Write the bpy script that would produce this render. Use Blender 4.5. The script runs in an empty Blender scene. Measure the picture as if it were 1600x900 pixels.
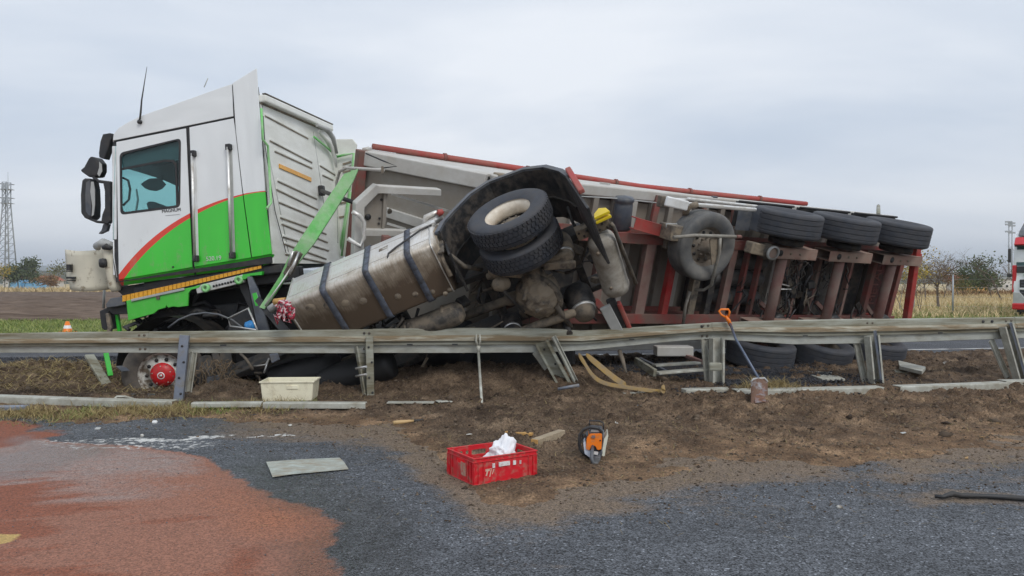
import bpy, bmesh, math, random
import numpy as np
from mathutils import Matrix, Vector, noise as mnoise

# ------------------------------------------------------------------ camera, world, sun
scene = bpy.context.scene
COL = scene.collection
H, F, HY = 1.4, 1200.0, 440.0          # eye height; focal length and horizon row of a 1600x900 frame
cam_d = bpy.data.cameras.new('camera'); cam = bpy.data.objects.new('camera', cam_d); COL.objects.link(cam)
cam_d.sensor_width = 36; cam_d.lens = 27.0; cam_d.clip_end = 9000; cam_d.clip_start = 0.05
cam.location = (0, 0, H); cam.rotation_euler = (math.radians(90) - math.atan(10 / F), 0, 0)
scene.camera = cam
scene.view_settings.view_transform = 'Standard'; scene.view_settings.look = 'None'
scene.view_settings.exposure = 0.08; scene.view_settings.gamma = 1
SUN_EL, SUN_AZ = math.radians(46), math.radians(150)   # azimuth from +Y clockwise: behind the camera, to the right
w = bpy.data.worlds.new('World'); scene.world = w; w.use_nodes = True
nt = w.node_tree; nt.nodes.clear(); N = nt.nodes.new; L = nt.links.new
sky = N('ShaderNodeTexSky'); sky.sky_type = 'NISHITA'; sky.sun_disc = False
sky.sun_elevation = SUN_EL; sky.sun_rotation = SUN_AZ; sky.dust_density = 2.0
tc = N('ShaderNodeTexCoord')
sep = N('ShaderNodeSeparateXYZ'); L(tc.outputs['Generated'], sep.inputs[0])
# cloud sheet: direction projected on a plane high above, so bands flatten to the horizon
zz = N('ShaderNodeMath'); zz.operation = 'ADD'; L(sep.outputs['Z'], zz.inputs[0]); zz.inputs[1].default_value = 0.22
zm = N('ShaderNodeMath'); zm.operation = 'MAXIMUM'; L(zz.outputs[0], zm.inputs[0]); zm.inputs[1].default_value = 0.12
dx = N('ShaderNodeMath'); dx.operation = 'DIVIDE'; L(sep.outputs['X'], dx.inputs[0]); L(zm.outputs[0], dx.inputs[1])
dy = N('ShaderNodeMath'); dy.operation = 'DIVIDE'; L(sep.outputs['Y'], dy.inputs[0]); L(zm.outputs[0], dy.inputs[1])
cmb = N('ShaderNodeCombineXYZ'); L(dx.outputs[0], cmb.inputs[0]); L(dy.outputs[0], cmb.inputs[1])
mp = N('ShaderNodeMapping'); mp.inputs['Scale'].default_value = (0.55, 1.1, 1); mp.inputs['Rotation'].default_value = (0, 0, -0.35)
mp.inputs['Location'].default_value = (3.2, 1.7, 0)
L(cmb.outputs[0], mp.inputs[0])
nz = N('ShaderNodeTexNoise'); nz.inputs['Scale'].default_value = 0.9; nz.inputs['Detail'].default_value = 5; nz.inputs['Roughness'].default_value = 0.5
nz.inputs['Distortion'].default_value = 0.35
L(mp.outputs[0], nz.inputs['Vector'])
cr = N('ShaderNodeValToRGB'); L(nz.outputs['Fac'], cr.inputs[0])
cr.color_ramp.elements[0].position = 0.34; cr.color_ramp.elements[0].color = (0.59, 0.675, 0.80, 1)
cr.color_ramp.elements[1].position = 0.60; cr.color_ramp.elements[1].color = (0.90, 0.94, 1.0, 1)
vm = N('ShaderNodeVectorMath'); vm.operation = 'SCALE'; L(cr.outputs[0], vm.inputs[0]); vm.inputs['Scale'].default_value = 10.0
mx = N('ShaderNodeMixRGB'); mx.inputs[0].default_value = 0.93; L(sky.outputs[0], mx.inputs[1]); L(vm.outputs[0], mx.inputs[2])
bg = N('ShaderNodeBackground'); bg.inputs['Strength'].default_value = 0.1; L(mx.outputs[0], bg.inputs[0])
wo = N('ShaderNodeOutputWorld'); L(bg.outputs[0], wo.inputs[0])
sd = bpy.data.lights.new('sun', 'SUN'); sd.energy = 1.3; sd.angle = math.radians(20); sd.color = (1, 0.96, 0.9)
sun = bpy.data.objects.new('sun', sd); COL.objects.link(sun)
dirv = Vector((math.sin(SUN_AZ) * math.cos(SUN_EL), math.cos(SUN_AZ) * math.cos(SUN_EL), math.sin(SUN_EL)))
sun.rotation_euler = dirv.to_track_quat('Z', 'Y').to_euler()

random.seed(7); RNG = np.random.default_rng(7)
V = Vector
# ------------------------------------------------------------------ geometry of the view: where a seen point stands
def at(px, py, d): return V(((px - 800) / F * d, d, H - (py - HY) / F * d))
def gr(px, py, z=0.0):
    d = (H - z) * F / (py - HY); return V(((px - 800) / F * d, d, z))
def rotm(y, p, r):
    return Matrix.Rotation(y, 4, 'Z') @ Matrix.Rotation(p, 4, 'Y') @ Matrix.Rotation(r, 4, 'X')
def frame(loc, y, p, r): return Matrix.Translation(loc) @ rotm(math.radians(y), math.radians(p), math.radians(r))
MI = Matrix.Identity(4)
def inv(M, px, py, ax, val):
    """local point of frame M on the plane local[ax]=val met by the sight line"""
    Mi = M.inverted(); o = Mi @ V((0, 0, H)); d = (Mi @ at(px, py, 1.0)) - o
    t = (val - o[ax]) / d[ax]; return o + d * t
MC = frame((-3.239, 10.382, 1.625), 170.31, 4.54, -1.17)        # cab: rear lower left corner
MR = frame((0.36, 9.72, 1.33), 175.0, 22.1, 59.7)         # rear of the tractor chassis: middle of the drive axle
MT = frame((4.13, 12.05, 1.28), 208.1, -1.5, 75.2)       # trailer: middle of its first axle

# ------------------------------------------------------------------ mesh builder
class MB:
    def __init__(s): s.v = []; s.f = []; s.sm = []
    def add(s, vs, fs, smooth=False):
        n = len(s.v); s.v.extend([tuple(x) for x in vs]); s.f.extend([tuple(i + n for i in f) for f in fs]); s.sm.extend([smooth] * len(fs)); return s
    def box(s, c, size, R=None):
        c = V(c); hx, hy, hz = size[0] / 2, size[1] / 2, size[2] / 2
        vs = [V((x, y, z)) for x in (-hx, hx) for y in (-hy, hy) for z in (-hz, hz)]
        if R is not None: vs = [R @ q for q in vs]
        vs = [q + c for q in vs]
        return s.add(vs, [(0, 1, 3, 2), (4, 6, 7, 5), (0, 4, 5, 1), (2, 3, 7, 6), (0, 2, 6, 4), (1, 5, 7, 3)])
    def b2(s, a, b): return s.box([(a[i] + b[i]) / 2 for i in range(3)], [abs(b[i] - a[i]) for i in range(3)])
    def beam(s, p, q, w, h, up=(0, 0, 1)):
        p, q = V(p), V(q); d = (q - p); ln = d.length; d.normalize(); up = V(up)
        sd_ = d.cross(up)
        if sd_.length < 1e-4: sd_ = d.cross(V((1, 0, 0)))
        sd_.normalize(); u = sd_.cross(d); R = Matrix((d, sd_, u)).transposed()
        return s.box((p + q) / 2, (ln, w, h), R)
    def tube(s, pts, r, seg=10, cap=True, smooth=True):
        pts = [V(p) for p in pts]; n = len(pts); rs = r if isinstance(r, (list, tuple)) else [r] * n
        vs = []; ref = None
        for i, p in enumerate(pts):
            d = (pts[min(i + 1, n - 1)] - pts[max(i - 1, 0)])
            if d.length < 1e-9: d = V((0, 0, 1))
            d.normalize()
            if ref is None: ref = V((0, 0, 1)) if abs(d.z) < .9 else V((1, 0, 0))
            a = d.cross(ref)
            if a.length < 1e-4: a = d.orthogonal()
            a.normalize(); b = a.cross(d); ref = b
            for k in range(seg):
                t = 2 * math.pi * k / seg; vs.append(p + (a * math.cos(t) + b * math.sin(t)) * rs[i])
        fs = [(i * seg + k, i * seg + (k + 1) % seg, (i + 1) * seg + (k + 1) % seg, (i + 1) * seg + k) for i in range(n - 1) for k in range(seg)]
        s.add(vs, fs, smooth)
        if cap:
            m = len(s.v) - len(vs); s.f.append(tuple(m + k for k in reversed(range(seg)))); s.f.append(tuple(m + (n - 1) * seg + k for k in range(seg))); s.sm += [False, False]
        return s
    def lathe(s, prof, c=(0, 0, 0), ax=(0, 1, 0), seg=40, smooth=True):
        """prof: (r, t) pairs, t along the axis"""
        ax = V(ax).normalized(); c = V(c); a = ax.orthogonal().normalized(); b = ax.cross(a); m = len(prof)
        vs = []
        for k in range(seg):
            t = 2 * math.pi * k / seg; e = a * math.cos(t) + b * math.sin(t)
            for (r, h) in prof: vs.append(c + e * r + ax * h)
        fs = [(k * m + i, k * m + i + 1, ((k + 1) % seg) * m + i + 1, ((k + 1) % seg) * m + i) for k in range(seg) for i in range(m - 1)]
        return s.add(vs, fs, smooth)
    def prism(s, poly, a, b, mapf):
        """poly 2D, extruded between a and b; mapf(u, v, t) -> point"""
        n = len(poly); vs = [mapf(u, v, a) for u, v in poly] + [mapf(u, v, b) for u, v in poly]
        fs = [tuple(range(n)), tuple(reversed(range(n, 2 * n)))] + [(i, i + n, (i + 1) % n + n, (i + 1) % n) for i in range(n)]
        return s.add(vs, fs)
    def plate(s, outer, holes, a, b, mapf):
        bm = bmesh.new()
        for lp in [outer] + list(holes):
            vs = [bm.verts.new((u, v, 0)) for u, v in lp]
            for i in range(len(vs)): bm.edges.new((vs[i], vs[(i + 1) % len(vs)]))
        bmesh.ops.triangle_fill(bm, edges=bm.edges[:], use_beauty=True)
        bm.verts.index_update()
        vv = [(q.co.x, q.co.y) for q in bm.verts]; ff = [[q.index for q in f.verts] for f in bm.faces]
        be = [(e.verts[0].index, e.verts[1].index) for e in bm.edges if len(e.link_faces) == 1]; bm.free()
        n = len(vv)
        vs = [mapf(u, v, a) for u, v in vv] + [mapf(u, v, b) for u, v in vv]
        fs = [tuple(f) for f in ff] + [tuple(i + n for i in reversed(f)) for f in ff] + [(i, j, j + n, i + n) for i, j in be]
        return s.add(vs, fs)
    def xf(s, M):
        s.v = [tuple(M @ V(p)) for p in s.v]; return s
    def build(s, name, mt, parent=None, M=MI, bevel=0, fix=True, label=None, mats=None, subd=0, seg=2):
        me = bpy.data.meshes.new(name); me.from_pydata(s.v, [], s.f)
        me.polygons.foreach_set('use_smooth', s.sm)
        if fix:
            bm = bmesh.new(); bm.from_mesh(me); bmesh.ops.recalc_face_normals(bm, faces=bm.faces); bm.to_mesh(me); bm.free()
        me.materials.append(mt); me.update()
        return link(name, me, parent, M, bevel, label, subd, seg)
WM = {}
def link(name, data, parent=None, M=MI, bevel=0, label=None, subd=0, seg=2):
    o = bpy.data.objects.new(name, data); COL.objects.link(o); o.parent = parent
    WM[o.name] = M.copy(); o.matrix_basis = (WM[parent.name].inverted() @ M) if parent is not None else M
    if bevel:
        b = o.modifiers.new('bevel', 'BEVEL'); b.width = bevel; b.segments = seg; b.limit_method = 'ANGLE'; b.angle_limit = math.radians(35)
        b.harden_normals = False
    if subd: m = o.modifiers.new('subd', 'SUBSURF'); m.levels = subd; m.render_levels = subd
    if label: o['label'] = label
    return o
def tag(o, label, cat, group=None):
    o['label'] = label; o['category'] = cat
    if group: o['group'] = group
    return o
def root(name, loc, label, cat, group=None, rz=0):
    M = Matrix.Translation(V(loc)) @ Matrix.Rotation(rz, 4, 'Z')
    return tag(link(name, None, None, M), label, cat, group)
def setting(o): o['kind'] = 'structure'; return o
def stuff(o): o['kind'] = 'stuff'; return o
def copy_tree(o, M, parent=None):
    c = o.copy(); COL.objects.link(c); c.parent = parent
    if parent is None: c.matrix_basis = M; WM[c.name] = M
    for ch in o.children: copy_tree(ch, None, c)
    return c

# ------------------------------------------------------------------ materials
def mat(name, col, rough=.5, metal=0.0, var=.12, vs=6.0, dirt=None, da=.5, ds=3.0, dsoft=.12, bump=0.0, bs=60.0, spec=.5, coat=0.0, stretch=None, speck=0.0, coords='Object', dr=.85):
    m = bpy.data.materials.new(name); m.use_nodes = True; t = m.node_tree; b = t.nodes['Principled BSDF']; n = t.nodes.new; l = t.links.new
    co = n('ShaderNodeTexCoord').outputs[coords]
    if stretch:
        mp_ = n('ShaderNodeMapping'); mp_.inputs['Scale'].default_value = stretch; l(co, mp_.inputs[0]); co = mp_.outputs[0]
    nz_ = n('ShaderNodeTexNoise'); nz_.inputs['Scale'].default_value = vs; nz_.inputs['Detail'].default_value = 6; l(co, nz_.inputs['Vector'])
    r_ = n('ShaderNodeMapRange'); l(nz_.outputs['Fac'], r_.inputs[0]); r_.inputs[1].default_value = .3; r_.inputs[2].default_value = .7
    r_.inputs[3].default_value = 1 - var; r_.inputs[4].default_value = 1 + var
    sc = n('ShaderNodeVectorMath'); sc.operation = 'SCALE'; sc.inputs[0].default_value = col[:3]; l(r_.outputs[0], sc.inputs['Scale'])
    out = sc.outputs[0]; ro = None
    if dirt is not None:
        dn = n('ShaderNodeTexNoise'); dn.inputs['Scale'].default_value = ds; dn.inputs['Detail'].default_value = 9; dn.inputs['Roughness'].default_value = .65
        l(co, dn.inputs['Vector'])
        th = .72 - da * .45
        dm = n('ShaderNodeMapRange'); l(dn.outputs['Fac'], dm.inputs[0]); dm.inputs[1].default_value = th - dsoft; dm.inputs[2].default_value = th + dsoft
        mx_ = n('ShaderNodeMixRGB'); l(dm.outputs[0], mx_.inputs[0]); l(out, mx_.inputs[1]); mx_.inputs[2].default_value = (*dirt, 1); out = mx_.outputs[0]
        rr = n('ShaderNodeMapRange'); l(dm.outputs[0], rr.inputs[0]); rr.inputs[3].default_value = rough; rr.inputs[4].default_value = dr; l(rr.outputs[0], b.inputs['Roughness']); ro = 1
        if metal:
            mr = n('ShaderNodeMapRange'); l(dm.outputs[0], mr.inputs[0]); mr.inputs[3].default_value = metal; mr.inputs[4].default_value = 0; l(mr.outputs[0], b.inputs['Metallic'])
    l(out, b.inputs['Base Color'])
    if ro is None: b.inputs['Roughness'].default_value = rough
    if not (dirt is not None and metal): b.inputs['Metallic'].default_value = metal
    b.inputs['Specular IOR Level'].default_value = spec; b.inputs['Coat Weight'].default_value = coat; b.inputs['Coat Roughness'].default_value = .08
    if bump:
        bn = n('ShaderNodeTexNoise'); bn.inputs['Scale'].default_value = bs; bn.inputs['Detail'].default_value = 5; l(co, bn.inputs['Vector'])
        bb = n('ShaderNodeBump'); bb.inputs['Strength'].default_value = bump; bb.inputs['Distance'].default_value = .01; l(bn.outputs['Fac'], bb.inputs['Height']); l(bb.outputs[0], b.inputs['Normal'])
    return m
MUD = (.13, .105, .08); DUST = (.25, .21, .165)
m_white = mat('white_paint', (.80, .82, .83), .28, var=.03, vs=2, dirt=(.50, .49, .45), da=.18, ds=2.2, dsoft=.2, coat=.4)
m_wall = mat('white_sheet', (.80, .81, .77), .4, var=.04, vs=3, dirt=(.55, .55, .49), da=.22, ds=2.0, dsoft=.22, stretch=(1, .6, 1.6))
m_green = mat('green_paint', (.035, .52, .04), .3, var=.05, dirt=(.12, .3, .1), da=.12, ds=4, dsoft=.15, coat=.5)
m_greenold = mat('scuffed_green', (.14, .56, .13), .45, var=.12, vs=12, dirt=(.40, .60, .36), da=.5, ds=5, dsoft=.16)
m_black = mat('black_plastic', (.022, .023, .026), .5, var=.25, dirt=(.06, .055, .05), da=.3, ds=8, bump=.15)
m_blackdirty = mat('muddy_black', (.018, .018, .019), .6, var=.35, vs=14, dirt=(.075, .062, .05), da=.38, ds=7, dsoft=.1, bump=.5, bs=40)
m_grime = mat('grimy_iron', (.05, .047, .043), .65, var=.3, vs=12, dirt=(.17, .14, .105), da=.55, ds=6, bump=.6, bs=35)
m_mudmetal = mat('mud_caked_metal', (.060, .054, .05), .6, var=.3, vs=9, dirt=(.25, .205, .15), da=.62, ds=6, dsoft=.09, bump=.8, bs=25)
m_red = mat('red_chassis', (.30, .022, .022), .5, var=.15, dirt=(.17, .105, .085), da=.72, ds=3.2, dsoft=.2)
m_redbright = mat('red_paint', (.42, .018, .02), .42, var=.1, dirt=(.26, .13, .10), da=.42, ds=3, dsoft=.2)
m_axle = mat('dusty_red_axle', (.22, .075, .065), .7, var=.2, dirt=(.22, .165, .14), da=.65, ds=3, dsoft=.2)
m_hanger = mat('dusty_hanger', (.27, .13, .105), .7, var=.2, dirt=(.30, .23, .185), da=.65, ds=4, dsoft=.2)
m_alu = mat('dusty_aluminium', (.58, .58, .56), .5, metal=.3, var=.06, vs=3, dirt=(.40, .37, .32), da=.42, ds=2.5, dsoft=.22)
m_aludark = mat('grey_underfloor', (.30, .285, .255), .6, metal=.1, var=.08, vs=3, dirt=(.24, .205, .165), da=.5, ds=2.5, dsoft=.2)
m_alubright = mat('bright_aluminium', (.72, .72, .70), .35, metal=.7, var=.06, dirt=(.4, .37, .32), da=.3, ds=5)
m_steel = mat('steel', (.55, .55, .54), .35, metal=.8, var=.1, dirt=(.25, .22, .18), da=.3, ds=9)
m_tyre = mat('tyre_rubber', (.038, .045, .060), .62, var=.2, vs=9, dirt=(.075, .073, .075), da=.45, ds=5, dsoft=.2, bump=.25, bs=50, spec=.4)
m_tyredirty = mat('dusty_tyre_rubber', (.045, .045, .048), .8, var=.2, vs=9, dirt=(.17, .145, .12), da=.6, ds=4, dsoft=.22, bump=.25, bs=50, spec=.3)
m_rim = mat('cream_rim', (.74, .68, .58), .45, var=.06, dirt=(.40, .31, .22), da=.3, ds=5, dsoft=.2)
m_rimgrey = mat('dirty_grey_rim', (.30, .27, .23), .6, var=.15, dirt=(.16, .13, .10), da=.6, ds=6)
m_rimwhite = mat('white_rim', (.62, .62, .58), .5, var=.1, dirt=(.14, .11, .08), da=.45, ds=9, dsoft=.08)
m_hubred = mat('red_hub', (.55, .015, .02), .35, var=.08, dirt=(.25, .06, .05), da=.2, ds=12)
m_strap = mat('tank_strap', (.085, .10, .135), .5, var=.2, vs=20, dirt=(.035, .032, .03), da=.35, ds=9)
m_galv = mat('weathered_galvanised', (.37, .38, .325), .55, metal=.25, var=.14, vs=4, dirt=(.155, .135, .085), da=.5, ds=5, dsoft=.14, stretch=(.22, 1, 2.2), bump=.12, bs=30)
m_galvmud = mat('mud_streaked_galvanised', (.40, .385, .31), .6, metal=.1, var=.15, vs=4, dirt=(.20, .15, .09), da=.62, ds=6, dsoft=.09, stretch=(.30, 1, 3), bump=.2, bs=30)
m_galvlow = mat('lower_galvanised', (.42, .435, .40), .5, metal=.3, var=.1, vs=5, dirt=(.25, .24, .19), da=.35, ds=8, dsoft=.15, stretch=(.4, 1, 1), bump=.1, bs=30)
m_galvlight = mat('pale_galvanised', (.50, .51, .46), .5, metal=.25, var=.1, vs=5, dirt=(.26, .235, .18), da=.4, ds=7, dsoft=.18, bump=.1, bs=30)
m_galvblue = mat('blue_grey_galvanised', (.22, .25, .31), .45, metal=.35, var=.1, vs=8, dirt=(.2, .18, .15), da=.25, ds=7)
m_orange = mat('orange_plastic', (.85, .20, .01), .35, var=.05, dirt=(.4, .2, .08), da=.15, ds=30)
m_amber = mat('amber_reflector', (.75, .36, .03), .3, var=.2, vs=40)
m_cratered = mat('red_crate_plastic', (.60, .012, .022), .38, var=.08, vs=12, dirt=(.42, .13, .10), da=.3, ds=20, dsoft=.1)
m_cream = mat('cream_plastic', (.82, .78, .60), .4, var=.03, dirt=(.52, .46, .32), da=.14, ds=8)
m_flap = mat('muddy_white_plastic', (.66, .62, .50), .5, var=.06, vs=5, dirt=(.30, .24, .16), da=.2, ds=8, dsoft=.06)
m_wood = mat('weathered_wood', (.36, .29, .20), .75, var=.3, vs=8, stretch=(1, 8, 8), bump=.3)
m_woodend = mat('yellow_wood', (.52, .30, .10), .7, var=.25, vs=14, stretch=(1, 6, 6))
m_cloth = mat('white_cloth', (.80, .81, .84), .8, var=.04, bump=.2, bs=40)
m_sling = mat('ochre_webbing', (.34, .22, .07), .85, var=.15, vs=20, dirt=(.22, .17, .11), da=.45, ds=10)
m_rust = mat('rusty_blade', (.16, .070, .038), .7, var=.3, vs=20, dirt=(.25, .25, .27), da=.3, ds=12)
m_bluesteel = mat('blue_grey_shaft', (.11, .135, .19), .4, metal=.3, var=.08)
m_yellow = mat('yellow_plastic', (.80, .60, .02), .4, var=.06)
m_canister = mat('dark_canister', (.07, .08, .10), .35, var=.2, dirt=(.14, .14, .14), da=.4, ds=5)
m_airgrey = mat('grey_air_tank', (.36, .34, .30), .5, metal=.1, var=.12, dirt=(.20, .175, .14), da=.45, ds=7, dsoft=.15, bump=.2)
m_deep = mat('oily_black', (.010, .010, .011), .6, var=.3)  # near-black paints in the deep shade on hidden parts under the lorry
m_interior = mat('cab_interior', (.10, .13, .14), .8, var=.1)
m_sheet = mat('grimy_glass_sheet', (.40, .45, .42), .4, var=.25, vs=9, dirt=(.30, .27, .21), da=.5, ds=7, dsoft=.14, stretch=(1, 1.5, 1))
m_bluebit = mat('blue_plastic', (.04, .25, .6), .4)
m_glassgrey = mat('grey_moulding', (.40, .41, .40), .5, var=.1)
m_bluewall = mat('light_blue_wall', (.20, .46, .72), .6, var=.06, vs=.4)
m_redroof = mat('red_tile_roof', (.42, .15, .10), .8, var=.15, vs=1)
m_houseorange = mat('orange_render', (.62, .36, .12), .8, var=.08, vs=.5)
m_housewhite = mat('pale_render', (.6, .58, .54), .8, var=.08, vs=.5)
m_darkwin = mat('dark_window', (.03, .035, .045), .15)
m_mast = mat('grey_mast', (.36, .39, .42), .5, metal=.3, var=.08)
m_bark = mat('bark', (.13, .105, .085), .9, var=.25, vs=9)
m_barkpale = mat('pale_bark', (.26, .235, .21), .9, var=.2, vs=9)
def leafmat(name, c1, c2):
    m = bpy.data.materials.new(name); m.use_nodes = True; t = m.node_tree; b = t.nodes['Principled BSDF']
    g = t.nodes.new('ShaderNodeNewGeometry'); r = t.nodes.new('ShaderNodeValToRGB'); t.links.new(g.outputs['Random Per Island'], r.inputs[0])
    r.color_ramp.elements[0].color = (*c1, 1); r.color_ramp.elements[1].color = (*c2, 1); t.links.new(r.outputs[0], b.inputs['Base Color'])
    b.inputs['Roughness'].default_value = .8; b.inputs['Specular IOR Level'].default_value = .15
    return m
m_leafdark = leafmat('dark_green_leaves', (.045, .065, .032), (.13, .155, .07))
m_leafyellow = leafmat('yellow_leaves', (.50, .36, .05), (.20, .17, .05))
m_leafolive = leafmat('olive_leaves', (.07, .09, .03), (.20, .18, .07))
m_leafrust = leafmat('rust_leaves', (.16, .09, .04), (.30, .19, .10))
m_grass = leafmat('green_grass', (.10, .17, .04), (.34, .36, .13))
m_straw = leafmat('dry_straw', (.40, .32, .15), (.20, .15, .075))
m_drygrass = leafmat('dry_meadow_grass', (.66, .52, .30), (.46, .36, .19))
m_clod = leafmat('soil_clods', (.045, .032, .024), (.19, .145, .105))
m_gravelbits = leafmat('gravel_bits', (.05, .052, .058), (.24, .24, .25))
m_root = leafmat('dry_roots', (.24, .18, .12), (.08, .06, .04))
m_leafpale = mat('fallen_leaf', (.42, .27, .12), .8, var=.2)
def glassmat(name, tint, rough=.03, trans=.0):
    m = bpy.data.materials.new(name); m.use_nodes = True; t = m.node_tree; n = t.nodes.new; l = t.links.new; t.nodes.clear()
    o = n('ShaderNodeOutputMaterial'); mixn = n('ShaderNodeMixShader'); tr = n('ShaderNodeBsdfTransparent'); gl = n('ShaderNodeBsdfGlossy')
    tr.inputs[0].default_value = (*tint, 1); gl.inputs['Roughness'].default_value = rough; gl.inputs['Color'].default_value = (.9, .95, .95, 1)
    fr = n('ShaderNodeFresnel'); ge = n('ShaderNodeNewGeometry'); e1 = n('ShaderNodeMath'); e1.operation = 'MULTIPLY_ADD'; l(ge.outputs['Backfacing'], e1.inputs[0]); e1.inputs[1].default_value = -2; e1.inputs[2].default_value = 1
    e2 = n('ShaderNodeMath'); e2.operation = 'POWER'; e2.inputs[0].default_value = 1.35; l(e1.outputs[0], e2.inputs[1]); l(e2.outputs[0], fr.inputs[0])
    l(fr.outputs[0], mixn.inputs[0]); l(tr.outputs[0], mixn.inputs[1]); l(gl.outputs[0], mixn.inputs[2]); l(mixn.outputs[0], o.inputs[0]); return m
m_glass = glassmat('tinted_glass', (.70, .85, .85))
m_glassfar = glassmat('far_tinted_glass', (.85, .97, .95))

# ================================================================== THE TRACTOR
truck = root('tractor_unit', (-2.0, 10.8, 0), 'white and green lorry tractor with twisted chassis and rear wheels in the air', 'lorry')
fc = lambda y: (lambda u, v, t: V((u, t, v)))          # polygon in the x-z plane, extruded in y
XZ = lambda u, v, t: V((u, t, v))
YZ = lambda u, v, t: V((t, u, v))
def cp(pts, y=0.0): return [(q.x, q.z) for q in (inv(MC, a, b, 1, y) for a, b in pts)]
def bp(pts, x=0.0): return [(q.y, q.z) for q in (inv(MC, a, b, 0, x) for a, b in pts)]
# livery: white above, a red arc, green below; the arc is a polynomial z(x) in cab coordinates
def fitz(pts, deg=4):
    P = cp(pts); return np.polyfit([p[0] for p in P], [p[1] for p in P], deg)
arc_out = fitz([(178, 441), (190, 425), (200, 412), (225, 385), (262, 355), (290, 338), (320, 323), (345, 313), (365, 307), (385, 303), (430, 298)])
arc_in = fitz([(184, 452), (195, 436), (205, 422), (230, 393), (265, 363), (292, 345), (320, 328.5), (345, 317.5), (365, 310), (385, 305), (430, 300)])
def livery():
    m = bpy.data.materials.new('livery_paint'); m.use_nodes = True; t = m.node_tree; b = t.nodes['Principled BSDF']; n = t.nodes.new; l = t.links.new
    sp = n('ShaderNodeSeparateXYZ'); l(n('ShaderNodeTexCoord').outputs['Object'], sp.inputs[0])
    def horner(c):
        cur = None
        for k in c:
            if cur is None: cur = float(k); continue
            mu = n('ShaderNodeMath'); mu.operation = 'MULTIPLY_ADD'; l(sp.outputs[0], mu.inputs[1]); mu.inputs[2].default_value = float(k)
            if isinstance(cur, float): mu.inputs[0].default_value = cur
            else: l(cur, mu.inputs[0])
            cur = mu.outputs[0]
        g = n('ShaderNodeMath'); g.operation = 'LESS_THAN'; l(sp.outputs[2], g.inputs[0]); l(cur, g.inputs[1]); return g.outputs[0]
    a, c = horner(arc_out), horner(arc_in)
    m1 = n('ShaderNodeMixRGB'); l(a, m1.inputs[0]); m1.inputs[1].default_value = (.80, .83, .84, 1); m1.inputs[2].default_value = (.75, .04, .015, 1)
    m2 = n('ShaderNodeMixRGB'); l(c, m2.inputs[0]); l(m1.outputs[0], m2.inputs[1]); m2.inputs[2].default_value = (.045, .60, .035, 1)
    nz_ = n('ShaderNodeTexNoise'); nz_.inputs['Scale'].default_value = 2.5; nz_.inputs['Detail'].default_value = 8
    r = n('ShaderNodeMapRange'); l(nz_.outputs['Fac'], r.inputs[0]); r.inputs[1].default_value = .3; r.inputs[2].default_value = .7; r.inputs[3].default_value = .90; r.inputs[4].default_value = 1.03
    md = n('ShaderNodeTexNoise'); md.inputs['Scale'].default_value = 7; md.inputs['Detail'].default_value = 10; md.inputs['Roughness'].default_value = .75
    mz = n('ShaderNodeMapRange'); l(sp.outputs[2], mz.inputs[0]); mz.inputs[1].default_value = .0; mz.inputs[2].default_value = .9; mz.inputs[3].default_value = .12; mz.inputs[4].default_value = 0
    ma = n('ShaderNodeMath'); ma.operation = 'ADD'; l(md.outputs['Fac'], ma.inputs[0]); l(mz.outputs[0], ma.inputs[1])
    mr3 = n('ShaderNodeMapRange'); l(ma.outputs[0], mr3.inputs[0]); mr3.inputs[1].default_value = .62; mr3.inputs[2].default_value = .78; mr3.inputs[4].default_value = .55
    m3 = n('ShaderNodeMixRGB'); l(mr3.outputs[0], m3.inputs[0]); l(m2.outputs[0], m3.inputs[1]); m3.inputs[2].default_value = (.30, .27, .20, 1)
    s = n('ShaderNodeVectorMath'); s.operation = 'SCALE'; l(m3.outputs[0], s.inputs[0]); l(r.outputs[0], s.inputs['Scale']); l(s.outputs[0], b.inputs['Base Color'])
    b.inputs['Roughness'].default_value = .3; b.inputs['Coat Weight'].default_value = .5; b.inputs['Coat Roughness'].default_value = .1
    return m
m_liv = livery()
def rounded(poly, r, n=5):
    out = []; m = len(poly)
    for i in range(m):
        p0, p, p1 = V(poly[i - 1]), V(poly[i]), V(poly[(i + 1) % m])
        a = (p0 - p); b = (p1 - p); ra = min(r, a.length * .45, b.length * .45)
        a.normalize(); b.normalize(); s, e = p + a * ra, p + b * ra
        for k in range(n + 1):
            t = k / n; q = s * (1 - t) ** 2 + p * 2 * t * (1 - t) + e * t * t; out.append((q.x, q.y))
    return out
top_px = [(177, 222), (179, 210), (188, 200), (205, 190), (222, 182), (240, 175.5), (270, 165), (300, 154.5), (332, 143), (365, 131.5)]
win = rounded(cp([(188.5, 239), (189.5, 336), (283, 324), (284.5, 216)]), .07)
win_in = rounded(cp([(190.5, 241), (191.5, 333.5), (281, 322), (282.5, 218)]), .065)
outline = cp([(181, 441), (177, 410), (177, 222)]) + cp(top_px[1:]) + cp([(403, 136), (405, 152), (425, 411)])
MB().plate(outline, [win], -.035, -.004, XZ).build('side_panel', m_black, truck, MC)
outR = [(2.33, 0), (2.3, .3), (2.2, 1.9)] + cp(top_px[1:]) + [(0, 2.3), (0, 0)]
winR = rounded([(1.15, .85), (1.15, 1.68), (2.08, 1.60), (2.12, .85)], .08)
MB().plate(outR, [winR], -2.50, -2.46, XZ).build('side_panel', m_white, truck, MC)
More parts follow.
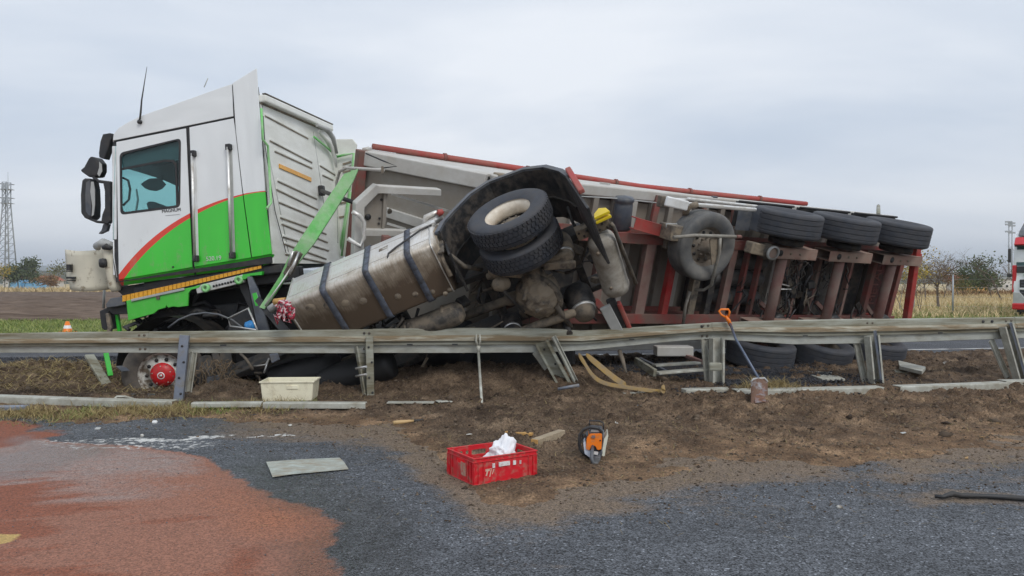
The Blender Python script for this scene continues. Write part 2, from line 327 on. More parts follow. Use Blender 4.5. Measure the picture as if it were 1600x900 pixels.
# outer skins on the near side
sk = lambda name, poly, y0=0.0, y1=.014, mt=m_liv, holes=(), bev=.006: MB().plate(poly, holes, y0, y1, XZ).build(name, mt, truck, MC, bevel=bev)
sk('roof_panel', cp([(178, 220.5), (179.5, 210), (188, 200), (205, 190), (222, 182), (240, 175.5), (270, 165), (300, 154.5), (332, 143), (364, 132), (366, 182.5), (300, 196)]), holes=())
door = sk('door', cp([(183.5, 222.5), (292, 201.2), (301.5, 417.6), (186.5, 437)]), holes=[win_in])
sk('rear_side_panel', cp([(297.5, 199.5), (366.3, 185.5), (369, 205), (379, 296), (393, 402.7), (304.5, 417)]))
sk('wind_deflector', cp([(365.8, 131.2), (403, 108), (405.5, 150), (418, 330), (426, 397), (395.2, 402.4), (381, 296), (370.5, 205)]), y0=0.002, y1=.026)
def chamfer(name, up, lo, y0=.014, y1=-.075, mt=m_liv):
    A = [inv(MC, *p, 1, y0) for p in up]; B = [inv(MC, *p, 1, y1) for p in lo]; n = len(A)
    vs = A + B + [q + V((0, -.03, 0)) for q in A] + [q + V((0, -.03, 0)) for q in B]
    fs = [(i, i + 1, n + i + 1, n + i) for i in range(n - 1)] + [(2 * n + i, 3 * n + i, 3 * n + i + 1, 2 * n + i + 1) for i in range(n - 1)]
    fs += [(0, n, 3 * n, 2 * n), (n - 1, 3 * n - 1, 4 * n - 1, 2 * n - 1)] + [(n + i, n + i + 1, 3 * n + i + 1, 3 * n + i) for i in range(n - 1)]
    fs += [(i, 2 * n + i, 2 * n + i + 1, i + 1) for i in range(n - 1)]
    return MB().add(vs, fs).build(name, mt, truck, MC, fix=True)
chamfer('door_sill', [(185, 437.4), (301.5, 418)], [(190, 446.5), (303, 429.5)])
chamfer('lower_side_panel', [(304.5, 417.4), (393, 403.1), (427, 397)], [(307, 429), (397, 418), (427.5, 411)])
# roof and front shells, curved across the width
def loft(pts, stations, push, name, mt, thick=.0, inset=0.0):
    """pts: (x,z) outline; each station y pushes the outline outwards by push(y)"""
    n = len(pts); ns = []
    for i in range(n):
        d = V(pts[min(i + 1, n - 1)]) - V(pts[max(i - 1, 0)]); nn = V((d.y, -d.x)).normalized(); ns.append(nn)
    cx, cz = 1.1, 1.1
    vs = []
    for y in stations:
        for p, nn in zip(pts, ns):
            if (V(p) - V((cx, cz))).dot(nn) < 0: nn = -nn
            q = V(p) + nn * (push(y) - inset); vs.append((q.x, y, q.y))
    m = len(stations); fs = [(j * n + i, j * n + i + 1, (j + 1) * n + i + 1, (j + 1) * n + i) for j in range(m - 1) for i in range(n - 1)]
    o = MB().add(vs, fs, True).build(name, mt, truck, MC); s = o.modifiers.new('solid', 'SOLIDIFY'); s.thickness = .012; s.offset = -1
    return o
ST = [0.004, -.02, -.06, -.14, -.3, -.7, -1.25, -1.8, -2.2, -2.36, -2.44, -2.48, -2.5]
def push(y): t = min(-y, 2.5 + y); t = max(t, 0); return .10 * (1 - math.exp(-t * 3.2)) - .012
loft(cp(top_px) + [(.0, 2.30)], ST, lambda y: push(y) * .55, 'roof', m_white)
fr = lambda y: push(y) * 1.6
loft([(2.20, 1.88), (2.25, 1.5), (2.32, .98), (2.365, .55)], ST, fr, 'windscreen', m_glass)
loft([(2.365, .55), (2.385, .3), (2.37, 0.02)], ST, fr, 'grille_panel', m_white)
MB().beam((2.2, -.03, 1.85), (2.33, -.03, .55), .06, .07).build('pillar', m_white, truck, MC, bevel=.01)
MB().beam((2.22, -.02, 1.85), (2.38, -.02, .05), .03, .05, up=(1, 0, 0)).build('pillar', m_white, truck, MC, bevel=.01)
# cab inside
mb = MB(); mb.b2((.06, -2.44, .02), (2.25, -.05, .10)); mb.build('cab_floor', m_interior, truck, MC)
MB().b2((.9, -2.44, 1.66), (2.12, -.05, 2.02)).build('headliner', m_interior, truck, MC)
def seat(y):
    s = MB(); s.box((1.15, y, .48), (.5, .5, .14)); s.box((.9, y, .85), (.14, .5, .7), Matrix.Rotation(-.12, 3, 'Y')); s.box((.84, y, 1.3), (.1, .28, .2))
    s.build('cab_seat', m_interior, truck, MC, bevel=.04)
seat(-.75); seat(-1.8)
def inner(name, pts, y, th=.03, mt=m_interior): return MB().prism([(q.x, q.z) for q in (inv(MC, a, b, 1, y) for a, b in pts)], y - th, y, XZ).build(name, mt, truck, MC, bevel=.008)
inner('interior_mirror', [(220, 288), (226, 283), (234, 279), (244, 278.5), (252, 281), (259, 288), (253, 295), (244, 298.5), (234, 297.5), (226, 294)], -.55)
inner('mirror_stem', [(245, 280), (246, 275), (253, 273), (255, 281), (251, 284)], -.56)
inner('seat_top', [(229, 318), (232, 315), (240, 315), (262, 323), (276, 331), (234, 335)], -.6)
inner('roof_locker', [(192, 262), (220, 270), (252, 280), (268, 287), (290, 297), (292, 240), (190, 244)], -.75, .12)
inner('window_seam', [(212, 296), (214, 295), (217, 312), (214, 330), (211, 330), (214, 312)], -1.0, .02, m_glassgrey)
MB().tube([inv(MC, *p, 1, -.09) for p in [(193, 278), (201, 282), (204, 295), (202, 312), (193, 321)]], .016, 8).build('grab_handle', m_black, truck, MC)
MB().b2((1.9, -2.4, .12), (2.3, -.08, .62)).build('dashboard', m_interior, truck, MC, bevel=.05)
MB().b2((.04, -2.42, .1), (.9, -.06, .55)).build('bunk', m_interior, truck, MC, bevel=.05)
MB().plate(rounded(cp([(188.8, 239.5), (189.8, 335.5), (282.6, 323.6), (284.2, 216.5)]), .07), [], -.006, -.002, XZ).build('door_window', m_glass, truck, MC)
MB().plate(rounded([(1.14, .84), (1.14, 1.69), (2.09, 1.61), (2.13, .84)], .08), [], -2.49, -2.48, XZ).build('passenger_window', m_glassfar, truck, MC)
MB().plate(rounded(cp([(188.8, 239.3), (189.6, 336), (283, 324.2), (284.6, 216.2)]), .07), [rounded(cp([(191.5, 242.5), (192.3, 332), (280.2, 320.6), (281.3, 219.5)]), .065)], .0, .017, XZ).build('window_seal', m_black, truck, MC)
fr_in = cp([(192, 262.5), (258, 249.5), (272, 250), (277, 256), (279, 321)], -.0)
fr_in2 = cp([(276, 321.3), (274.2, 259), (270, 253.5), (258, 253), (192, 266)], -.0)
MB().plate(fr_in + fr_in2, [], -.012, .004, XZ).build('sliding_frame', m_black, truck, MC)
MB().plate(cp([(192, 243), (262, 229), (278, 228), (281, 240), (279, 250), (192, 262)]), [], -.045, -.038, XZ).build('sun_blind', m_interior, truck, MC)
# grab rails, badge, door details
for k, (t0, b0) in enumerate([((300.5, 240), (304.5, 404)), ((356.3, 230), (361.5, 399))]):
    A, B = inv(MC, *t0, 1, .06), inv(MC, *b0, 1, .06)
    MB().beam(inv(MC, t0[0] + 4.5, t0[1], 1, .016), inv(MC, b0[0] + 4, b0[1], 1, .016), .045, .006, up=(0, 1, 0)).build('rail_recess', m_glassgrey if k else m_white, truck, MC)
    rl = MB().tube([A, B], .019, 12).build('grab_rail', m_alubright, truck, MC)
    for q in (A, B): MB().box(q - V((0.005, .02, 0)), (.075, .075, .085)).build('rail_bracket', m_black, rl, MC, bevel=.012)
MB().lathe([(0, .018), (.012, .018), (.012, .0)], inv(MC, 271, 417, 1, .014), (0, 1, 0), 10).build('lock_barrel', m_black, truck, MC)
def text(s, loc, size, mt, parent, M, rot, ext=.002, name='lettering'):
    cu = bpy.data.curves.new(name, 'FONT'); cu.body = s; cu.size = size; cu.extrude = ext; cu.align_x = 'CENTER'; cu.align_y = 'CENTER'
    cu.materials.append(mt); tmp = bpy.data.objects.new(name, cu); COL.objects.link(tmp); bpy.context.view_layer.update()
    me = bpy.data.meshes.new_from_object(tmp.evaluated_get(bpy.context.evaluated_depsgraph_get())); bpy.data.objects.remove(tmp); me.name = name
    if not me.materials: me.materials.append(mt)
    return link(name, me, parent, M @ Matrix.Translation(loc) @ rot)
RT = Matrix(((-1, 0, 0, 0), (0, 0, 1, 0), (0, 1, 0, 0), (0, 0, 0, 1)))       # reading left to right on the near side: x is -x, up is z, out is +y
text('MAGNUM', inv(MC, 268, 329, 1, .017), .065, m_black, truck, MC, RT)
MB().beam(inv(MC, 259, 337, 1, .016), inv(MC, 281, 335, 1, .016), .003, .003).build('badge_line', m_black, truck, MC)
text('520.19', inv(MC, 334, 404, 1, .017), .085, m_alubright, truck, MC, RT, .004)
# reflector strip and steps
mb = MB()
for i in range(33):
    a, b_ = i / 33, (i + .84) / 33
    P = lambda t, e: inv(MC, 191 + (409 - 191) * t, 462 + (414.5 - 462) * t + e, 1, -.02)
    A0, A1, B0, B1 = P(a, 0), P(b_, 0), P(a, 9.5 - 5 * a), P(b_, 9.5 - 5 * a)
    o = V((0, -.015, 0)); mb.add([A0, A1, B1, B0, A0 + o, A1 + o, B1 + o, B0 + o], [(0, 1, 2, 3), (4, 7, 6, 5), (0, 4, 5, 1), (1, 5, 6, 2), (2, 6, 7, 3), (3, 7, 4, 0)])
mb.build('reflector_strip', m_amber, truck, MC)
MB().beam(inv(MC, 190, 467.5, 1, -.05), inv(MC, 410, 417.5, 1, -.05), .02, .095, up=(0, 0, 1)).build('strip_backing', m_black, truck, MC)
sk('step_panel', cp([(197, 470), (300, 448.5), (314, 445), (310, 450), (298, 453), (294, 459), (293, 478), (278, 480), (270, 479), (262, 481), (260, 477), (258, 481), (247, 484), (240, 490), (218, 496), (200, 501)], .0), y0=-.03, y1=.0, mt=mat('fresh_green', (.075, .52, .055), .3, var=.06, dirt=(.2, .4, .15), da=.15, ds=6, coat=.3))
MB().beam(inv(MC, 205, 469.5, 1, .012), inv(MC, 288, 451.5, 1, .012), .02, .035).build('step_edge', m_glassgrey, truck, MC, bevel=.006)
MB().box(inv(MC, 247, 465, 1, .005), (.05, .02, .05)).build('step_catch', m_grime, truck, MC)
pst = MB().beam(inv(MC, 308, 453, 1, -.03), inv(MC, 382, 435, 1, -.03), .05, .11).build('perforated_step', m_alubright, truck, MC, bevel=.008)
for i in range(9):
    t = i / 8; q = inv(MC, 334 + 36 * t, 447 - 8.5 * t, 1, 0)
    MB().lathe([(0, .006), (.017, .006), (.017, 0)], q, (0, 1, 0), 8).build('step_hole', m_black, pst, MC)
for q in (((322, 450)), ((374, 437.5))):
    c = inv(MC, *q, 1, 0.004); MB().lathe([(.022, 0), (.022, .03), (.06, .03), (.06, 0)], c, (0, 1, 0), 16).build('step_boss', m_greenold, truck, MC)
sk('corner_bracket', cp([(380, 429), (411, 424), (410, 430), (393, 431), (385, 436), (378, 438)]), y0=-.04, y1=.02, mt=m_green)
# front corner, mirrors, visor, aerials
MB().lathe([(0, -.36), (.06, -.35), (.09, -.28), (.08, .2), (.09, .26), (.07, .32), (0, .33)], inv(MC, 174, 417, 1, -.12), (0.12, 0, 1), 20).build('corner_panel', m_flap, truck, MC)
MB().lathe([(0, -.05), (.06, -.04), (.07, 0), (.06, .04), (0, .05)], inv(MC, 161, 411, 1, -.0), (.6, .8, 0), 16).build('corner_lamp', m_black, truck, MC)
MB().tube([inv(MC, 152, 385, 1, -.2), inv(MC, 162, 380, 1, -.1), inv(MC, 175, 381, 1, -.02)], [.06, .07, .03], 10).build('wiper_cover', m_glassgrey, truck, MC)
MB().tube([inv(MC, *p, 1, -.02) for p in [(161, 387), (168, 385), (174, 388)]], [.03, .05, .03], 8).build('rubber_boot', m_black, truck, MC)
pl = lambda name, pts, y0, y1, mt, bev=.012, parent=truck: MB().plate(cp(pts, (y0 + y1) / 2), [], y0, y1, XZ).build(name, mt, parent, MC, bevel=bev)
pl('sun_visor', [(166, 211), (178, 209), (178.5, 219), (175, 230), (168, 250), (160, 247), (159.5, 240), (162, 222)], -.10, .02, m_black)
mr_ = pl('front_mirror', [(146, 249), (149, 246), (155, 247), (162, 256), (162, 268), (158, 277), (146, 278), (135, 270), (133, 267), (139, 262)], -.20, -.02, m_black, .03)
pl('mirror_glass', [(156, 253), (160, 257), (160.5, 268), (156, 276), (153, 272), (156, 262)], -.02, -.012, m_glassgrey, 0, mr_)
big = pl('wing_mirror', [(135, 282), (139, 279.5), (149, 280), (152, 296), (153, 320), (152, 340), (147, 345), (138, 341), (133, 334), (132.5, 305)], -.16, .02, m_black, .03)
pl('mirror_glass', [(143, 284), (147, 284), (149, 297), (149, 320), (147, 336), (144, 338), (145, 322), (142, 300)], .02, .027, m_glassgrey, 0, big)
pl('mirror_glass', [(135.5, 285), (141, 282), (142, 300), (143, 322), (142, 337), (139, 336), (134.6, 330), (134, 305)], .02, .025, m_canister, 0, big)
MB().tube([inv(MC, *p, 1, 0.0) for p in [(147, 277), (155, 283.5), (174, 286)]], .022, 8).build('mirror_arm', m_black, truck, MC)
MB().tube([inv(MC, *p, 1, 0.0) for p in [(141, 342), (152, 346.5), (170, 348.5)]], .018, 8).build('mirror_arm', m_black, truck, MC)
pl('mirror_mount', [(164, 284), (175.5, 284), (175, 345), (172, 350), (161, 347), (163, 335), (167, 325), (167, 300)], -.06, .02, m_black)
pl('pillar_trim', [(164, 350), (172, 350), (169, 361), (158, 366), (156, 365), (161, 360)], -.12, -.05, m_canister)
an = MB().lathe([(0, -.02), (.028, -.02), (.03, .02), (0, .03)], inv(MC, 219.5, 191, 1, .03), (0, 1, 0), 14).build('aerial_base', m_black, truck, MC)
MB().tube([inv(MC, *p, 1, .04) for p in [(219, 190), (221, 176), (222.5, 157), (231, 105)]], [.012, .013, .010, .003], 6).build('aerial', m_black, truck, MC)
MB().tube([inv(MC, 320, 137, 1, -.6), inv(MC, 326, 123, 1, -.6)], .007, 6).build('aerial', m_glassgrey, truck, MC)
# back wall of the cab
back = MB().b2((-.02, -2.48, .02), (.02, -.02, 2.24)).build('back_wall', m_wall, truck, MC)
def bline(pts, x, r, name, mt, parent=truck, seg=8): return MB().tube([inv(MC, a, b, 0, x) for a, b in pts], r, seg).build(name, mt, parent, MC)
ribs = [((414.5, 179), (482, 215)), ((422, 218), (488, 252.5)), ((429.5, 234.5), (488, 261.5)), ((434, 281), (495.5, 309.5)), ((432, 294), (497, 326)), ((435.5, 314), (500, 341)),
        ((438, 338), (510, 364)), ((440, 348), (512, 377)), ((442, 368), (514, 390)), ((444, 379), (510, 403)), ((446, 395), (520, 412)), ((500, 257), (524, 272)), ((504, 272), (521, 280))]
for a, b_ in ribs:
    p, q = inv(MC, *a, 0, -.022), inv(MC, *b_, 0, -.022)
    rb = MB().beam(p, q, .02, .032).build('rib', m_wall, back, MC, bevel=.006)
    MB().beam(p - V((0, 0, .022)), q - V((0, 0, .022)), .012, .012).build('rib_shadow_gap', m_grime, back, MC) if False else None
for a, b_ in ribs: # a thin dark strip runs just below each rib
    p, q = inv(MC, *a, 0, -.026), inv(MC, *b_, 0, -.026)
    MB().beam(p + V((0, 0, -.024)), q + V((0, 0, -.024)), .006, .014).build('sealant_joint', m_mudmetal, back, MC)
for a, b_ in [((490, 206), (510, 345)), ((418, 230), (452, 400)), ((526, 250), (528, 380)), ((411, 165), (416, 300))]:
    bline([a, b_], -.022, .006, 'seam', m_glassgrey, back, 6)
st = MB().beam(inv(MC, 437, 259.5, 0, -.03), inv(MC, 486.5, 281, 0, -.03), .012, .06).build('orange_marker', m_amber, back, MC)
for k in range(4):
    for a in ((417, 185), (500, 245), (440, 300), (505, 335)):
        pass
MB().beam((-.05, .0, 2.245), (-.05, -2.3, 2.245), .13, .10, up=(0, 0, 1)).build('roof_edge', m_wall, truck, MC, bevel=.02)
MB().beam((-.09, .0, 2.305), (-.09, -2.3, 2.305), .05, .014).build('roof_seal', m_grime, truck, MC)
MB().beam((-.02, -.02, 2.185), (-.02, -2.4, 2.185), .05, .018).build('gutter', m_mudmetal, truck, MC)
MB().tube([inv(MC, *p, 0, -.16) for p in [(496, 196), (512, 203), (521, 216), (527, 240)]], [.025, .045, .04, .02], 10).build('torn_seal', m_glassgrey, truck, MC)
MB().tube([inv(MC, *p, 0, -.10) for p in [(500, 206), (514, 222), (522, 240), (526, 262)]], [.03, .05, .04, .02], 8).build('torn_seal', m_wall, truck, MC)
d2 = lambda pts, y=-2.47: [(q.x, q.z) for q in (inv(MC, a, b, 1, y) for a, b in pts)]
MB().plate(d2([(516, 218), (551, 217.5), (558, 226), (553, 262), (548, 330), (541, 400), (526, 404), (520, 300)]), [], -2.50, -2.46, XZ).build('far_deflector', m_wall, truck, MC, bevel=.008)
for p, q in [((536, 257), (549, 253)), ((536, 263), (549, 260)), ((536, 269), (548, 267)), ((528, 300), (545, 298)), ((528, 318), (543, 316)), ((527, 340), (542, 338))]:
    MB().beam(inv(MC, *p, 1, -2.45), inv(MC, *q, 1, -2.45), .012, .03).build('louvre', m_mudmetal, truck, MC)
bline([(409, 170), (410.5, 200), (411, 218), (419, 228), (421, 260), (424, 317), (417, 326)], -.10, .017, 'green_pipe', m_greenold)
bline([(491, 214), (508, 228), (527, 245)], -.08, .017, 'green_pipe', m_greenold)
MB().tube([inv(MC, *p, 1, -2.40) for p in [(527, 245), (540, 242), (553, 240), (551, 262), (546, 300), (538, 350), (530, 396)]], .02, 8).build('green_pipe', m_greenold, truck, MC)
MB().tube([inv(MC, *p, 1, -2.36) for p in [(548, 300), (540, 350), (534, 400)]], .018, 8).build('green_pipe', m_greenold, truck, MC)
bline([(412, 182), (415, 230), (430, 330), (447, 395)], -.05, .006, 'cable', m_black)
MB().box(inv(MC, 503, 298, 0, -.06), (.08, .12, .16)).build('air_coupling', m_black, truck, MC, bevel=.02)
MB().tube([MC @ inv(MC, 503, 298, 0, -.1), at(520, 305, 10.9), at(555, 317, 10.4)], .03, 10).build('air_hose', m_black, truck)
MB().tube([at(527, 310, 11), at(526, 285, 10.9), at(531, 268, 10.8), at(542, 262.5, 10.6), at(599, 266, 9.6)], .022, 10).build('hose_arm', m_alu, truck)
MB().box(at(598, 266, 9.58), (.03, .03, .09)).build('arm_end', m_grime, truck)
# green side skirt broken off, leaning across
def ribbon(name, L_, R_, th, mt, parent=truck, M=MI):
    n = len(L_); vs = [V(p) for p in L_] + [V(p) for p in R_]; b2_ = [p + V((0, th, 0)) for p in vs]; vs2 = vs + b2_
    fs = []
    for i in range(n - 1):
        fs += [(i, i + 1, n + i + 1, n + i), (2 * n + i, 3 * n + i, 3 * n + i + 1, 2 * n + i + 1), (i, 2 * n + i, 2 * n + i + 1, i + 1), (n + i, n + i + 1, 3 * n + i + 1, 3 * n + i)]
    fs += [(0, n, 3 * n, 2 * n), (n - 1, 3 * n - 1, 4 * n - 1, 2 * n - 1)]
    return MB().add(vs2, fs).build(name, mt, parent, M)
ribbon('side_skirt', [at(559, 264, 10.2), at(538, 272, 10.15), at(507, 317, 10.1), at(470, 372, 9.95), at(452, 400, 9.9), at(435, 436, 9.85)],
       [at(559.5, 266, 10.2), at(551, 285, 10.2), at(525, 327, 10.15), at(491, 380, 10.05), at(466, 411, 10.0), at(446, 436, 9.9)], .04, m_greenold)
ribbon('side_skirt', [at(436, 433, 9.85), at(420, 458, 9.8), at(405, 480, 9.78)], [at(447, 433, 9.9), at(428, 462, 9.85), at(413, 483, 9.8)], .05, m_greenold)
MB().tube([at(414, 478, 9.74), at(436, 447, 9.75), at(462, 408, 9.8)], .012, 6).build('skirt_rod', m_alubright, truck)
MB().tube([at(452, 428, 9.74), at(460, 412, 9.75), at(468, 394, 9.8), at(458, 393, 9.8), at(450, 415, 9.78)], .02, 6).build('skirt_rod', m_steel, truck)
MB().box(at(458, 412, 9.86), (.10, .05, .34), Matrix.Rotation(.5, 3, 'Y')).build('skirt_clip', m_grime, truck, bevel=.01)
ribbon('bracket_plate', [at(394, 459, 10.05), at(399, 478, 10.05)], [at(400, 457, 10.05), at(406, 477, 10.05)], .03, m_green)
ribbon('bracket_plate', [at(386, 432, 10.3), at(390, 452, 10.2), at(403, 516, 10.1)], [at(393, 432, 10.3), at(402, 450, 10.2), at(420, 516, 10.1)], .04, m_canister)
ribbon('bracket_plate', [at(398, 470, 9.9), at(412, 488, 9.8), at(436, 516, 9.7)], [at(404, 464, 9.9), at(422, 482, 9.8), at(452, 516, 9.7)], .04, m_black)
MB().tube([at(421, 484, 9.7), at(437, 473, 9.7)], .05, 10).build('pipe_stub', m_glassgrey, truck)
MB().tube([at(429, 472, 9.6), at(447, 470, 9.55)], .045, 10).build('pipe_stub', m_woodend, truck)
MB().tube([at(402, 516, 9.6), at(360, 510, 9.9), at(356, 498, 9.9), at(388, 482, 9.8), at(402, 516, 9.6)], .014, 6).build('battery_box_edge', m_steel, truck)
MB().lathe([(0, -.05), (.07, -.04), (.08, 0), (.05, .05), (0, .06)], at(391, 509, 9.9), (.6, -.2, .8), 12).build('blue_cap', m_bluebit, truck)
# red and white barrier tape, crumpled
rr = random.Random(3); mb = MB()
for k in range(12):
    c = at(446 + rr.uniform(-11, 9), 479 + rr.uniform(-8, 12), 8.95); pts = []
    for j in range(7):
        pts.append(c + V((rr.uniform(-.07, .07), rr.uniform(-.04, .04), rr.uniform(-.13, .07))))
    mb.tube(pts, [.004, .018, .010, .02, .012, .018, .004], 5)
def tape_mat():
    m = mat('barrier_tape', (.6, .05, .08), .45); t = m.node_tree; b = t.nodes['Principled BSDF']; n = t.nodes.new; l = t.links.new
    v = n('ShaderNodeTexVoronoi'); v.inputs['Scale'].default_value = 42; r = n('ShaderNodeValToRGB'); r.color_ramp.interpolation = 'CONSTANT'
    r.color_ramp.elements[0].color = (.42, .03, .06, 1); r.color_ramp.elements[1].color = (.60, .45, .47, 1); r.color_ramp.elements[1].position = .62
    sp = n('ShaderNodeSeparateColor'); l(v.outputs['Color'], sp.inputs[0]); l(n('ShaderNodeTexCoord').outputs['Object'], v.inputs['Vector']); l(sp.outputs[0], r.inputs[0]); l(r.outputs[0], b.inputs['Base Color']); return m
tp = mb.build('barrier_tape', tape_mat()); tag(tp, 'crumpled red and white barrier tape caught at the lower end of the fuel tank', 'barrier tape')

# ------------------------------------------------------------------ wheels
def tyre_mb(R, W, ri, seg=72, grooves=(), blocks=0, bead=.0):
    """axis y, centre at the origin; grooves: tuple of (t, halfwidth); blocks: number of lugs around"""
    hw = W / 2; mb = MB()
    prof = [(ri, -hw * .72), (ri + .02, -hw * .80), (ri + (R - ri) * .35, -hw * .97), (ri + (R - ri) * .65, -hw), (R - .045, -hw * .97), (R - .016, -hw * .90), (R - .002, -hw * .80)]
    for g, gw in grooves:
        prof += [(R, g - gw - .004), (R, g - gw), (R - .014, g - gw * .8), (R - .014, g + gw * .8), (R, g + gw), (R, g + gw + .004)]
    prof += [(r, -t) for r, t in reversed(prof[:7])]
    mb.lathe(prof, (0, 0, 0), (0, 1, 0), seg)
    if blocks:
        for k in range(blocks):
            for row in range(4):
                t0 = -hw * .86 + (hw * 1.72) * row / 4; t1 = t0 + hw * 1.72 / 4 * .82
                a = 2 * math.pi * (k + (.5 if row % 2 else 0)) / blocks; b_ = a + 2 * math.pi / blocks * .74; sk_ = .012 * (1 if row % 2 else -1)
                vs = []
                for r in (R - .01, R + .011):
                    for (t, aa) in ((t0, a), (t1, a + sk_), (t1, b_ + sk_), (t0, b_)):
                        rr_ = r - (.014 if abs(t) > hw * .8 else 0); vs.append((rr_ * math.cos(aa), t, rr_ * math.sin(aa)))
                mb.add(vs, [(4, 5, 6, 7), (0, 1, 5, 4), (1, 2, 6, 5), (2, 3, 7, 6), (3, 0, 4, 7)])
    return mb
def rim_mb(ri, W, face, deep=True, s=1):
    """face: y of the disc; s: side the outside of the wheel is on"""
    hw = W / 2 * .74; mb = MB()
    mb.lathe([(ri + .012, hw), (ri + .016, hw - .012), (ri - .008, hw - .03), (ri - .03, hw - .06), (ri - .045, 0), (ri - .03, -hw + .05), (ri + .012, -hw)], (0, 0, 0), (0, s, 0), 56)
    mb.lathe([(ri - .035, face), (ri - .07, face + .012 * (1 if deep else -1)), (.17, face + .02), (.165, face + .035), (.09, face + .035), (.085, face + .07), (0, face + .08)], (0, 0, 0), (0, s, 0), 56)
    return mb
def wheel(parent, M, R, W, ri, face, mt_t, mt_r, s=1, grooves=(), blocks=0, holes=10, name='wheel'):
    e = link(name, None, parent, M)
    tyre_mb(R, W, ri, 84, grooves, blocks).build('tyre', mt_t, e, M, fix=True)
    rim_mb(ri, W, face, s=s).build('rim', mt_r, e, M, fix=True)
    for k in range(holes):
        a = 2 * math.pi * k / holes
        MB().lathe([(0, face + .032), (.024, face + .03), (.024, face)], (.205 * math.cos(a), 0, .205 * math.sin(a)), (0, s, 0), 10).build('hand_hole', m_blackdirty, e, M)
        MB().lathe([(0, face + .07), (.014, face + .07), (.014, face + .03)], (.135 * math.cos(a + .2), 0, .135 * math.sin(a + .2)), (0, s, 0), 6).build('wheel_nut', m_grime, e, M)
    return e
TR = Matrix.Translation
GD = tuple((t, .006) for t in (-.07, 0, .07))
wheel(truck, MR @ TR((0, 1.03, 0)), .505, .285, .29, -.11, m_tyre, m_rim, 1, GD, 54)
wheel(truck, MR @ TR((0, .665, 0)), .505, .285, .29, .09, m_tyre, m_rim, 1, GD, 54)
for a in (2.0, 2.75):   # two studs showing deep in the outer rim
    MB().lathe([(0, .02), (.026, .015), (.03, -.06)], (0.135 * math.cos(a + 2.1), .98, 0.135 * math.sin(a + 2.1)), (0, 1, 0), 12).build('wheel_stud', m_black, truck, MR)
# steered front wheel under the cab
MF = Matrix.Translation(at(256, 584, 10.2)) @ rotm(math.radians(186), math.radians(4), math.radians(-6))
fw = wheel(truck, MF, .50, .30, .30, .02, m_tyredirty, m_rimwhite, 1, ((-.08, .006), (0, .006), (.08, .006)), 0, 10, 'front_wheel')
MB().lathe([(0, .125), (.06, .125), (.10, .115), (.145, .085), (.165, .05)], (0, 0, 0), (0, 1, 0), 24).build('hub_cap', m_hubred, fw, MF)
MB().lathe([(.0, .133), (.022, .132), (.022, .12)], (0, 0, 0), (0, 1, 0), 4).build('hub_emblem', m_alubright, fw, MF)
MB().lathe([(.036, .128), (.048, .128), (.048, .11)], (0, 0, 0), (0, 1, 0), 20).build('hub_ring', m_white, fw, MF)
for k in range(5):
    a = 2 * math.pi * k / 5 + .3; MB().lathe([(0, .11), (.008, .11), (.008, .09)], (.12 * math.cos(a), 0, .12 * math.sin(a)), (0, 1, 0), 6).build('cap_screw', m_rimwhite, fw, MF)
MFR = Matrix.Translation((-4.0, 12.6, .42)) @ rotm(math.radians(176), 0, 0)
wheel(truck, MFR, .50, .30, .30, .02, m_tyredirty, m_rimgrey, -1, (), 0, 8, 'front_wheel')

# ------------------------------------------------------------------ rear chassis in its own rolled frame
rp = lambda name, f, mt, bev=.0, parent=truck, label=None: f.build(name, mt, parent, MR, bevel=bev, label=label)
for s in (-1, 1): rp('frame_rail', MB().b2((-1.05, s * .40 - .04, .12), (4.3, s * .40 + .04, .42)), m_blackdirty, .01)
for x in (-.55, .6, 1.8, 3.0): rp('cross_member', MB().b2((x - .05, -.37, .15), (x + .05, .37, .38)), m_blackdirty, .01)
rp('axle', MB().tube([(0, -1.0, 0), (0, -.3, 0), (0, -.12, 0), (0, .3, 0), (0, 1.0, 0)], [.09, .09, .12, .09, .09], 16), m_grime)
rp('differential', MB().lathe([(0, -.38), (.08, -.38), (.10, -.30), (.16, -.26), (.24, -.16), (.30, -.02), (.29, .10), (.22, .20), (.10, .26), (0, .27)], (0.06, -.08, -.03), (.55, .05, -.82), 28), m_mudmetal)
rp('diff_rib', MB().tube([(.06, .16, .02), (.16, .14, -.16), (.24, .06, -.26)], .03, 8), m_mudmetal)
rp('diff_rib', MB().tube([(-.16, -.16, -.04), (.0, -.14, -.24), (.16, -.12, -.32)], .03, 8), m_mudmetal)
rp('axle_casing', MB().tube([(.02, -.40, 0), (.04, -.2, -.03), (.04, .1, -.03), (.02, .36, 0)], [.10, .22, .20, .10], 20), m_mudmetal)
rp('diff_cover', MB().lathe([(.29, -.04), (.325, -.02), (.32, .02), (.26, .04)], (0.06, -.08, -.06), (.55, .05, -.82), 28), m_grime)
for k in range(14):
    a = 2 * math.pi * k / 14; ax_ = V((.55, .05, -.82)).normalized(); e1 = ax_.orthogonal().normalized(); e2 = ax_.cross(e1)
    c = V((.06, -.08, -.06)) + (e1 * math.cos(a) + e2 * math.sin(a)) * .305 + ax_ * .02
    rp('bolt', MB().lathe([(0, .018), (.012, .018), (.012, 0)], c, ax_, 6), m_mudmetal)
rp('drain_plug', MB().lathe([(0, .04), (.025, .04), (.03, 0), (.03, -.03)], V((.06, -.08, -.03)) + V((.55, .05, -.82)).normalized() * .21 + V((0, .06, 0)), (.55, .05, -.82), 8), m_grime)
rp('drive_shaft', MB().tube([(.25, -.05, .06), (.45, -.05, .10), (.5, -.05, .1), (2.8, -.05, .2)], [.09, .09, .06, .06], 16), m_grime)
